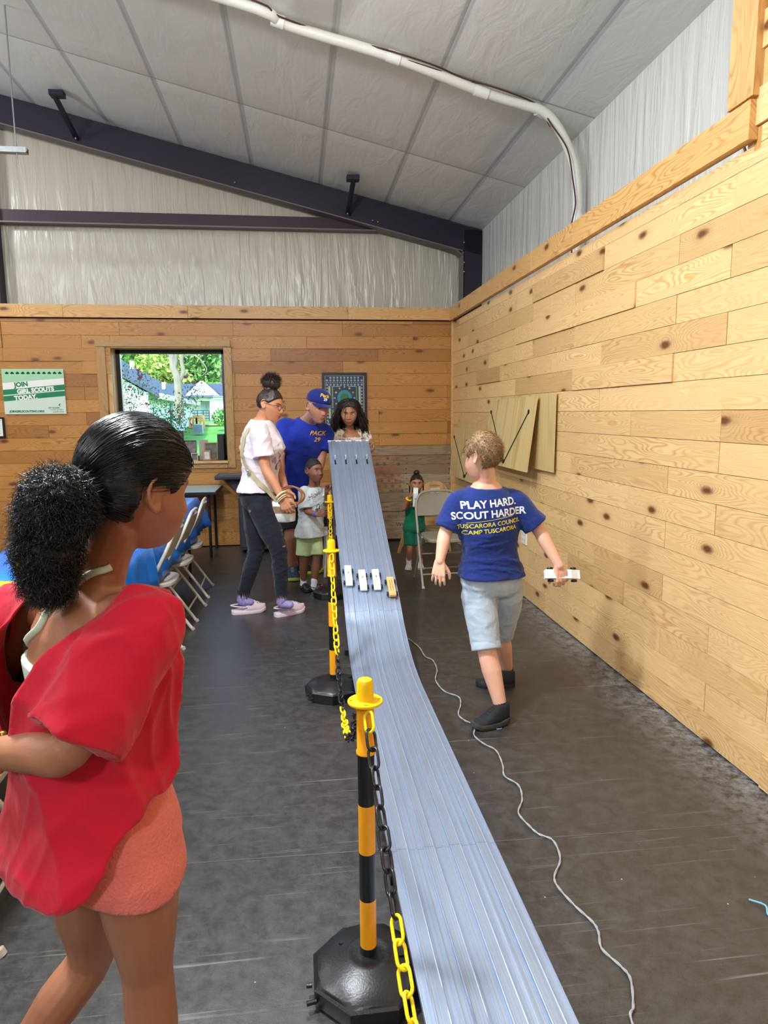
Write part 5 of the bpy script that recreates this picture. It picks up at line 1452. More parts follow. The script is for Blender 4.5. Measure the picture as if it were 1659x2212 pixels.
for a_, b_ in (((1.22, 7.17, .60), (1.52, 7.17, .60)), ((1.22, 7.18, .60), (1.32, 7.36, .60)), ((1.50, 7.18, .60), (1.62, 7.36, .60)), ((1.14, 7.18, .31), (1.58, 7.18, .31)), ((1.08, 7.18, .12), (1.6, 7.18, .12))):
    mb = MB(); mb.bar(a_, b_, .023, .029); fillattr(mb); mb.build('rail', M_LIGHTWOOD, hc, smooth=0, world=True, bevel=.002)
mb = MB(); mb.b2((1.2, 7.17, .325), (1.58, 7.42, .345)); fillattr(mb); mb.build('seat', M_LIGHTWOOD, hc, smooth=0, world=True, bevel=.003)

# white step stool behind the start (the girl stands on it)
STZ = .42
ss = thing('step_stool', 'white step stool with a curved grab rail behind the start of the track', 'step stool', (.45, 6.35, 0))
mb = MB(); mb.b2((.22, 6.18, STZ - .03), (.70, 6.52, STZ)); mb.build('platform', M_WHITE, ss, smooth=0, world=True, bevel=.006)
for sx in (.25, .67):
    for sy in (6.2, 6.5): mb = MB(); mb.cyl((sx + (.03 if sx > .4 else -.03), sy, 0), (sx, sy, STZ - .03), .013, n=10); mb.build('leg', M_WHITE, ss, world=True)
mb = MB(); mb.tube(catmull([Vector((.16, 6.45, .40)), Vector((.165, 6.45, .70)), Vector((.19, 6.4, .775)), Vector((.26, 6.35, .81)), Vector((.36, 6.35, .815)), Vector((.5, 6.4, .81))], 6), .016, 10)
mb.tube([(.16, 6.45, .40), (.25, 6.47, .40)], .012, 8); mb.build('grab_rail', M_WHITE, ss, world=True)
# ------------------------------------------------------------------ figures: helpers
def V3(*a): return Vector(a)
def sm(x, a, b):
    t = min(max((x - a) / (b - a), 0), 1); return t * t * (3 - 2 * t)
def ga(x, s): return math.exp(-(x / s) ** 2)
def limb(mb, pts, rads, n=16, sub=4, el=1.0, upv=None, flat_end=False):
    pts = [Vector(p) for p in pts]
    P = catmull(pts, sub) if len(pts) > 2 else [pts[0].lerp(pts[1], k / sub) for k in range(sub + 1)]
    N = len(P); m = len(pts) - 1; R = []
    for i in range(N):
        u = i / (N - 1) * m; k = min(int(u), m - 1); f = u - k
        R.append(rads[k] * (1 - f) + rads[k + 1] * f)
    # round caps
    d0 = (P[0] - P[1]).normalized(); d1 = (P[-1] - P[-2]).normalized()
    pre = [P[0] + d0 * R[0] * c for c in (.98, .87, .6, .3)]; prr = [R[0] * c for c in (.15, .5, .8, .95)]
    post = [P[-1] + d1 * R[-1] * c for c in (.3, .6, .87, .98)]; por = [R[-1] * c for c in (.95, .8, .5, .15)]
    if flat_end: post = [P[-1] + d1 * .001]; por = [R[-1] * .97]
    mb.tube(pre + P + post, prr + R + por, n, el=el, upv=upv)
def ringloft(mb, secs, n=36, e=2.3):
    """secs: (centre, right, fwd, a, b, tilt)  a: half width, b: half depth, tilt: vertical shift at the back (-) / front (+)"""
    vs = []
    for (c, r, f, a, b, *t) in secs:
        tl = t[0] if t else 0.0
        for k in range(n):
            th = 2 * PI * k / n; ca, sa = math.cos(th), math.sin(th)
            x = math.copysign(abs(ca) ** (2 / e), ca) * a; y = math.copysign(abs(sa) ** (2 / e), sa) * b
            vs.append(c + r * x + f * y + Vector((0, 0, 1)) * (tl * y / b))
    fs = []
    for i in range(len(secs) - 1):
        for k in range(n): fs.append((i * n + k, i * n + (k + 1) % n, (i + 1) * n + (k + 1) % n, (i + 1) * n + k))
    fs.append(tuple(range(n))[::-1]); fs.append(tuple((len(secs) - 1) * n + k for k in range(n)))
    mb.add(vs, fs)

def head_fn(dx, dy, dz, child=0.0):
    x, y, z = dx * .0745, dy * .095, dz * .114
    lo = sm(-z, 0.0, .112)
    x *= 1 - (.30 - .06 * child) * lo
    if dy < 0: y *= 1 - .42 * lo
    y += .034 * lo
    y -= .006 * sm(z, 0, .1)
    if dy > 0: y *= 1 - .06 * sm(z, .03, .1)
    w = sm(dy, .05, .45)
    ax = abs(x)
    if w > 0:
        nz = sm(z, .02, -.030) if z > -.030 else sm(z, -.046, -.032)
        y += w * (.021 - .006 * child) * ga(x, .0105 + .004 * max(0, -z / .04) ) * nz
        y += w * .007 * ga(ax - .013, .007) * ga(z + .035, .008)
        y -= w * .012 * ga(ax - .031, .016) * ga(z - .003, .012)
        y += w * .004 * ga(ax - .026, .02) * ga(z - .022, .008)
        y += w * .009 * ga(x, .021) * (ga(z + .057, .005) + ga(z + .069, .006))
        y -= w * .004 * ga(x, .022) * ga(z + .063, .0025)
        y += w * (.008 - .003 * child) * ga(x, .018) * ga(z + .098, .013)
        y += w * (.004 + .004 * child) * ga(ax - .040, .02) * ga(z + .035, .022)
        x += math.copysign(1, x) * w * .004 * child * ga(ax - .05, .02) * ga(z + .04, .025)
    return x, y, z
class HeadFrame:
    def __init__(s, c, F, U, k=1.0, child=0.0):
        s.c = Vector(c); s.F = Vector(F).normalized(); s.R = s.F.cross(Vector(U)).normalized(); s.U = s.R.cross(s.F).normalized(); s.k = k; s.child = child
    def w(s, x, y, z): return s.c + (s.R * x + s.F * y + s.U * z) * s.k
    def local(s, p):
        d = (Vector(p) - s.c) / s.k; return d.dot(s.R), d.dot(s.F), d.dot(s.U)
def add_head(mb, hf, nu=72, nv=56):
    vs = []; 
    for j in range(nv + 1):
        ph = -PI / 2 + PI * j / nv
        for i in range(nu):
            a = 2 * PI * i / nu
            vs.append(hf.w(*head_fn(math.cos(ph) * math.cos(a), math.cos(ph) * math.sin(a), math.sin(ph), hf.child)))
    fs = [(j * nu + i, j * nu + (i + 1) % nu, (j + 1) * nu + (i + 1) % nu, (j + 1) * nu + i) for j in range(nv) for i in range(nu)]
    # orientation: R,F,U frame is right handed -> outward
    mb.add(vs, fs)
    for s_ in (-1, 1):
        ec = [(.013, .010), (.009, .024), (-.004, .031), (-.017, .026), (-.023, .011), (-.020, -.005), (-.012, -.019), (-.002, -.029), (.006, -.027), (.009, -.016)]
        pts = [hf.w(s_ * (.0765 + .010 * sm(-y_, -.01, .02)), y_ - .006, z_ - .004) for y_, z_ in ec]
        limb(mb, pts, [.0040 * hf.k] * len(pts), 8, 2)
        limb(mb, [hf.w(s_ * .081, -.004, .014), hf.w(s_ * .082, -.017, .006), hf.w(s_ * .080, -.014, -.012)], [.0030 * hf.k] * 3, 8, 2)
        M = Matrix(((hf.R * s_ + hf.F * .35).normalized(), hf.F, hf.U)).transposed()
        mb.sphere(hf.w(s_ * .0755, -.009, -.001), (.0045 * hf.k, .016 * hf.k, .028 * hf.k), 14, 10, M)
        mb.sphere(hf.w(s_ * .0775, .0, -.028), (.005 * hf.k, .008 * hf.k, .008 * hf.k), 10, 8, M)

def add_hand(mb, wr, d, nrm, thumb, k=1.0, curl=(.35, .45, .35), spread=.12, thumb_in=.3, curls=None):
    """wr wrist, d direction of the hand, nrm the way the palm faces, thumb: vector towards the thumb side"""
    wr = Vector(wr); d = Vector(d).normalized(); nrm = Vector(nrm); nrm = (nrm - d * nrm.dot(d)).normalized()
    w = nrm.cross(d).normalized()
    if w.dot(Vector(thumb)) < 0: w = -w
    off = [.031, .0105, -.0105, -.030]; ln = [.072, .080, .075, .060]; rr_ = [.0088, .0090, .0086, .0078]; kb = [.083, .086, .083, .076]
    for i in range(4):
        root = wr + (w * off[i] * .55 + d * .004) * k; kn = wr + (w * off[i] + d * kb[i]) * k - nrm * .002 * k
        limb(mb, [root, (root + kn) / 2, kn], [.0155 * k, .0145 * k, .0115 * k], 10, 3)
        c = curls[i] if curls else curl
        fd = (d + w * spread * (off[i] / .03)).normalized()
        p = kn; pts = [kn]; ang = 0
        for j, L in enumerate((.45, .31, .24)):
            ang += c[j]
            q = fd * math.cos(ang) + nrm * math.sin(ang)
            p = p + q * ln[i] * L * k; pts.append(p)
        limb(mb, pts, [rr_[i] * k * 1.05, rr_[i] * k, rr_[i] * k * .9, rr_[i] * k * .75], 10, 3)
    t0 = wr + (w * .018 + d * .018) * k + nrm * .006 * k
    t1 = t0 + (w * .030 + d * .028 + nrm * .012) * k
    t2 = t1 + (w * (.020 - thumb_in * .02) + d * .026 + nrm * (.006 + thumb_in * .02)) * k
    t3 = t2 + (w * (.008 - thumb_in * .02) + d * .022 + nrm * (.006 + thumb_in * .015)) * k
    limb(mb, [t0, t1, t2, t3], [.017 * k, .0125 * k, .0105 * k, .0082 * k], 10, 3)
    mb.sphere(wr + (d * .045 + w * .004) * k + nrm * .003 * k, (.001, .001, .001), 6, 4)
    M = Matrix((w, d, nrm)).transposed(); mb.sphere(wr + d * .046 * k, (.037 * k, .046 * k, .0145 * k), 16, 10, M)

def solidify(mb, voxel, smooth=3, lam=.5):
    me = mb.mesh('tmp'); o = bpy.data.objects.new('tmp', me); COL.objects.link(o)
    m = o.modifiers.new('r', 'REMESH'); m.mode = 'VOXEL'; m.voxel_size = voxel; m.use_smooth_shade = True
    dg = bpy.context.evaluated_depsgraph_get(); dg.update()
    me2 = bpy.data.meshes.new_from_object(o.evaluated_get(dg))
    COL.objects.unlink(o); bpy.data.objects.remove(o); bpy.data.meshes.remove(me)
    smooth_mesh(me2, smooth, lam)
    return me2
def getco(me):
    a = np.empty(len(me.vertices) * 3, np.float32); me.vertices.foreach_get('co', a); return a.reshape(-1, 3).astype(np.float64)
def setco(me, co): me.vertices.foreach_set('co', co.astype(np.float32).ravel()); me.update()
def getno(me):
    a = np.empty(len(me.vertices) * 3, np.float32); me.vertices.foreach_get('normal', a); return a.reshape(-1, 3).astype(np.float64)
def smooth_mesh(me, it, lam=.5, mask=None):
    if it <= 0: return
    co = getco(me); e = np.empty(len(me.edges) * 2, np.int32); me.edges.foreach_get('vertices', e); e = e.reshape(-1, 2)
    n = len(co); deg = np.bincount(e.ravel(), minlength=n).clip(1)
    for _ in range(it):
        out = np.empty_like(co)
        for c in range(3):
            s = np.bincount(e[:, 0], co[e[:, 1], c], n) + np.bincount(e[:, 1], co[e[:, 0], c], n); out[:, c] = s / deg
        d = (out - co) * lam
        if mask is not None: d *= mask[:, None]
        co = co + d
    setco(me, co)
def folds(P, seed, scale, stretch=(1, 1, 1), n=5):
    """soft ridged folds, vectorised"""
    r = np.random.RandomState(seed); Q = P * np.array(stretch) * scale; f = np.zeros(len(P))
    wrp = np.zeros((len(P), 3))
    for k in range(4):
        w = r.normal(size=3) * .8; wrp += np.sin(Q @ w + r.uniform(0, 6))[:, None] * r.normal(size=3) * .5
    Q = Q + wrp
    for k in range(n):
        w = r.normal(size=3); w /= np.linalg.norm(w); s = np.sin(Q @ w * (1 + .5 * k) + r.uniform(0, 6))
        f += (1 - np.abs(s)) ** 2 / (1 + .5 * k)
    return f / n * 2 - .5
def displace(me, amp, seed, scale, stretch=(1, 1, 1), mask=None):
    co = getco(me); no = getno(me); f = folds(co, seed, scale, stretch) * amp
    if mask is not None: f = f * mask(co)
    setco(me, co + no * f[:, None])
def bvh_of(me): return BVHTree.FromPolygons([v.co.copy() for v in me.vertices], [tuple(p.vertices) for p in me.polygons])

def child(name, me, mats, par, world=True, smooth=180, kind=None):
    if not isinstance(mats, (list, tuple)): mats = [mats]
    me.materials.clear()
    for m in mats: me.materials.append(m)
    return link(name, me, par, smooth, 0, world, kind=kind)

def skin_mat(name, col, lip, brow, rough=.5, blush=None):
    T = NT(name, rough)
    a = T.n('Attribute', attribute_name='tint'); s = T.n('SeparateXYZ'); T.l(a.outputs['Vector'], s.inputs[0])
    tc = T.n('TexCoord'); n = T.n('TexNoise', Scale=9.0, Detail=3.0); T.l(tc.outputs['Object'], n.inputs['Vector'])
    c = S(col); dk = tuple(x * k for x, k in zip(c[:3], (.90, .84, .82))) + (1,)
    b = T.ramp(n.outputs['Fac'], [(.35, dk), (.65, c)])
    if blush: b = T.mix(s.outputs[2], b, blush)
    b = T.mix(s.outputs[0], b, lip); b = T.mix(s.outputs[1], b, brow)
    T.l(b, T.b.inputs['Base Color'])
    T.b.inputs['Subsurface Weight'].default_value = .12; T.b.inputs['Subsurface Radius'].default_value = (.01, .004, .002)
    n2 = T.n('TexNoise', Scale=240.0, Detail=2.0); T.l(tc.outputs['Object'], n2.inputs['Vector']); T.bump(n2.outputs['Fac'], .08, .002)
    return T.m
def fabric(name, col, rough=.85, bump=.35, bscale=60, var=.06):
    return mat(name, col, rough, bump=bump, bscale=bscale, var=var, vscale=5, spec=.25, sheen=.15)
M_EYEW = mat('eye_white', '#cfc5bc', .4); M_EYED = mat('dark_eye', '#1c110b', .12)

class Fig:
    """one person: joints in room coordinates"""
    def __init__(s, name_label, cat, base, H, g=1.0, child=0.0, voxel=.0035):
        s.t = thing('person', name_label, cat, base); s.s = H / 1.70; s.g = g; s.ch = child; s.vx = voxel; s.J = {}; s.lg = 1.0
    def spine(s, t):
        p, c, n = s.J['pel'], s.J['che'], s.J['nek']
        if t < .1: return p + (p - c).normalized() * (.1 - t) * .62 * s.s
        if t < .67:
            u = (t - .1) / .57; m = (p + c) / 2 + s.J.get('bow', Vector((0, 0, 0))); return (1 - u) ** 2 * p + 2 * u * (1 - u) * m + u * u * c
        u = (t - .67) / .33; return c.lerp(n, u)
    def fr(s, t):
        r = s.J['Rp'].lerp(s.J['Rc'], min(max((t - .1) / .57, 0), 1)).normalized()
        d = (s.spine(min(t + .05, 1)) - s.spine(max(t - .05, 0))).normalized()
        f = d.cross(r).normalized(); return s.spine(t), r, f
    SEC = [(0.0, .115, .08), (.05, .150, .105), (.12, .165, .115), (.20, .158, .108), (.30, .140, .097), (.40, .134, .094), (.52, .146, .104), (.66, .160, .112), (.78, .160, .105), (.87, .135, .090), (.95, .085, .068), (1.0, .058, .056)]
    def torso(s, mb, t0=0, t1=1, grow=0.0, gm=1.0, belly=0.0, extra=None, tilt0=0.0, n=36):
        secs = []
        for (t, a, b) in s.SEC:
            if t < t0 - .001 or t > t1 + .001: continue
            c, r, f = s.fr(t); k = s.s * s.g * gm
            bb = b * k + grow + belly * ga(t - .35, .18)
            aa = a * k + grow
            if extra: 
                ea, eb, ef = extra(t); aa += ea; bb += eb; c = c + f * ef
            secs.append((c + f * belly * ga(t - .35, .18) * .6, r, f, aa, bb, tilt0 if t == s.SEC[0][0] else 0))
        ringloft(mb, secs, n); return secs
    def arms(s, mb, grow=0.0, frac=1.0, sides='LR', k0=1.0):
        for d in sides:
            a, e, w = s.J['sh' + d], s.J['el' + d], s.J['wr' + d]; k = s.s * (.5 + .5 * s.g) * k0
            if frac >= 1:
                limb(mb, [s.spine(.88).lerp(a, .55), a, a.lerp(e, .5), e, e.lerp(w, .35), w], [.050 * k, .050 * k, .044 * k, .037 * k, .038 * k, .0255 * k])
    def legs(s, mb, grow=0.0):
        k = s.s * (.4 + .6 * s.g) * s.lg
        for d in 'LR':
            h, kn, a = s.J['hip' + d], s.J['kn' + d], s.J['an' + d]
            limb(mb, [h, h.lerp(kn, .5), kn, kn.lerp(a, .35), a], [.088 * k, .073 * k, .052 * k, .054 * k, .034 * k])
            f = s.J['toe' + d] - a; f.z = 0; f = f.normalized(); fk = s.s
            limb(mb, [a, a - V3(0, 0, .030 * fk), a - V3(0, 0, .036 * fk) + f * .03 * fk, a - V3(0, 0, .040 * fk) + f * .06 * fk], [.033 * fk, .028 * fk, .022 * fk, .013 * fk], 12)
    def body(s, mats, hands, head_k=1.0, chest=0.0):
        mb = MB(); s.torso(mb, extra=(lambda t: (0, 0, 0)) if not chest else (lambda t: (0, chest * ga(t - .70, .12), chest * ga(t - .70, .12))))
        s.arms(mb); s.legs(mb)
        hf = s.hf
        limb(mb, [s.J['nek'] - V3(0, 0, .02 * s.s), s.J['nek'].lerp(hf.w(0, -.012, -.06), .5), hf.w(0, -.008, -.045)], [.058 * s.s * s.nk, .050 * s.s * s.nk, .053 * s.s * s.nk], 16)
        add_head(mb, hf)
        for d, hs in hands.items():
            add_hand(mb, s.J['wr' + d], *hs)
        me = solidify(mb, s.vx, 2)
        co = getco(me); c = np.array(hf.c); Rm = np.array([hf.R, hf.F, hf.U]); L = ((co - c) @ Rm.T) / hf.k
        x, y, z = L[:, 0], L[:, 1], L[:, 2]; ax = np.abs(x); fr_ = (y > .03)
        gau = lambda v, q: np.exp(-(v / q) ** 2)
        lips = np.clip(1.5 * gau(x, .024) * (gau(z + .057, .0045) + gau(z + .069, .0055)), 0, 1) * fr_
        brow = np.clip(1.6 * gau(ax - .031, .017) * gau(z - (.0235 - .12 * (ax - .03) * np.sign(ax - .03) * .5), .0042), 0, 1) * fr_
        lash = np.clip(1.3 * gau(ax - .031, .013) * gau(z - .0085, .0022), 0, 1) * fr_
        mouth = np.clip(1.2 * gau(x, .02) * gau(z + .063, .0018), 0, 1) * fr_
        blush = .5 * gau(ax - .045, .02) * gau(z + .03, .022) * fr_ + .5 * gau(x, .012) * gau(z + .03, .012) * fr_
        near = (np.abs(z) < .15) & (ax < .1) & (y < .16)
        tint = np.stack([lips * near, np.clip(brow + lash + mouth * .8, 0, 1) * near, np.clip(blush, 0, 1) * near], 1)
        a = me.attributes.new('tint', 'FLOAT_VECTOR', 'POINT'); a.data.foreach_set('vector', tint.astype(np.float32).ravel())
        s.body_me = me.copy(); s.bvh = bvh_of(me)
        s.body_o = child('body', me, mats, s.t)
        # eyes
        for sx in (-1, 1):
            o_ = hf.w(sx * .031, .2, .003); hit = s.bvh.ray_cast(o_, -hf.F)
            if hit[0] is None: continue
            p = hit[0] - hf.F * .0085 * hf.k
            mb = MB(); mb.sphere(p, (.0135 * hf.k * (1 + .06 * hf.child), .0105 * hf.k, .0072 * hf.k * (1 + .1 * hf.child)), 16, 10, Matrix((hf.R, hf.F, hf.U)).transposed()); e_ = mb.build('eye', M_EYEW, s.t, 180, world=True)
            mb = MB(); g_ = getattr(s, 'gaze', (0, 0)); mb.sphere(p + (hf.F * .0062 + hf.R * g_[0] * .004 + hf.U * g_[1] * .004) * hf.k, (.0068 * hf.k * (1 + .06 * hf.child), .005 * hf.k, .0068 * hf.k * (1 + .06 * hf.child)), 12, 8, Matrix((hf.R, hf.F, hf.U)).transposed()); mb.build('iris', M_EYED, e_, 180, world=True)
        return s.body_o

def hair_shell(mb, hf, mask, thick, nu=96, nv=72, wob=0.0, seed=1):
    """closed shell following the skull: thick where mask is 1, sunk inside the head where mask is 0"""
    vs = []
    for j in range(nv + 1):
        ph = -PI / 2 + PI * j / nv
        for i in range(nu):
            a = 2 * PI * i / nu; d = (math.cos(ph) * math.cos(a), math.cos(ph) * math.sin(a), math.sin(ph))
            x, y, z = head_fn(*d, hf.child); m = mask(x, y, z); th = (thick(x, y, z) if callable(thick) else thick)
            if wob: th += wob * (noise.noise(Vector((x * 60, y * 60, z * 25 + seed))) + .5 * noise.noise(Vector((x * 150, y * 150, z * 60 + seed))))
            k = th * m - .014 * (1 - m); L = math.sqrt(x * x + y * y + z * z) or 1
            vs.append(hf.w(x + x / L * k, y + y / L * k, z + z / L * k))
    fs = [(j * nu + i, j * nu + (i + 1) % nu, (j + 1) * nu + (i + 1) % nu, (j + 1) * nu + i) for j in range(nv) for i in range(nu)]
    mb.add(vs, fs)
def hair_mat(name, c1, c2, rough=.38, scale=140):
    T = NT(name, rough); tc = T.n('TexCoord'); n = T.n('TexNoise', Scale=float(scale), Detail=3.0); T.l(tc.outputs['Object'], n.inputs['Vector'])
    T.l(T.ramp(n.outputs['Fac'], [(.35, c1), (.65, c2)]), T.b.inputs['Base Color']); T.bump(n.outputs['Fac'], .3, .003); return T.m
def strand(mb, pts, r, n=3): mb.tube(pts, [r * (1 - .8 * i / (len(pts) - 1)) for i in range(len(pts))], n, caps=False)

def garment(parent, name, m, fn, voxel=.006, smooth=3, amp=0.0, scale=14, stretch=(1, 1, .5), seed=1, cut=None, mask=None, thick=.003, label=None, zcut=None):
    if zcut is not None: c0_ = cut; cut = (lambda p: p.z < (zcut(p) if callable(zcut) else zcut) or (c0_ is not None and c0_(p)))
    mb = MB(); fn(mb); me = solidify(mb, voxel, smooth)
    if amp: displace(me, amp, seed, scale, stretch, mask)
    if cut is not None:
        import bmesh
        bm = bmesh.new(); bm.from_mesh(me)
        dl = [f for f in bm.faces if cut(f.calc_center_median())]
        bmesh.ops.delete(bm, geom=dl, context='FACES')
        loose = [v for v in bm.verts if not v.link_faces]; bmesh.ops.delete(bm, geom=loose, context='VERTS')
        bd = [(v, [e.other_vert(v) for e in v.link_edges if e.is_boundary]) for v in bm.verts if v.is_boundary]
        for _ in range(14):
            nw = [(v, (v.co * 2 + ns[0].co + ns[1].co) / 4) for v, ns in bd if len(ns) == 2]
            for v, c in nw: v.co = c
        bm.to_mesh(me); bm.free()
    bv = bvh_of(me)
    o = child(name, me, m, parent)
    if cut is not None and thick:
        sd = o.modifiers.new('thickness', 'SOLIDIFY'); sd.thickness = thick; sd.offset = 0
    if label: o['label'] = label
    return o, bv
def project_print(parent, name, items, origin, ux, uy, bv, mats, off=.0015, label=None, maxseg=.02):
    """writing or shapes laid on a garment surface: items are (verts2d, faces, material index)"""
    ux = Vector(ux).normalized(); uy = Vector(uy); uy = (uy - ux * uy.dot(ux)).normalized(); n = ux.cross(uy); o = Vector(origin); mb = MB()
    for vs, fs, mi in items:
        out = []
        for v in vs:
            p = o + ux * v[0] + uy * v[1] + n * .3
            h = bv.ray_cast(p, -n)
            q = h[0] + h[1] * off * (1 if h[1].dot(n) > 0 else -1) if h[0] is not None else p - n * .3
            out.append(q)
        mb.add(out, fs, mi)
    ob = mb.build(name, mats, parent, smooth=0, world=True)
    if label: ob['label'] = label
    return ob
def text_item(txt, size, x, y, mi, bold=0.0, shear=0.0, rot=0.0, spacing=1.0):
    import bmesh
    vs, fs = text_mesh(txt, size, bold, 0, shear, spacing)
    # finer mesh so that it follows the folds
    bm = bmesh.new(); bv_ = [bm.verts.new((v[0], v[1], 0)) for v in vs]
    for f in fs:
        try: bm.faces.new([bv_[i] for i in f])
        except ValueError: pass
    for _ in range(2):
        es = [e for e in bm.edges if e.calc_length() > size * .22]
        if es: bmesh.ops.subdivide_edges(bm, edges=es, cuts=1)
        bmesh.ops.triangulate(bm, faces=bm.faces[:])
    bm.verts.index_update()
    c, s = math.cos(rot), math.sin(rot)
    V = [(x + v.co.x * c - v.co.y * s, y + v.co.x * s + v.co.y * c, 0) for v in bm.verts]; Fx = [tuple(w.index for w in f.verts) for f in bm.faces]; bm.free()
    return V, Fx, mi

def shoe(parent, heel, toe, L, mats, style='sneaker', k=1.0, z0=0.0, label=None, tiltz=0.0):
    """heel and toe are ground points (toe gives the direction)"""
    heel = Vector(heel); f = Vector(toe) - heel; f.z = 0; f.normalize(); r = f.cross(V3(0, 0, 1)); W = L * .36
    def out(t): return (W / 2) * (.72 + .42 * math.sin(PI * min(1, max(0, (t - .12) / .98))) ** .8) * (1 if t < .75 else math.sqrt(max(0, 1 - ((t - .75) / .27) ** 2)) * .98 + .02) * (1 if t > .1 else math.sqrt(max(.02, 1 - ((.1 - t) / .11) ** 2)))
    def P(t, x, z): return heel + f * (L * t) + r * x + V3(0, 0, z0 + z + tiltz * max(0, .35 - t) * L)
    n = 22
    mb = MB(); ts = [i / n * 1.0 for i in range(n + 1)]
    if style == 'clog': hs, top = .026 * k, lambda t: (.036 + .062 * sm(t, .34, .46) * (1 - .62 * sm(t, .55, 1.0))) * k
    else: hs = .024 * k; top = lambda t: (.095 * k if t < .3 else (.095 - .055 * sm(t, .28, .85)) * k) * (1 if t < .85 else 1 - .4 * sm(t, .85, 1.02)) 
    # sole
    vs = []; 
    for t in ts:
        w = out(t) * 1.06 + .002
        for (xx, zz) in ((-w, .004), (-w * .96, 0), (w * .96, 0), (w, .004), (w * 1.02, hs * .8), (w * .98, hs), (-w * .98, hs), (-w * 1.02, hs * .8)): vs.append(P(t, xx, zz + (.010 * k * sm(t, .8, 1.0))))
    fs = []
    for i in range(n):
        for j in range(8): fs.append((i * 8 + j, i * 8 + (j + 1) % 8, (i + 1) * 8 + (j + 1) % 8, (i + 1) * 8 + j))
    fs += [tuple(range(8))[::-1], tuple(n * 8 + j for j in range(8))]
    mb.add(vs, fs)
    # upper
    mu = MB(); vs = []; m = 12
    for t in ts:
        w = out(t); h = top(t); 
        for j in range(m + 1):
            a = PI * j / m; ww = w * (1 - .12 * (t < .3)); vs.append(P(t * .985 + .004, ww * math.copysign(abs(math.cos(a)) ** .7, math.cos(a)), hs * .7 + (h - hs * .7) * math.sin(a) ** .75))
    fs = []
    for i in range(n):
        for j in range(m): fs.append((i * (m + 1) + j, (i + 1) * (m + 1) + j, (i + 1) * (m + 1) + j + 1, i * (m + 1) + j + 1))
        fs.append((i * (m + 1) + m, (i + 1) * (m + 1) + m, (i + 1) * (m + 1), i * (m + 1)))
    fs += [tuple(range(m + 1)), tuple(n * (m + 1) + j for j in range(m, -1, -1))]
    mu.add(vs, fs)
    o = mu.build('shoe', mats[0], parent, 180, world=True)
    if label: o['label'] = label
    so = mb.build('sole', mats[1], o, 60, world=False) if False else None
    b2 = MB(); b2.v = mb.v; b2.f = mb.f; b2.mi = mb.mi
    me = b2.mesh('sole'); me.materials.append(mats[1]); me.polygons.foreach_set('use_smooth', [True] * len(me.polygons)); me.set_sharp_from_angle(angle=math.radians(50)); me.transform(Matrix.Translation(-parent.location))
    so = bpy.data.objects.new('sole', me); COL.objects.link(so); so.parent = o
    def sub(nm, mbx, mm):
        mx = mbx.mesh(nm); mx.materials.append(mm); mx.polygons.foreach_set('use_smooth', [True] * len(mx.polygons)); mx.transform(Matrix.Translation(-parent.location)); q = bpy.data.objects.new(nm, mx); COL.objects.link(q); q.parent = o
    if style == 'clog':
        st = MB(); st.tube(catmull([P(.42, out(.42) * 1.02, .055 * k), P(.2, out(.2) * 1.05, .062 * k), P(.0, 0, .068 * k), P(.2, -out(.2) * 1.05, .062 * k), P(.42, -out(.42) * 1.02, .055 * k)], 5), .0045 * k, 8, el=2.2); sub('strap', st, mats[0])
        hl = MB()
        for (t, x) in ((.62, -.2), (.62, .2), (.72, 0), (.74, -.32), (.74, .32), (.83, -.16), (.83, .16), (.9, 0)):
            h = top(t); zz = hs * .7 + (h - hs * .7) * math.sin(math.acos(min(1, abs(x) / .5) ** 1.4)) ** .75; hl.sphere(P(t, x * W, zz), .0042 * k, 8, 6)
        sub('vent_hole', hl, mats[2])
    elif style == 'sneaker' and len(mats) > 2:
        la = MB()
        for t in (.42, .48, .54, .60): 
            h = top(t); la.tube([P(t, -.014 * k, h - .001), P(t + .012, .0, h + .002), P(t, .014 * k, h - .001)], .0022 * k, 6)
        sub('laces', la, mats[2])
    return o
def sock(parent, an, foot, r, m, z1, label=None):
    mb = MB(); limb(mb, [V3(an.x, an.y, z1), an, an + (foot - an) * .25 - V3(0, 0, an.z * .35)], [r, r * .95, r * 1.05], 16)
    o = mb.build('sock', m, parent, 180, world=True)
    if label: o['label'] = label
    return o
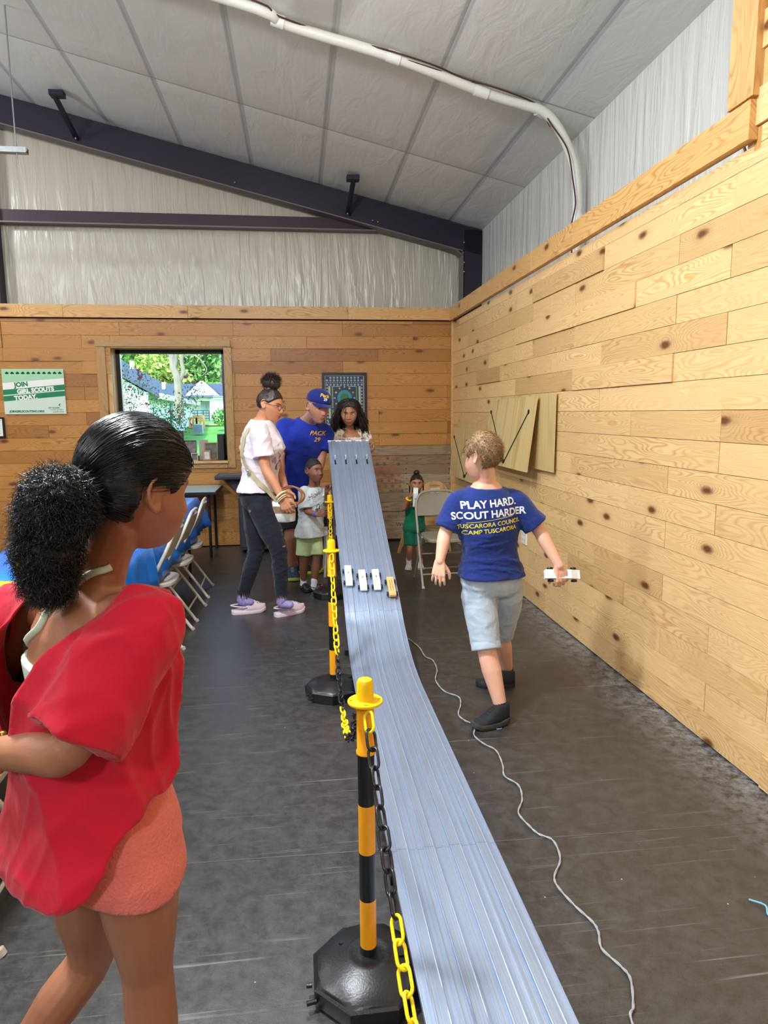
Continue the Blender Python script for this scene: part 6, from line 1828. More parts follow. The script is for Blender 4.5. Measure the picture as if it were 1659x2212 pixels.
# ------------------------------------------------------------------ figure 1: walking boy in the navy shirt
def dv(a, b): return (Vector(b) - Vector(a)).normalized()
M_NAVY = fabric('navy_cotton', '#1b2f73', .85); M_GREYSH = fabric('grey_blue_cotton', '#a9b6c2', .85, bump=.4, bscale=30)
M_BSHOE = mat('black_knit', '#16181d', .8, bump=.4, bscale=200); M_BSOLE = mat('dusty_black_sole', '#3a3937', .85, bump=.5, bscale=60, var=.35, vscale=30); M_LACE = mat('black_lace', '#22242a', .8)
SK_PALE = skin_mat('pale_skin', '#e8b59a', '#c9786c', '#8a6a50', .5, '#dd8d7c')
def walking_boy():
    F = V3(-.22, .975, 0).normalized(); R = F.cross(V3(0, 0, 1))
    A = Fig('boy walking away in a navy slogan T-shirt and grey shorts, holding a white toy car', 'person', at_floor(1078, 1530), 1.43, 1.10, .4, .0032)
    J = A.J; Y = 3.22
    J['Rp'] = R; J['Rc'] = V3(1.0, .12, 0).normalized()
    J['pel'] = at(1062, 1262, 3.26); J['che'] = at(1052, 1118, 3.24); J['nek'] = at(1050, 1040, 3.23); J['bow'] = V3(0, -.015, 0)
    J['shL'] = at(992, 1086, 3.24); J['elL'] = at(962, 1150, 3.22); J['wrL'] = at(950, 1212, 3.16)
    J['shR'] = at(1112, 1084, 3.22); J['elR'] = at(1162, 1142, 3.20); J['wrR'] = at(1208, 1222, 3.10)
    J['hipL'] = at(1035, 1290, 3.24); J['knL'] = at(1052, 1408, 3.14); J['anL'] = at(1082, 1528, 3.06)
    J['hipR'] = at(1092, 1285, 3.30); J['knR'] = at(1082, 1372, 3.42); J['anR'] = at(1096, 1448, 3.56)
    J['toeL'] = J['anL'] + V3(-.95, -.28, 0); J['toeR'] = J['anR'] + V3(-1, -.1, 0)
    A.hf = HeadFrame(at(1042, 986, 3.20), V3(-.62, .74, -.22), V3(.02, .05, 1), .93, .6); A.nk = 1.02
    hdL = dv(J['elL'], J['wrL']); hdR = dv(J['elR'], J['wrR'])
    hands = {'L': (V3(-.15, -.25, -1), V3(.3, 1, .1), V3(1, 0, 0), .82, (.35, .5, .4), .15, .3),
             'R': (V3(.22, -.05, -1), V3(-.05, 1, .0), V3(-1, 0, .1), .86, (.55, .85, .6), .14, .35)}
    A.body(SK_PALE, hands)
    t = A.t
    # T-shirt
    def shirt(mb):
        def ex(t_): return (.012 + .012 * ga(t_ - .2, .25), .018 + .02 * ga(t_ - .25, .2), -.004)
        secs = []
        for (tt, a, b) in A.SEC:
            if tt < .04 or tt > .96: continue
            c, r, f = A.fr(tt); k = A.s * A.g; secs.append((c, r, f, a * k + .014 + .014 * ga(tt - .10, .2), b * k + .022 + .018 * ga(tt - .15, .2)))
        ringloft(mb, secs, 40)
        for d in 'LR':
            a, e = J['sh' + d], J['el' + d]; e2 = a.lerp(e, .88)
            limb(mb, [A.spine(.84).lerp(a, .45), a + V3(0, 0, .0), a.lerp(e2, .55), e2], [.060, .062, .063, .069], 18, 4, flat_end=True)
    o, bv = garment(t, 'shirt', M_NAVY, shirt, .006, 3, .017, 14, (1, 1, 1.7), 4, mask=lambda co: .35 + .65 * np.clip((1.02 - co[:, 2]) / .25, 0, 1), zcut=at(1065, 1247, 3.2).z)
    mb = MB(); c = J['nek'] + V3(0, 0, -.005); c_, r_, f_ = A.fr(.97)
    mb.tube([c_ + r_ * .070 * math.cos(a) + f_ * .060 * math.sin(a) + V3(0, 0, .006 * math.sin(a) * -1) for a in [2 * PI * k / 28 for k in range(28)]], .006, 8, closed=True, el=1.6); mb.build('collar', M_NAVY, o, 180) if 0 else None
    # slogan
    og = at(1066, 1111, 3.1); ux = V3(1, .12, .0); uy = V3(-.02, .0, 1); q = .05
    k = 3.2 / 1475 * 1.0
    it = [text_item('PLAY HARD.', .048, 0, .045, 0, .0014, 0, .07), text_item('SCOUT HARDER', .048, .001, -.004, 0, .0014, 0, .07), text_item('TUSCARORA COUNCIL', .029, .002, -.052, 1, .0006, 0, .10), text_item('CAMP TUSCARORA', .029, .006, -.083, 1, .0006, 0, .10)]
    ln = [(-.11 + .22 * i / 12, -.030 + .022 * (i / 6 - 1) * .7 + s_ * .0012, 0) for s_ in (-1, 1) for i in range(13)]
    it.append((ln, [(i, i + 1, 14 + i, 13 + i) for i in range(12)], 1))
    project_print(o, 'printed_slogan', it, og, ux, uy, bv, [mat('white_print', '#dfe3ea', .7), mat('yellow_print', '#e3d24a', .7)], .003, 'white and yellow printed slogan')
    # shorts
    def sh(mb):
        secs = []
        for (tt, a, b) in A.SEC:
            if tt > .33: continue
            c, r, f = A.fr(tt); k = A.s * A.g; secs.append((c, r, f, a * k + .012, b * k + .014))
        ringloft(mb, secs, 36)
        for d, kk in (('L', .93), ('R', .97)):
            h, kn = J['hip' + d], J['kn' + d]; e = h.lerp(kn, kk); limb(mb, [h + V3(0, 0, .03), h, h.lerp(e, .5), e], [.09, .092, .084, .071], 20, 4, flat_end=True)
    o2, b2 = garment(t, 'shorts', M_GREYSH, sh, .006, 3, .010, 22, (1, 1, 1.3), 9)
    mb = MB(); h, kn = J['hipL'], J['knL']; e = h.lerp(kn, .90); dd = dv(h, kn)
    limb(mb, [e, h.lerp(kn, .955)], [.0745, .0745], 24, 2, flat_end=True); o3 = mb.build('hem_cuff', M_GREYSH, o2, 180, world=True)
    # shoes
    shoe(t, at_floor(1099, 1560) + V3(0, 0, 0), at_floor(1036, 1573), .205, [M_BSHOE, M_BSOLE, M_LACE], 'sneaker', 1.0, .004, 'black knit sneaker, the near foot', .10)
    shoe(t, at_floor(1112, 1482), at_floor(1000, 1480), .215, [M_BSHOE, M_BSHOE, M_LACE], 'sneaker', .9, 0, 'black knit sneaker, the far foot')
    for d in 'LR':
        mb = MB(); a = J['an' + d]; k_ = J['kn' + d]; limb(mb, [a + (k_ - a) * .06, a - V3(0, 0, .03)], [.033, .038], 14); mb.build('sock', M_BSHOE, t, 180, world=True)
    # hair: short, dark blond, ruffled
    hf = A.hf
    M_H = hair_mat('dark_blond_hair', '#523822', '#a98558', .6, 160)
    def mask(x, y, z):
        line = -.068 if y < -.02 else (-.02 if y < .02 else -.02 + (y - .02) * 1.35)
        m = sm(z, line - .006, line + .01)
        if abs(x) > .05 and -.03 < y < .03 and z < .02: m *= sm(z, -.002, .02)
        return m
    mb = MB(); hair_shell(mb, hf, mask, lambda x, y, z: .010 + .008 * sm(z, -.03, .06), wob=.004)
    rr = random.Random(4)
    for i in range(4200):
        a = rr.uniform(0, 2 * PI); ph = math.asin(rr.uniform(-.75, 1)); d = (math.cos(ph) * math.cos(a), math.cos(ph) * math.sin(a), math.sin(ph)); x, y, z = head_fn(*d, hf.child)
        if mask(x, y, z) < .8: continue
        L = math.sqrt(x * x + y * y + z * z); n = Vector((x, y, z)) / L; p = Vector((x, y, z)) + n * (.008 + .007 * sm(z, -.03, .06))
        # combed: swirl from the crown down
        dn = Vector((-x * .3 + .02, 0.018 + .0 * y, -.05)); tng = (dn - n * dn.dot(n)); tng = tng.normalized() if tng.length > 1e-4 else Vector((1, 0, 0))
        tng = (tng + Vector((rr.gauss(0, .16), rr.gauss(0, .16), rr.gauss(0, .16)))).normalized(); ln = rr.uniform(.020, .045) * (1 if z > -.02 else .5)
        pts = [p, p + tng * ln * .5 + n * .004, p + tng * ln + n * rr.uniform(-.004, .007)]
        strand(mb, [hf.w(*q) for q in pts], .0011 * hf.k)
    mb.build('hair', M_H, t, 180, world=True)
    return A, bv
WB, WB_bv = walking_boy()
# the car in his hand
c5 = make_car('derby_car', 'white block race car with black wheels held in the hand of the walking boy', M_CARW, None); 
q = WB.J['wrR'] + V3(.022, .030, -.055); ff = V3(1.0, -.05, -.03).normalized(); up_ = V3(0, -.92, .38); up_ = (up_ - ff * up_.dot(ff)).normalized(); M = Matrix((ff.cross(up_), ff, up_)).transposed().to_4x4(); M.translation = q; c5.matrix_world = M
# ------------------------------------------------------------------ figure 2: woman with the bun, white T-shirt, ripped black jeans
SK_TAN = skin_mat('tan_skin', '#c98d68', '#a9504a', '#3c2418', .5, '#b96a52')
M_WTEE = fabric('white_pink_cotton', '#e3d6dc', .85); M_JEAN = fabric('black_denim', '#1a1e28', .85, .4, 120, .2); M_CLOG = mat('pale_pink_foam', '#e6cfdc', .6); M_CLOGS = mat('pale_pink_sole', '#e9d8e2', .65)
M_PURP = mat('purple_sock', '#9b90c9', .9, var=.15, vscale=60, bump=.4, bscale=150); M_HAIRB = hair_mat('black_brown_hair', '#150d0b', '#3a241b', .4, 120); M_DARKH = mat('dark_hole', '#0c0c0e', .8)
M_STRAP = mat('cream_webbing', '#b9ab8a', .8, bump=.3, bscale=200); M_BANGLE = mat('cream_bangle', '#e4dcb8', .4); M_BROWNL = mat('tan_leather', '#8f5530', .5); M_BAG = mat('white_bag', '#dfe3e0', .5, var=.05, vscale=12); M_BAGB = mat('brown_patch', '#8b6a55', .6, var=.3, vscale=40)
def woman():
    F = V3(.93, -.37, 0).normalized(); R = F.cross(V3(0, 0, 1))
    A = Fig('woman with a high bun, glasses, white T-shirt and ripped black jeans, looking down', 'person', at_floor(572, 1322), 1.68, .95, 0, .0036)
    J = A.J
    J['Rp'] = R; J['Rc'] = R
    J['pel'] = at(558, 1080, 5.05); J['che'] = at(560, 965, 5.05); J['nek'] = at(566, 903, 5.05); J['bow'] = V3(.015, 0, 0)
    J['shR'] = at(560, 930, 4.90); J['elR'] = at(574, 1012, 4.85); J['wrR'] = at(610, 1076, 4.80)
    J['shL'] = at(578, 930, 5.20); J['elL'] = at(600, 1010, 5.22); J['wrL'] = at(618, 1060, 5.10)
    J['hipR'] = at(564, 1095, 4.97); J['knR'] = at(602, 1190, 4.93); J['anR'] = at(609, 1296, 4.965)
    J['hipL'] = at(553, 1095, 5.13); J['knL'] = at(553, 1192, 5.11); J['anL'] = at(523, 1291, 5.13)
    J['toeR'] = J['anR'] + V3(.9, -.25, 0); J['toeL'] = J['anL'] + V3(1, -.15, 0)
    A.hf = HeadFrame(at(583, 874, 5.02), V3(.86, -.40, -.26), V3(.2, 0, 1), .98, .1); A.nk = .95; A.gaze = (.3, -.6)
    hands = {'R': (V3(.35, -.1, -1), V3(.3, .9, 0), V3(1, .2, -.1), .95, (.5, .7, .5), .12, .4), 'L': (V3(.3, -.3, -1), V3(-.2, -1, .2), V3(1, 0, 0), .9, (.6, .8, .5), .12, .4)}
    A.body(SK_TAN, hands, chest=.03); t = A.t
    def shirt(mb):
        secs = []
        for (tt, a, b) in A.SEC:
            if tt < .04: continue
            c, r, f = A.fr(min(tt, .985)); k = A.s * A.g; secs.append((c + f * .03 * ga(tt - .68, .14), r, f, a * k + .022 + .008 * ga(tt - .15, .2), b * k + .026 + .022 * ga(tt - .2, .2) + .028 * ga(tt - .68, .14)))
        ringloft(mb, secs, 40)
        for d in 'LR':
            a, e = J['sh' + d], J['el' + d]; e2 = a.lerp(e, .72); limb(mb, [A.spine(.86).lerp(a, .5), a, a.lerp(e2, .55), e2], [.062, .070, .074, .080], 18, 4, flat_end=True)
    o, bv = garment(t, 'shirt', M_WTEE, shirt, .007, 3, .018, 12, (1, 1, 1.4), 14, zcut=at(556, 1062, 5.0).z)
    # printed picture on the front
    og = J['che'] + V3(.0, 0, -.06); nx = F; ux = V3(0, 0, 1).cross(nx)
    it = []
    for (x, y, r_, mi) in ((0, .05, .06, 0), (.03, -.02, .045, 1), (-.04, -.03, .04, 0), (0, -.08, .035, 1)): it.append(([(x + r_ * math.cos(a), y + r_ * .8 * math.sin(a), 0) for a in [2 * PI * k / 20 for k in range(20)]], [tuple(range(20))], mi))
    project_print(o, 'printed_picture', it, og, ux, V3(0, 0, 1), bv, [mat('lilac_print', '#b98fb0', .8), mat('rust_print', '#8f5a62', .8)], .002)
    def pants(mb):
        secs = []
        for (tt, a, b) in A.SEC:
            if tt > .33: continue
            c, r, f = A.fr(tt); k = A.s * A.g; secs.append((c, r, f, a * k + .006, b * k + .012))
        ringloft(mb, secs, 36)
        for d in 'LR':
            h, kn, an = J['hip' + d], J['kn' + d], J['an' + d]; e = kn.lerp(an, .88)
            limb(mb, [h + V3(0, 0, .03), h, h.lerp(kn, .5), kn, kn.lerp(an, .35), e], [.094, .100, .090, .064, .062, .046], 20, 4, flat_end=True)
    def lowmask(co): return .4 + .6 * np.exp(-((co[:, 2] - .45) / .14) ** 2)
    o2, b2 = garment(t, 'jeans', M_JEAN, pants, .006, 2, .016, 24, (1, 1, 1.8), 3, mask=lowmask)
    # rips at the knee and thigh showing skin, frayed hems
    rr = random.Random(8)
    mb = MB(); 
    for (px, py, w_, h_) in ((609, 1145, 7, 3), (611, 1133, 5, 2), (613, 1180, 5, 2), (540, 1104, 4, 3)):
        c = at(px, py, 4.6); hit = b2.ray_cast(V3(0, 0, CAM_H), (c - V3(0, 0, CAM_H)).normalized())
        if hit[0] is None: continue
        n = hit[1]; p = hit[0] + n * .002; u = V3(0, 0, 1).cross(n).normalized(); v = n.cross(u)
        vs = [p + u * (w_ * .0034 * math.cos(a) * rr.uniform(.8, 1.1)) + v * (h_ * .0034 * math.sin(a)) for a in [2 * PI * k / 12 for k in range(12)]]
        out = []
        for q in vs:
            h2 = b2.find_nearest(q); out.append(h2[0] + h2[1] * .0015)
        mb.add(out, [tuple(range(12))])
    mb.build('rip', mat('skin_through_rip', '#a86f50', .6), o2, 0, world=False) if 0 else None
    me = mb.mesh('rip'); me.materials.append(mat('skin_through_rip', '#a86f50', .6)); me.transform(Matrix.Translation(-t.location)); q = bpy.data.objects.new('rip', me); COL.objects.link(q); q.parent = o2
    mb = MB()
    for d in 'LR':
        kn, an = J['kn' + d], J['an' + d]; e = kn.lerp(an, .88)
        for k in range(16):
            a = 2 * PI * k / 16; p = e + V3(.046 * math.cos(a), .046 * math.sin(a), 0); L = rr.uniform(.01, .045)
            mb.add([p + V3(-.012 * math.sin(a), .012 * math.cos(a), .01), p - V3(-.012 * math.sin(a), .012 * math.cos(a), -.01), p + V3(.006 * math.cos(a), .006 * math.sin(a), -L)], [(0, 1, 2)])
    me = mb.mesh('frayed_hem'); me.materials.append(M_JEAN); me.transform(Matrix.Translation(-t.location)); q = bpy.data.objects.new('frayed_hem', me); COL.objects.link(q); q.parent = o2
    shoe(t, at_floor(500, 1327), at_floor(577, 1318), .262, [M_CLOG, M_CLOGS, M_DARKH], 'clog', 1, 0, 'pale pink clog, the left one in the photo')
    shoe(t, at_floor(594, 1333), at_floor(657, 1318), .262, [M_CLOG, M_CLOGS, M_DARKH], 'clog', 1, 0, 'pale pink clog, the right one in the photo')
    for d in 'LR':
        an = J['an' + d]; f = (J['toe' + d] - an).normalized(); mb = MB()
        limb(mb, [an + V3(0, 0, .012), an - V3(0, 0, .025), an - V3(0, 0, .035) + f * .06], [.038, .038, .028], 16); mb.build('sock', M_PURP, t, 180, world=True)
    # hair: pulled up, bun on top
    hf = A.hf
    def mask(x, y, z):
        line = -.045 if y < -.02 else (-.045 + (y + .02) * 1.2 if y < .03 else .015 + (y - .03) * 1.05)
        m = sm(z, line - .004, line + .008)
        if abs(x) > .05 and -.03 < y < .02 and z < .015: m *= sm(z, -.002, .018)
        return m
    mb = MB(); hair_shell(mb, hf, mask, .010, wob=.002)
    bc = hf.w(0, -.035, .165)
    for i in range(5): mb.sphere(bc + V3(rr.uniform(-.02, .02), rr.uniform(-.02, .02), rr.uniform(-.02, .02)), (.055, .05, .045), 14, 10)
    limb(mb, [hf.w(0, -.03, .10), hf.w(0, -.035, .14)], [.045, .035], 14)
    for i in range(900):
        d = V3(rr.gauss(0, 1), rr.gauss(0, 1), rr.gauss(0, 1)).normalized(); p = bc + V3(d.x * .055, d.y * .05, d.z * .045); tg = d.cross(V3(rr.gauss(0, 1), rr.gauss(0, 1), rr.gauss(0, 1))).normalized()
        strand(mb, [p, p + tg * .02 + d * .010, p + tg * .03 + d * .022 + V3(0, 0, rr.uniform(-.01, .008))], .0016)
    for i in range(700):
        a = rr.uniform(0, 2 * PI); ph = math.asin(rr.uniform(-.5, .95)); x, y, z = head_fn(math.cos(ph) * math.cos(a), math.cos(ph) * math.sin(a), math.sin(ph))
        if mask(x, y, z) < .9: continue
        n = Vector((x, y, z)).normalized(); p = Vector((x, y, z)) + n * .010; g_ = (Vector((0, -.035, .14)) - p); tg = (g_ - n * g_.dot(n)).normalized()
        strand(mb, [hf.w(*p), hf.w(*(p + tg * .03 + n * .002)), hf.w(*(p + tg * .055 - n * .004))], .0012)
    mb.build('hair', M_HAIRB, t, 180, world=True)
    # glasses
    mb = MB()
    for s_ in (-1, 1):
        mb.tube([hf.w(s_ * .033 + .024 * math.cos(a), .098, .0 + .020 * math.sin(a)) for a in [2 * PI * k / 20 for k in range(20)]], .0016 * 1.2, 6, closed=True)
        mb.tube([hf.w(s_ * .056, .097, .006), hf.w(s_ * .074, .07, .006), hf.w(s_ * .080, -.005, .004), hf.w(s_ * .078, -.02, -.008)], .0016, 6)
    mb.tube([hf.w(-.01, .099, .003), hf.w(0, .104, .005), hf.w(.01, .099, .003)], .0016, 6)
    mb.build('glasses', mat('brown_glasses', '#5a3327', .35), t, 180, world=True)
    # bangles
    w_ = J['wrR']; d_ = dv(J['elR'], w_); a1 = d_.orthogonal().normalized(); a2 = d_.cross(a1)
    for k, (off, r_, th) in enumerate(((-.022, .040, .0065), (-.004, .038, .004), (.006, .037, .004))):
        mb = MB(); c = w_ + d_ * off - V3(0, 0, .004 * k); mb.tube([c + (a1 * math.cos(a) + a2 * math.sin(a)) * r_ + d_ * .010 * math.sin(a) for a in [2 * PI * i / 24 for i in range(24)]], th, 8, closed=True); mb.build('bangle', M_BANGLE if k < 2 else M_STRAP, t, 180, world=True)
    return A, bv
WM, WM_bv = woman()
# crossbody bag, worn on a cream strap
def bag():
    c = at(600, 1098, 4.96); t = thing('handbag', 'white and brown handbag with tan handles, hanging on a cream strap at the woman\'s hip', 'handbag', c)
    f = V3(.96, -.25, 0).normalized(); r = f.cross(V3(0, 0, 1))
    mb = MB(); secs = []
    for (z, a, b) in ((-.10, .07, .035), (-.09, .105, .05), (-.02, .11, .055), (.04, .095, .045), (.07, .085, .03)): secs.append((c + V3(0, 0, z) + f * .02, f, -r, a, b))
    ringloft(mb, secs, 32, 3); mb.build('body', M_BAG, t, 60, world=True)
    mb = MB(); secs = []
    for (z, a, b) in ((-.03, .1115, .0565), (.02, .103, .0515)): secs.append((c + V3(0, 0, z) + f * .02, f, -r, a, b))
    ringloft(mb, secs, 32, 3); mb.build('patch', M_BAGB, t, 60, world=True)
    for s_, dz in ((-1, 0), (1, .015)):
        b0 = c + f * .06 + r * s_ * .04 + V3(0, 0, .05)
        mb = MB(); mb.tube(catmull([b0 - f * .10, b0 - f * .05 + V3(0, 0, .07 + dz), b0 + f * .06 + V3(0, 0, .10 + dz), b0 + f * .13 + V3(0, 0, .05 + dz), b0 + f * .10 + V3(0, 0, -.01), b0 + f * .02 + V3(0, 0, -.01)], 6), .007, 8, el=.5); mb.build('handle', M_BROWNL, t, 180, world=True)
    # strap across the back and over the shoulder, laid on the shirt
    pts = []
    for (px, py) in ((585, 900), (560, 905), (540, 925), (528, 950), (524, 975), (530, 1000), (545, 1025), (560, 1045), (577, 1062)):
        d = (at(px, py, 5) - V3(0, 0, CAM_H)).normalized(); h = WM_bv.ray_cast(V3(0, 0, CAM_H), d)
        if h[0] is not None: pts.append(h[0] + h[1] * .006)
    pts.append(c + V3(0, -.03, .06))
    sp = catmull(pts, 6)
    fixed = []
    for i, p in enumerate(sp):
        if i < len(sp) - 7:
            h = WM_bv.find_nearest(p); p = h[0] + h[1] * .006
        fixed.append(p)
    mb = MB(); vs = []; fs = []
    for i, p in enumerate(fixed):
        tg = (fixed[min(i + 1, len(fixed) - 1)] - fixed[max(i - 1, 0)]).normalized(); h = WM_bv.find_nearest(p); n = h[1]; w = n.cross(tg).normalized()
        for (a, b) in ((-.019, 0), (.019, 0), (.019, .003), (-.019, .003)): vs.append(p + w * a + n * b)
    for i in range(len(fixed) - 1):
        for k in range(4): fs.append((i * 4 + k, i * 4 + (k + 1) % 4, i * 4 + 4 + (k + 1) % 4, i * 4 + 4 + k))
    mb.add(vs, fs); mb.build('strap', M_STRAP, t, 40, world=True)
    mb = MB(); p = fixed[len(fixed) * 5 // 9]; mb.box(p, (.05, .008, .04)); mb.build('buckle', M_GALV, t, 0, world=True, bevel=.002)
bag()

# ------------------------------------------------------------------ figure 3: man in the blue cap and shirt, leaning
SK_MAN = skin_mat('ruddy_skin', '#b9836a', '#93544c', '#5a4034', .5, '#a8604e')
M_ROY = fabric('royal_blue_cotton', '#1a2f9a', .85); M_CAP = fabric('navy_cap_cloth', '#14226e', .8, .2, 200, .03); M_DSH = fabric('dark_shorts', '#1d1f26'); M_NVSHOE = mat('navy_running_shoe', '#1c2f52', .7, var=.3, vscale=50); M_LIME = mat('lime_sole', '#b9cc2a', .6); M_GREYHAIR = hair_mat('grey_brown_hair', '#4b3c32', '#84776c', .6)
def man():
    F = V3(.62, -.78, 0).normalized(); R = F.cross(V3(0, 0, 1)); Rc = V3(-.86, -.50, 0).normalized()
    A = Fig('man in a royal blue cap and T-shirt leaning forward to look down the track', 'person', at_floor(650, 1232), 1.80, 1.16, 0, .0038)
    J = A.J
    J['Rp'] = R; J['Rc'] = Rc
    J['pel'] = at(632, 1075, 6.22); J['che'] = at(655, 955, 6.02); J['nek'] = at(668, 905, 5.95); J['bow'] = V3(-.01, .03, 0)
    J['shR'] = at(614, 925, 5.95); J['elR'] = at(604, 990, 5.86); J['wrR'] = at(607, 1045, 5.82)
    J['shL'] = at(700, 935, 6.05); J['elL'] = at(694, 985, 6.0); J['wrL'] = at(684, 1035, 5.92)
    J['hipR'] = at(618, 1085, 6.2); J['knR'] = at(628, 1150, 6.12); J['anR'] = at(631, 1220, 6.28)
    J['hipL'] = at(652, 1085, 6.3); J['knL'] = at(648, 1150, 6.22); J['anL'] = at(648, 1215, 6.42)
    J['toeR'] = J['anR'] + V3(.2, -1, 0); J['toeL'] = J['anL'] + V3(1, -.1, 0)
    A.hf = HeadFrame(at(686, 880, 5.80), V3(.50, -.84, -.22), V3(.24, -.1, 1), 1.12, .15); A.nk = 1.15; A.gaze = (.5, -.5)
    hands = {'R': (V3(.2, -.3, -1), V3(.6, .5, 0), V3(.5, -.6, 0), 1.0, (.4, .5, .4), .12, .3), 'L': (V3(-.1, -.3, -1), V3(-.6, .5, 0), V3(-.2, -1, 0), 1.0, (.4, .5, .4), .12, .3)}
    A.body(SK_MAN, hands); t = A.t
    def shirt(mb):
        secs = []
        for (tt, a, b) in A.SEC:
            if tt < .04: continue
            c, r, f = A.fr(min(tt, 1.0)); k = A.s * A.g; secs.append((c + f * .03 * ga(tt - .3, .2), r, f, a * k + .030 - .012 * (tt > .97), b * k + .030 - .012 * (tt > .97) + .05 * ga(tt - .3, .2)))
        ringloft(mb, secs, 40)
        for d in 'LR':
            a, e = J['sh' + d], J['el' + d]; e2 = a.lerp(e, .80); limb(mb, [A.spine(.86).lerp(a, .5), a, a.lerp(e2, .55), e2], [.085, .090, .088, .092], 18, 4, flat_end=True)
    o, bv = garment(t, 'shirt', M_ROY, shirt, .008, 3, .016, 9, (1, 1, 1.2), 24)
    ctr = at(682, 939, 5.5); dr = (ctr - V3(0, 0, CAM_H)).normalized(); n_ = -dr; ux = V3(0, 0, 1).cross(n_).normalized()
    M_OP = mat('orange_print', '#e3a12e', .6)
    project_print(o, 'chest_print', [text_item('PACK', .052, .005, .022, 0, .001, .35, -.05), text_item('29', .050, .0, -.032, 0, .001, .25, -.05)], at(684, 942, 5.85), ux, V3(0, 0, 1), bv, [M_OP], .003, 'orange chest print')
    def shf(mb):
        secs = []
        for (tt, a, b) in A.SEC:
            if tt > .24: continue
            c, r, f = A.fr(tt); k = A.s * A.g; secs.append((c, r, f, a * k + .015, b * k + .015))
        ringloft(mb, secs, 36)
        for d in 'LR': h, kn = J['hip' + d], J['kn' + d]; limb(mb, [h, h.lerp(kn, .5), h.lerp(kn, .92)], [.115, .115, .105], 20, 4, flat_end=True)
    garment(t, 'shorts', M_DSH, shf, .008, 3, .008, 14, seed=5)
    shoe(t, J['anR'] + V3(-.01, .06, -J['anR'].z), J['anR'] + V3(.1, -1, 0), .29, [M_NVSHOE, M_LIME, M_LIME], 'sneaker', 1.1, 0)
    shoe(t, J['anL'] + V3(-.07, 0, -J['anL'].z), J['anL'] + V3(1, -.15, 0), .29, [M_NVSHOE, M_LIME, M_LIME], 'sneaker', 1.1, 0)
    hf = A.hf
    # short grey hair below the cap
    def mask(x, y, z):
        m = sm(z, -.045, -.03) * (1 - sm(y, .0, .02)); 
        if abs(x) > .05 and y > -.03 and z < .02: m *= sm(z, .0, .015)
        return m
    mb = MB(); hair_shell(mb, hf, mask, .006, wob=.002); mb.build('hair', M_GREYHAIR, t, 180, world=True)
    # cap
    mb = MB(); vs = []; nu, nv = 48, 14
    for j in range(nv + 1):
        ph = PI / 2 * (1 - j / nv)
        for i in range(nu):
            a = 2 * PI * i / nu; x, y, z = math.cos(ph) * math.cos(a) * .090, math.cos(ph) * math.sin(a) * .108, .042 + math.sin(ph) ** .8 * .098
            y -= .004
            vs.append(hf.w(x, y, z))
    fs = [(j * nu + i, (j + 1) * nu + i, (j + 1) * nu + (i + 1) % nu, j * nu + (i + 1) % nu) for j in range(nv) for i in range(nu)]
    mb.add(vs, fs); cp = mb.build('cap', M_CAP, t, 180, world=True); sd = cp.modifiers.new('thickness', 'SOLIDIFY'); sd.thickness = .004; sd.offset = -1
    capme = mb.mesh('x'); cbv = bvh_of(capme)
    mb = MB(); vs = []; n = 16
    for r_ in (0, 1):
        for i in range(n + 1):
            a = PI * (.12 + .76 * i / n); x, y = math.cos(a), math.sin(a)
            vs.append(hf.w(x * .089 * (1 - .08 * r_), -.004 + y * .106 + r_ * .068 * (y ** .7), .044 - r_ * .012 - .016 * x * x))
    nn = len(vs); vs += [v - hf.U * .004 for v in vs]
    fs = [(i, i + 1, n + 2 + i, n + 1 + i) for i in range(n)] + [(nn + i + 1, nn + i, nn + n + 1 + i, nn + n + 2 + i) for i in range(n)] + [(n + 1 + i, n + 2 + i, nn + n + 2 + i, nn + n + 1 + i) for i in range(n)]
    mb.add(vs, fs); mb.build('cap_brim', M_CAP, t, 60, world=True)
    mb = MB(); mb.sphere(hf.w(0, -.004, .138), .006, 8, 6); mb.build('cap_button', M_CAP, t, 180, world=True)
    og = hf.w(.02, .09, .090); nrm = (hf.F * .85 + hf.R * .22 + hf.U * .25).normalized(); ux = hf.U.cross(nrm).normalized()
    project_print(cp, 'cap_lettering', [text_item('Pack', .040, 0, .012, 0, .0012, .2, 0), text_item('29', .030, .008, -.018, 1, .001, 0, 0)], og, ux, nrm.cross(ux), cbv, [mat('gold_embroidery', '#e8b52c', .6), mat('white_embroidery', '#e6e6ee', .6)], .0045)
    return A
man()

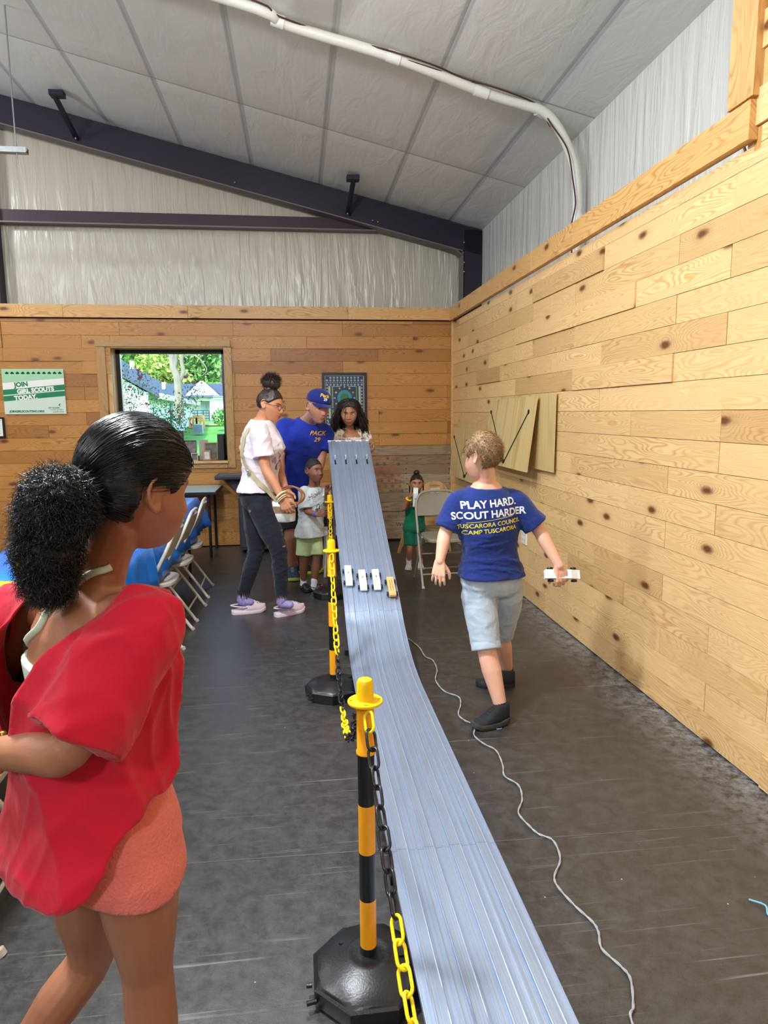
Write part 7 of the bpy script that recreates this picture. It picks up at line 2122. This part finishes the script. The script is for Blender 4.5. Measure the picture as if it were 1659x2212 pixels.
# ------------------------------------------------------------------ figure 4: small boy in the pale grey shirt
SK_DARK = skin_mat('dark_brown_skin', '#855641', '#80443c', '#22140e', .55, '#82503c')
SK_MID = skin_mat('brown_skin', '#ad7857', '#9c5248', '#28170f', .55, '#ae684f')
M_PGREY = fabric('pale_grey_cotton', '#c2c8c8', .85); M_LGREEN = fabric('pale_green_cotton', '#b4c792', .85, .3, 40); M_SOCKW = mat('white_sock', '#dcdce0', .9, bump=.3, bscale=150); M_BCLOG = mat('black_foam', '#131418', .5); M_DHAIR = hair_mat('short_black_hair', '#0e0908', '#1f1512', .7, 400)
def small_boy():
    F = V3(.55, -.83, 0).normalized(); R = F.cross(V3(0, 0, 1))
    A = Fig('small boy in a pale grey printed T-shirt and light green shorts beside the track', 'person', at_floor(672, 1272), 1.14, 1.0, .9, .0028)
    J = A.J; Y = 5.74
    J['Rp'] = R; J['Rc'] = V3(-.80, -.60, 0)
    J['pel'] = at(668, 1158, Y); J['che'] = at(675, 1082, Y); J['nek'] = at(676, 1050, Y)
    J['shR'] = at(656, 1062, 5.70); J['elR'] = at(662, 1103, 5.64); J['wrR'] = at(683, 1112, 5.52)
    J['shL'] = at(698, 1062, 5.78); J['elL'] = at(707, 1088, 5.70); J['wrL'] = at(705, 1062, 5.62)
    J['hipR'] = at(657, 1172, 5.72); J['knR'] = at(656, 1212, 5.72); J['anR'] = at(656, 1258, 5.76)
    J['hipL'] = at(681, 1172, 5.76); J['knL'] = at(682, 1213, 5.72); J['anL'] = at(679, 1262, 5.70)
    J['toeR'] = J['anR'] + V3(.3, -1, 0); J['toeL'] = J['anL'] + V3(.9, -.45, 0)
    A.hf = HeadFrame(at(678, 1016, 5.70), V3(.62, -.78, .02), V3(.05, 0, 1), .87, 1.0); A.nk = .95; A.gaze = (.5, 0)
    hands = {'R': (V3(1, -.5, .25), V3(0, .8, -.2), V3(-.2, 0, 1), .62, (.4, .5, .4), .15, .3), 'L': (V3(.15, -.1, 1), V3(.5, -.6, .2), V3(.6, .3, .2), .62, (.9, .8, .5), .1, .6)}
    A.body(SK_DARK, hands); t = A.t
    def shirt(mb):
        secs = []
        for (tt, a, b) in A.SEC:
            c, r, f = A.fr(tt if tt < .97 else .99); k = A.s * A.g
            if tt == 0: secs.append((c - V3(0, 0, .03), r, f, a * k * .95 + .06, b * k + .055)); secs.append((c, r, f, a * k * .95 + .055, b * k + .05)); continue
            secs.append((c, r, f, a * k * .95 + .020 + .010 * (1 - tt), b * k + .022 + .010 * (1 - tt)))
        ringloft(mb, secs, 40)
        for d in 'LR':
            a, e = J['sh' + d], J['el' + d]; e2 = a.lerp(e, .92 if d == 'R' else .6); limb(mb, [A.spine(.86).lerp(a, .5), a, a.lerp(e2, .55), e2], [.046, .050, .054, .062], 18, 4, flat_end=True)
    o, bv = garment(t, 'shirt', M_PGREY, shirt, .005, 3, .012, 18, (1, 1, 1.1), 31, zcut=at(672, 1160, 5.7).z)
    og = at(694, 1085, 5.5); nrm = V3(.35, -.93, 0).normalized(); ux = V3(0, 0, 1).cross(nrm)
    it = [text_item('Hold', .060, .0, .04, 0, -.0006, .35, .42), text_item('DF', .040, .03, -.085, 0, .0006, 0, .05)]
    for k in range(6): it.append(([( -.012 + .006 * k - .001, -.01, 0), (-.012 + .006 * k + .001, -.01, 0), (-.010 + .006 * k + .001, -.05 + .004 * (k % 3), 0), (-.010 + .006 * k - .001, -.05, 0)], [(0, 1, 2, 3)], 0))
    it.append(([(.034 + .018 * math.cos(a), -.065 + .034 * math.sin(a), 0) for a in [2 * PI * i / 18 for i in range(18)]] + [(.034 + .013 * math.cos(a), -.065 + .028 * math.sin(a), 0) for a in [2 * PI * i / 18 for i in range(18)]], [(i, (i + 1) % 18, 18 + (i + 1) % 18, 18 + i) for i in range(18)], 0))
    it.append(([(.035, .0, 0), (.045, .0, 0), (.050, .05, 0), (.042, .05, 0)], [(0, 1, 2, 3)], 1))
    project_print(o, 'chest_print', it, og, ux, V3(0, 0, 1), bv, [mat('black_print', '#202226', .8), mat('pale_yellow_print', '#d8d8a0', .8)], .002)
    def shf(mb):
        secs = []
        for (tt, a, b) in A.SEC:
            if tt > .24: continue
            c, r, f = A.fr(tt); k = A.s * A.g; secs.append((c, r, f, a * k + .01, b * k + .01))
        ringloft(mb, secs, 36)
        for d in 'LR': h, kn = J['hip' + d], J['kn' + d]; limb(mb, [h + V3(0, 0, .03), h, h.lerp(kn, .35), h.lerp(kn, .66)], [.062, .066, .068, .070], 20, 4, flat_end=True)
    garment(t, 'shorts', M_LGREEN, shf, .005, 2, .006, 26, seed=6)
    for d, tx in (('R', V3(.35, -1, 0)), ('L', V3(.95, -.35, 0))):
        an = J['an' + d]; f = tx.normalized()
        mb = MB(); limb(mb, [an + V3(0, 0, .035), an, an - V3(0, 0, .025), an - V3(0, 0, .035) + f * .04], [.028, .029, .032, .026], 16); mb.build('sock', M_SOCKW, t, 180, world=True)
        g_ = V3(an.x, an.y, 0) - f * .045; so = shoe(t, g_, g_ + f, .165, [M_BCLOG, M_BCLOG, M_BCLOG], 'clog', .68, 0, 'black clog with small charms' if d == 'L' else 'plain black clog')
        if d == 'L':
            for k, (u_, x_, m_) in enumerate(((.62, -.01, 0), (.70, .012, 1), (.78, -.008, 0), (.80, .016, 2), (.88, .0, 0))):
                mb = MB(); r_ = f.cross(V3(0, 0, 1)); mb.sphere(g_ + f * (.165 * u_) + r_ * x_ + V3(0, 0, .058 - .02 * (u_ - .6)), (.009, .009, .006), 10, 6); me = mb.mesh('shoe_charm'); me.materials.append([M_WHITE, mat('coral_charm', '#e07868', .5), M_WHITE][m_]); me.transform(Matrix.Translation(-t.location)); q = bpy.data.objects.new('shoe_charm', me); COL.objects.link(q); q.parent = so
    hf = A.hf
    def mask(x, y, z):
        line = -.045 if y < -.01 else (-.045 + (y + .01) * 1.5 if y < .04 else .03 + (y - .04) * .75); m = sm(z, line - .004, line + .006)
        if abs(x) > .05 and -.03 < y < .02 and z < .015: m *= sm(z, -.002, .018)
        return m
    mb = MB(); hair_shell(mb, hf, mask, .0035, wob=.0012); mb.build('hair', M_DHAIR, t, 180, world=True)
    w_ = J['wrR']; d_ = dv(J['elR'], w_); a1 = d_.orthogonal().normalized(); a2 = d_.cross(a1); mb = MB(); c = w_ - d_ * .012; mb.tube([c + (a1 * math.cos(a) + a2 * math.sin(a)) * .0195 for a in [2 * PI * i / 20 for i in range(20)]], .0042, 8, closed=True, el=1.8); mb.build('wristband', mat('blue_wristband', '#4a55c8', .5), t, 180, world=True)
small_boy()

# ------------------------------------------------------------------ figure 5: girl behind the start
M_FLORAL = NT('floral_cloth', .85); _t = M_FLORAL; _tc2 = _t.n('TexCoord'); _v = _t.n('TexVoronoi', Scale=42.0); _t.l(_tc2.outputs['Object'], _v.inputs['Vector'])
_w = _t.n('TexWhiteNoise'); _t.l(_v.outputs['Color'], _w.inputs['Vector'])
_sel = _t.math('MULTIPLY', _t.math('LESS_THAN', _v.outputs['Distance'], .42), _t.math('GREATER_THAN', _w.outputs['Value'], .42))
_colf = _t.ramp(_w.outputs['Value'], [(.4, '#b5793c'), (.6, '#cf8f45'), (.75, '#9a5a48'), (.9, '#b9a48a')])
_t.l(_t.mix(_sel, '#e3d6c8', _colf), _t.b.inputs['Base Color']); M_FLOR = _t.m
M_LHAIR = hair_mat('long_black_hair', '#0b0807', '#231713', .35, 90)
def girl():
    F = V3(-.05, -1, 0).normalized(); R = F.cross(V3(0, 0, 1))
    A = Fig('girl with long dark curls in a cream floral off-shoulder dress behind the track start', 'person', V3(.46, 6.32, STZ), 1.22, .95, .8, .0030)
    J = A.J; Y = 6.28
    J['Rp'] = R; J['Rc'] = R
    J['nek'] = at(757, 928, Y); J['che'] = at(757, 952, Y); J['pel'] = V3(J['che'].x, 6.33, 1.06)
    J['shR'] = at(732, 937, Y); J['elR'] = at(718, 968, 6.22); J['wrR'] = at(722, 990, 6.03)
    J['shL'] = at(784, 935, Y); J['elL'] = at(800, 953, 6.25); J['wrL'] = at(806, 958, 6.08)
    x0 = J['pel'].x
    for d, sx in (('R', -1), ('L', 1)):
        J['hip' + d] = V3(x0 + sx * .055, 6.33, 1.00); J['kn' + d] = V3(x0 + sx * .06, 6.31, .74); J['an' + d] = V3(x0 + sx * .06, 6.36, STZ + .06); J['toe' + d] = J['an' + d] + V3(0, -1, 0)
    A.hf = HeadFrame(at(754, 892, 6.22), V3(-.08, -1, -.20), V3(.0, -.1, 1), 1.0, .9); A.nk = .9; A.gaze = (-.1, -.7)
    hands = {'R': (V3(.1, -.25, -1), V3(1, .0, 0), V3(0, -1, .2), .68, (.3, .4, .3), .1, .3), 'L': (V3(.0, -.6, -.8), V3(-1, .0, -.2), V3(0, -1, .4), .68, (.4, .5, .4), .1, .3)}
    A.body(SK_MID, hands); t = A.t
    def dress(mb):
        secs = []
        for (tt, a, b) in A.SEC:
            if tt > .86: continue
            c, r, f = A.fr(tt); k = A.s * A.g; secs.append((c, r, f, a * k + .012, b * k + .014))
        ringloft(mb, secs, 36)
        c = J['pel']; ringloft(mb, [(V3(c.x, c.y, .78), R, F, .14, .12), (V3(c.x, c.y, .95), R, F, .125, .10), (c + V3(0, 0, .06), R, F, .105, .08)], 36)
    o, bv = garment(t, 'dress', M_FLOR, dress, .005, 2, .006, 30, (1, 1, .4), 41)
    def slv(mb):
        for d in 'LR':
            a, e = J['sh' + d], J['el' + d]; limb(mb, [a + (A.spine(.86) - a) * .35 - V3(0, 0, .01), a - V3(0, 0, .005), a.lerp(e, .35), a.lerp(e, .62)], [.042, .056, .062, .046], 18, 4)
    garment(t, 'puff_sleeves', M_FLOR, slv, .0045, 2, .008, 34, (1, 1, .5), 42)
    hf = A.hf; rr = random.Random(3)
    def mask(x, y, z):
        line = -.12 if y < -.005 else (-.12 + (y + .005) * 3.6 if y < .04 else .042 + (y - .04) * .75)
        return sm(z, line - .004, line + .012)
    mb = MB(); hair_shell(mb, hf, mask, lambda x, y, z: .014 + .010 * sm(-z, -.02, .06), wob=.004)
    # falling curls
    for k in range(620):
        an = rr.uniform(PI * .93, PI * 2.07) if rr.random() < .55 else rr.choice([rr.uniform(-.30, .25), rr.uniform(PI - .25, PI + .30)])
        x, y = .086 * math.cos(an) * rr.uniform(.85, 1.15), .092 * math.sin(an) * rr.uniform(.85, 1.15); 
        if y > .04: y = .03
        z = rr.uniform(-.02, .08); sx = 1 if x > 0 else -1
        L = rr.uniform(.16, .235); pts = []
        ph = rr.uniform(0, 6); cr = rr.uniform(.004, .010)
        ex = abs(x) / .078
        for i in range(12):
            u = i / 11
            pts.append(hf.w(x * (1 + .70 * u * ex) + cr * math.cos(ph + u * 16) * u, y * (1 + .25 * u) + .01 * u * (1 if y > -.02 else 0) + cr * math.sin(ph + u * 16) * u, z - (z + .02) * 0 - L * u))
        strand(mb, pts, .0062, 5)
    for k in range(700):
        a = rr.uniform(0, 2 * PI); ph = math.asin(rr.uniform(-.2, .98)); x, y, z = head_fn(math.cos(ph) * math.cos(a), math.cos(ph) * math.sin(a), math.sin(ph), hf.child)
        if mask(x, y, z) < .8: continue
        p = Vector((x, y, z)); n = p.normalized(); p = p + n * .016; sx = 1 if x > 0 else -1; q = p.copy(); pts = [hf.w(*p)]
        for i in range(6):
            tg = Vector((sx * .7, -.2, -1.0)); n = q.normalized(); tg = (tg - n * tg.dot(n)).normalized(); q = q + tg * .015 + n * .002 * math.sin(i * 2 + a * 3); pts.append(hf.w(*q))
        strand(mb, pts, .0035, 4)
    strand(mb, [hf.w(.028, .085, .055), hf.w(.036, .103, .02), hf.w(.037, .10, -.03), hf.w(.036, .095, -.09), hf.w(.035, .09, -.13)], .003, 5)
    mb.build('hair', M_LHAIR, t, 180, world=True)
    for d in 'LR':
        g_ = V3(J['an' + d].x, J['an' + d].y + .05, STZ); shoe(t, g_, g_ + V3(0, -1, 0), .18, [M_WHITE, M_WHITE, M_WHITE], 'sneaker', .75, STZ * 0)
    w_ = J['wrR']; mb = MB(); d_ = dv(J['elR'], w_); a1 = d_.orthogonal().normalized(); a2 = d_.cross(a1); mb.tube([w_ - d_ * .01 + (a1 * math.cos(a) + a2 * math.sin(a)) * .0205 for a in [2 * PI * i / 20 for i in range(20)]], .004, 8, closed=True, el=2); mb.build('wristband', mat('yellow_wristband', '#f2d11a', .4), t, 180, world=True)
girl()

# ------------------------------------------------------------------ figure 6: toddler in green
M_GRN = fabric('green_cotton', '#0c6a4c', .85)
def toddler():
    F = V3(-.12, -1, 0).normalized(); R = F.cross(V3(0, 0, 1))
    A = Fig('toddler in a green romper and white shoes holding a white toy car to the mouth', 'person', at_floor(893, 1226), .92, 1.12, 1.0, .0026)
    J = A.J; Y = 6.4
    J['Rp'] = R; J['Rc'] = R
    J['pel'] = at(894, 1142, Y); J['che'] = at(898, 1092, Y); J['nek'] = at(900, 1071, Y)
    J['shR'] = at(884, 1078, 6.38); J['elR'] = at(873, 1099, 6.28); J['wrR'] = at(885, 1074, 6.20)
    J['shL'] = at(916, 1078, 6.38); J['elL'] = at(923, 1099, 6.28); J['wrL'] = at(909, 1075, 6.20)
    J['hipR'] = at(885, 1155, Y); J['knR'] = at(885, 1186, 6.38); J['anR'] = at(883, 1213, 6.42)
    J['hipL'] = at(905, 1155, Y); J['knL'] = at(906, 1186, 6.38); J['anL'] = at(907, 1213, 6.42)
    J['toeR'] = J['anR'] + V3(-.25, -1, 0); J['toeL'] = J['anL'] + V3(.0, -1, 0)
    A.hf = HeadFrame(at(900, 1044, 6.37), V3(-.10, -1, -.05), V3(0, 0, 1), .80, 1.0); A.nk = .85; A.gaze = (-.2, 0)
    hands = {'R': (V3(.25, -.05, 1), V3(1, .2, 0), V3(.1, -1, 0), .52, (.3, .5, .5), .08, .4), 'L': (V3(-.25, -.05, 1), V3(-1, .2, 0), V3(-.1, -1, 0), .52, (.3, .5, .5), .08, .4)}
    A.body(SK_MID, hands); t = A.t
    def romper(mb):
        secs = []
        for (tt, a, b) in A.SEC:
            if tt > .72: continue
            c, r, f = A.fr(tt); k = A.s * A.g; nar = 1 - .35 * sm(tt, .5, .72); secs.append((c, r, f, (a * k + .014) * nar, b * k + .014))
        ringloft(mb, secs, 36)
        for d in 'LR': h, kn = J['hip' + d], J['kn' + d]; limb(mb, [h + V3(0, 0, .03), h, h.lerp(kn, .45), h.lerp(kn, .72)], [.062, .064, .060, .056], 20, 4, flat_end=True)
    o, bv = garment(t, 'romper', M_GRN, romper, .005, 3, .005, 22, seed=51)
    mb = MB()
    for s_ in (-1, 1):
        pts = []
        for u in range(9):
            q = A.spine(.70).lerp(A.spine(.99), u / 8) + R * s_ * (.035 + .012 * u / 8) + F * (.2); h = A.bvh.ray_cast(q, -F)
            if h[0]: pts.append(h[0] + F * .004)
        if len(pts) > 2: mb.tube(pts, .005, 6, el=2)
    mb.build('shoulder_strap', M_GRN, t, 180, world=True)
    M_WSH = mat('white_leather', '#d9d6cf', .5)
    for d in 'LR':
        an = J['an' + d]; f = (J['toe' + d] - an); f.z = 0; f.normalize(); g_ = V3(an.x, an.y, 0) - f * .045
        shoe(t, g_, g_ + f, .15, [M_WSH, M_WSH, M_WHITE], 'sneaker', .72, 0)
        mb = MB(); limb(mb, [an + V3(0, 0, .03), an - V3(0, 0, .02)], [.027, .028], 14); mb.build('sock', M_SOCKW, t, 180, world=True)
    hf = A.hf; rr = random.Random(9)
    def mask(x, y, z):
        line = -.03 if y < -.01 else (-.03 + (y + .01) * 1.3 if y < .04 else .035 + (y - .04) * .55); m = sm(z, line - .004, line + .006)
        if abs(x) > .05 and -.03 < y < .02 and z < .015: m *= sm(z, -.002, .018)
        return m
    mb = MB(); hair_shell(mb, hf, mask, .007, wob=.0015); mb.sphere(hf.w(0, -.01, .128), (.030, .03, .024), 14, 10)
    for s_ in (-1, 1):
        for k in range(26):
            p = [hf.w(s_ * .072, -.03, .0)]; ph = rr.uniform(0, 6)
            for i in range(1, 8): p.append(hf.w(s_ * (.078 + .006 * rr.random()) + .004 * math.cos(ph + i), -.03 + .006 * math.sin(ph + i * 1.3), -.022 * i))
            strand(mb, p, .004, 5)
    mb.build('hair', M_LHAIR, t, 180, world=True)
    w_ = J['wrR']; mb = MB(); d_ = dv(J['elR'], w_); a1 = d_.orthogonal().normalized(); a2 = d_.cross(a1); mb.tube([w_ - d_ * .022 + (a1 * math.cos(a) + a2 * math.sin(a)) * .0205 for a in [2 * PI * i / 20 for i in range(20)]], .005, 8, closed=True, el=2.2); mb.build('wristband', mat('yellow_wristband', '#f2d11a', .4), t, 180, world=True)
    c = make_car('derby_car', 'white block race car held upright to the toddler\'s mouth', M_CARW, None)
    p = at(897, 1073, 6.19); ff = V3(.03, -.12, 1).normalized(); up_ = V3(-.1, -1, -.12); up_ = (up_ - ff * up_.dot(ff)).normalized(); M = Matrix((ff.cross(up_), ff, up_)).transposed().to_4x4(); M.translation = p; c.matrix_world = M
toddler()
# ------------------------------------------------------------------ figure 7: girl in the red top, close to the camera
SK_RED = skin_mat('warm_brown_skin', '#a06a4c', '#96504a', '#22130d', .5, '#a8654c')
M_RED = fabric('crimson_cloth', '#c00f2c', .8, .25, 30, .05); M_SALM = fabric('salmon_terry', '#e07468', .9, .5, 160, .06); M_MINT = fabric('pale_mint_elastic', '#c9d3bd', .8, .2, 200, .03)
M_BLKHAIR = hair_mat('glossy_black_hair', '#08080c', '#17161c', .30, 60)
def red_girl():
    F = V3(.80, .60, 0).normalized(); R = F.cross(V3(0, 0, 1))
    A = Fig('girl with puffy black ponytail in a loose red top and salmon shorts, nearest', 'person', at(250, 1106, 1.22).xy.to_3d(), 1.50, 1.0, .3, .0036)
    J = A.J
    J['Rp'] = R; J['Rc'] = R
    J['nek'] = at(205, 1255, 1.27); J['che'] = at(195, 1425, 1.25); J['pel'] = at(232, 1790, 1.25); J['bow'] = V3(-.01, .0, 0)
    J['shR'] = at(310, 1345, 1.15); J['elR'] = at(146, 1622, 1.04); J['wrR'] = at(-55, 1628, 1.17)
    J['shL'] = at(75, 1320, 1.38); J['elL'] = at(-60, 1540, 1.44); J['wrL'] = at(-40, 1640, 1.27)
    J['hipR'] = at(292, 1850, 1.19); J['knR'] = at(318, 2090, 1.22); J['anR'] = V3(0, 0, .07) + at_floor(330, 2085).xy.to_3d() * 0 + V3(J['knR'].x + .0, J['knR'].y + .03, 0)
    J['hipL'] = at(190, 1850, 1.30); J['knL'] = at(196, 2065, 1.40); J['anL'] = V3(J['knL'].x - .20, J['knL'].y - .04, .07)
    J['toeR'] = J['anR'] + F; J['toeL'] = J['anL'] + F
    A.lg = 1.04
    A.hf = HeadFrame(at(295, 1050, 1.24), V3(.70, .68, -.22), V3(.16, .0, 1), .97, .4); A.nk = .92
    hands = {'R': (V3(-1, .35, -.15), V3(.2, 1, .2), V3(0, .2, 1), .84, (.4, .5, .4), .1, .3), 'L': (V3(-.3, -.6, -.5), V3(-.6, .4, 0), V3(0, .2, 1), .84, (.4, .5, .4), .1, .3)}
    A.body(SK_RED, hands, chest=.02); t = A.t
    # loose top, long at the back, with a deep V neck on the back
    def top(mb):
        secs = []
        cz = J['pel']; 
        hem = [(-.20, .215, .175, .10), (-.10, .205, .17, .085), (-.03, .200, .165, .05)]
        for (dz, a, b, tl) in hem: secs.append((cz + V3(0, 0, dz + .06) - F * .015, R, F, a, b, tl))
        for (tt, a, b) in A.SEC:
            if tt < .19 or tt > .90: continue
            c, r, f = A.fr(tt); k = A.s * A.g; secs.append((c - f * .01, r, f, a * k + .030 + .035 * (1 - tt), b * k + .034 + .02 * ga(tt - .66, .15) + .030 * (1 - tt), .03 * (1 - tt)))
        c, r, f = A.fr(.955); k = A.s; secs.append((c, r, f, .125 * k, .085 * k))
        ringloft(mb, secs, 44)
        for d in 'LR':
            a, e = J['sh' + d], J['el' + d]; limb(mb, [A.spine(.86).lerp(a, .5), a, a.lerp(e, .45), a.lerp(e, .93)], [.060, .072, .084, .086], 24, 4, flat_end=True)
    nk = J['nek']
    vtip = A.spine(.40)
    def cut(p):
        q = p - nk; b = q.dot(F); z = p.z; x = q.dot(R)
        # back V: from the neck line to its tip at mid back
        if b < .0:
            zt = vtip.z; u = (z - zt) / (nk.z - .02 - zt)
            if u > 0 and abs(x - .012) < .016 + .105 * u: return True
        # boat neck opening around the neck
        if z > nk.z - .045 and (x * x / .105 ** 2 + b * b / .085 ** 2) < 1: return True
        # open bottom
        return False
    o, bv = garment(t, 'top', M_RED, top, .006, 3, .026, 21, (1, 1, .42), 62, cut=cut, thick=.003, zcut=lambda p: J['pel'].z + .135 + .15 * sm((p - J['pel']).dot(F), -.16, .02) - .165 + .03 * sm((p - J['pel']).dot(F), .02, .13) + .006 * math.sin((p.x + p.y) * 60))
    # tie cord across the back V
    def on_body(px, py):
        d = (at(px, py, 2) - V3(0, 0, CAM_H)).normalized(); h = A.bvh.ray_cast(V3(0, 0, CAM_H), d); return (h[0] + h[1] * .004) if h[0] is not None else None
    def path_on(pts, off=.004):
        out = [p for p in (on_body(*q) for q in pts) if p is not None]; out = catmull(out, 6) if len(out) > 1 else out; r_ = []
        for p in out: h = A.bvh.find_nearest(p); r_.append(h[0] + h[1] * off)
        return r_
    for nm, pts, r_, m, el in (('bra_strap', [(335, 1250), (290, 1226), (240, 1222), (195, 1240), (150, 1275), (110, 1320), (75, 1370), (55, 1410)], .0065, M_MINT, .45), ('tie_cord', [(150, 1275), (120, 1262), (95, 1255), (60, 1285), (35, 1330), (25, 1380)], .0035, M_RED, 1)):
        p = path_on(pts)
        if len(p) > 2: mb = MB(); mb.tube(p, r_, 10, el=el); mb.build(nm, m, t, 180, world=True)
    def band(mb):
        c, r, f = A.fr(.60); c2, _, _ = A.fr(.70); k = A.s * A.g; ringloft(mb, [(c, r, f, .147 * k + .004, .107 * k + .006), (c2, r, f, .157 * k + .004, .111 * k + .010)], 40)
    garment(t, 'bra_band', M_MINT, band, .005, 1)
    # frilled hem
    mb = MB(); rr = random.Random(2)
    def shf(mb):
        secs = []
        for (tt, a, b) in A.SEC:
            if tt > .41: continue
            c, r, f = A.fr(tt); k = A.s * A.g; secs.append((c, r, f, a * k + .020, b * k + .022))
        ringloft(mb, secs, 36)
        c0 = (J['hipR'] + J['hipL']) / 2; cb = c0.lerp((J['knR'] + J['knL']) / 2, .50)
        ringloft(mb, [(cb - V3(0, 0, .05), R, F, .182, .126), (cb, R, F, .180, .125), (c0.lerp(cb, .5), R, F, .178, .124), (c0 + V3(0, 0, .02), R, F, .170, .122), (c0 + V3(0, 0, .08), R, F, .155, .115)], 40)
    zb_ = at(260, 1952, 1.15).z
    garment(t, 'shorts', M_SALM, shf, .006, 3, .012, 11, (1, 1, .6), seed=7, zcut=lambda p: zb_ + .045 * min(1, abs((p - J['pel']).dot(F) - .02) / .12) ** 1.5)
    # hair: sleek, combed back into a low ponytail
    hf = A.hf
    def mask(x, y, z):
        line = -.062 if y < -.03 else (-.062 + (y + .03) * 1.1 if y < .02 else -.007 + (y - .02) * 1.05)
        m = sm(z, line - .004, line + .010)
        if abs(x) > .05 and -.03 < y < .022 and z < .02: m *= sm(z, -.004, .022)
        return m
    th = lambda x, y, z: .012 + .006 * sm(z, 0, .1)
    mb = MB(); hair_shell(mb, hf, mask, th, 144, 110, wob=.0012, seed=7)
    tail = V3(*(-.00, -.125, -.025))
    for i in range(5200):
        a = rr.uniform(0, 2 * PI); ph = math.asin(rr.uniform(-.6, 1)); x, y, z = head_fn(math.cos(ph) * math.cos(a), math.cos(ph) * math.sin(a), math.sin(ph), hf.child)
        if mask(x, y, z) < .85: continue
        p = Vector((x, y, z)); n = p.normalized(); p = p + n * (th(x, y, z) + rr.uniform(-.001, .0018)); pts = [p]
        q = p.copy()
        for k in range(5):
            g_ = tail - q; n2 = q.normalized(); tg = (g_ - n2 * g_.dot(n2)); tg = tg.normalized() if tg.length > .01 else g_.normalized()
            tg = (tg + Vector((rr.gauss(0, .03), rr.gauss(0, .03), rr.gauss(0, .03)))).normalized()
            q = q + tg * .014; 
            L = q.length; xx, yy, zz = head_fn(*(q / L).normalized(), hf.child) if False else (0, 0, 0)
            pts.append(q + n2 * (-.0009 * k * k * .25))
        strand(mb, [hf.w(*v) for v in pts], .0009)
    # knot and puff
    base = hf.w(*tail); c = at(108, 1125, 1.17)
    limb(mb, [hf.w(0, -.095, -.02), base, base.lerp(c, .5)], [.034, .026, .034], 16)
    blobs = [(at(140, 1075, 1.13), (.040, .035, .038)), (at(150, 1110, 1.13), (.036, .03, .04)), (c + V3(.006, 0, .040), (.043, .042, .042)), (c, (.050, .048, .055)), (c - V3(.008, 0, .05), (.050, .048, .055)), (c - V3(.010, 0, .095), (.038, .038, .042))]
    for cc, r_ in blobs: mb.sphere(cc, r_, 28, 20)
    for i in range(9000):
        cc, r_ = rr.choice(blobs); d = V3(rr.gauss(0, 1), rr.gauss(0, 1), rr.gauss(0, 1)).normalized(); p = cc + V3(d.x * r_[0], d.y * r_[1], d.z * r_[2]) * rr.uniform(.94, 1.0)
        w_ = (V3(rr.gauss(0, 1), rr.gauss(0, 1), rr.gauss(0, 1)) + V3(-.1, 0, -1.1)).normalized(); w_ = (w_ - d * w_.dot(d)).normalized(); s1 = d.cross(w_)
        L = rr.uniform(.015, .038); k_ = rr.uniform(.002, .005); f0 = rr.uniform(0, 6)
        pts = [p + w_ * L * u + d * (.010 * u + .002) + s1 * k_ * math.sin(f0 + u * 7) + d * k_ * math.cos(f0 + u * 7) for u in (0, .2, .4, .6, .8, 1)]
        strand(mb, pts, .0008)
    mb.build('hair', M_BLKHAIR, t, 180, world=True)
    mb = MB(); q = hf.w(0, -.118, -.024); ax = (base - hf.w(0, -.08, -.02)).normalized(); a1 = ax.orthogonal().normalized(); a2 = ax.cross(a1)
    mb.tube([q + (a1 * math.cos(a) + a2 * math.sin(a)) * .036 for a in [2 * PI * i / 24 for i in range(24)]], .007, 10, closed=True); mb.build('hair_tie', mat('black_elastic', '#101014', .8), t, 180, world=True)
    # bracelet
    w_ = J['wrR'].lerp(J['elR'], .22); d_ = dv(J['elR'], J['wrR']); a1 = d_.orthogonal().normalized(); a2 = d_.cross(a1); mb = MB()
    for k in range(14):
        a = 2 * PI * k / 14; mb.sphere(w_ + (a1 * math.cos(a) + a2 * math.sin(a)) * .031, .0072, 10, 8)
    mb.build('bracelet', mat('gold_beads', '#b8863a', .3, .8), t, 180, world=True)
    return A
red_girl()
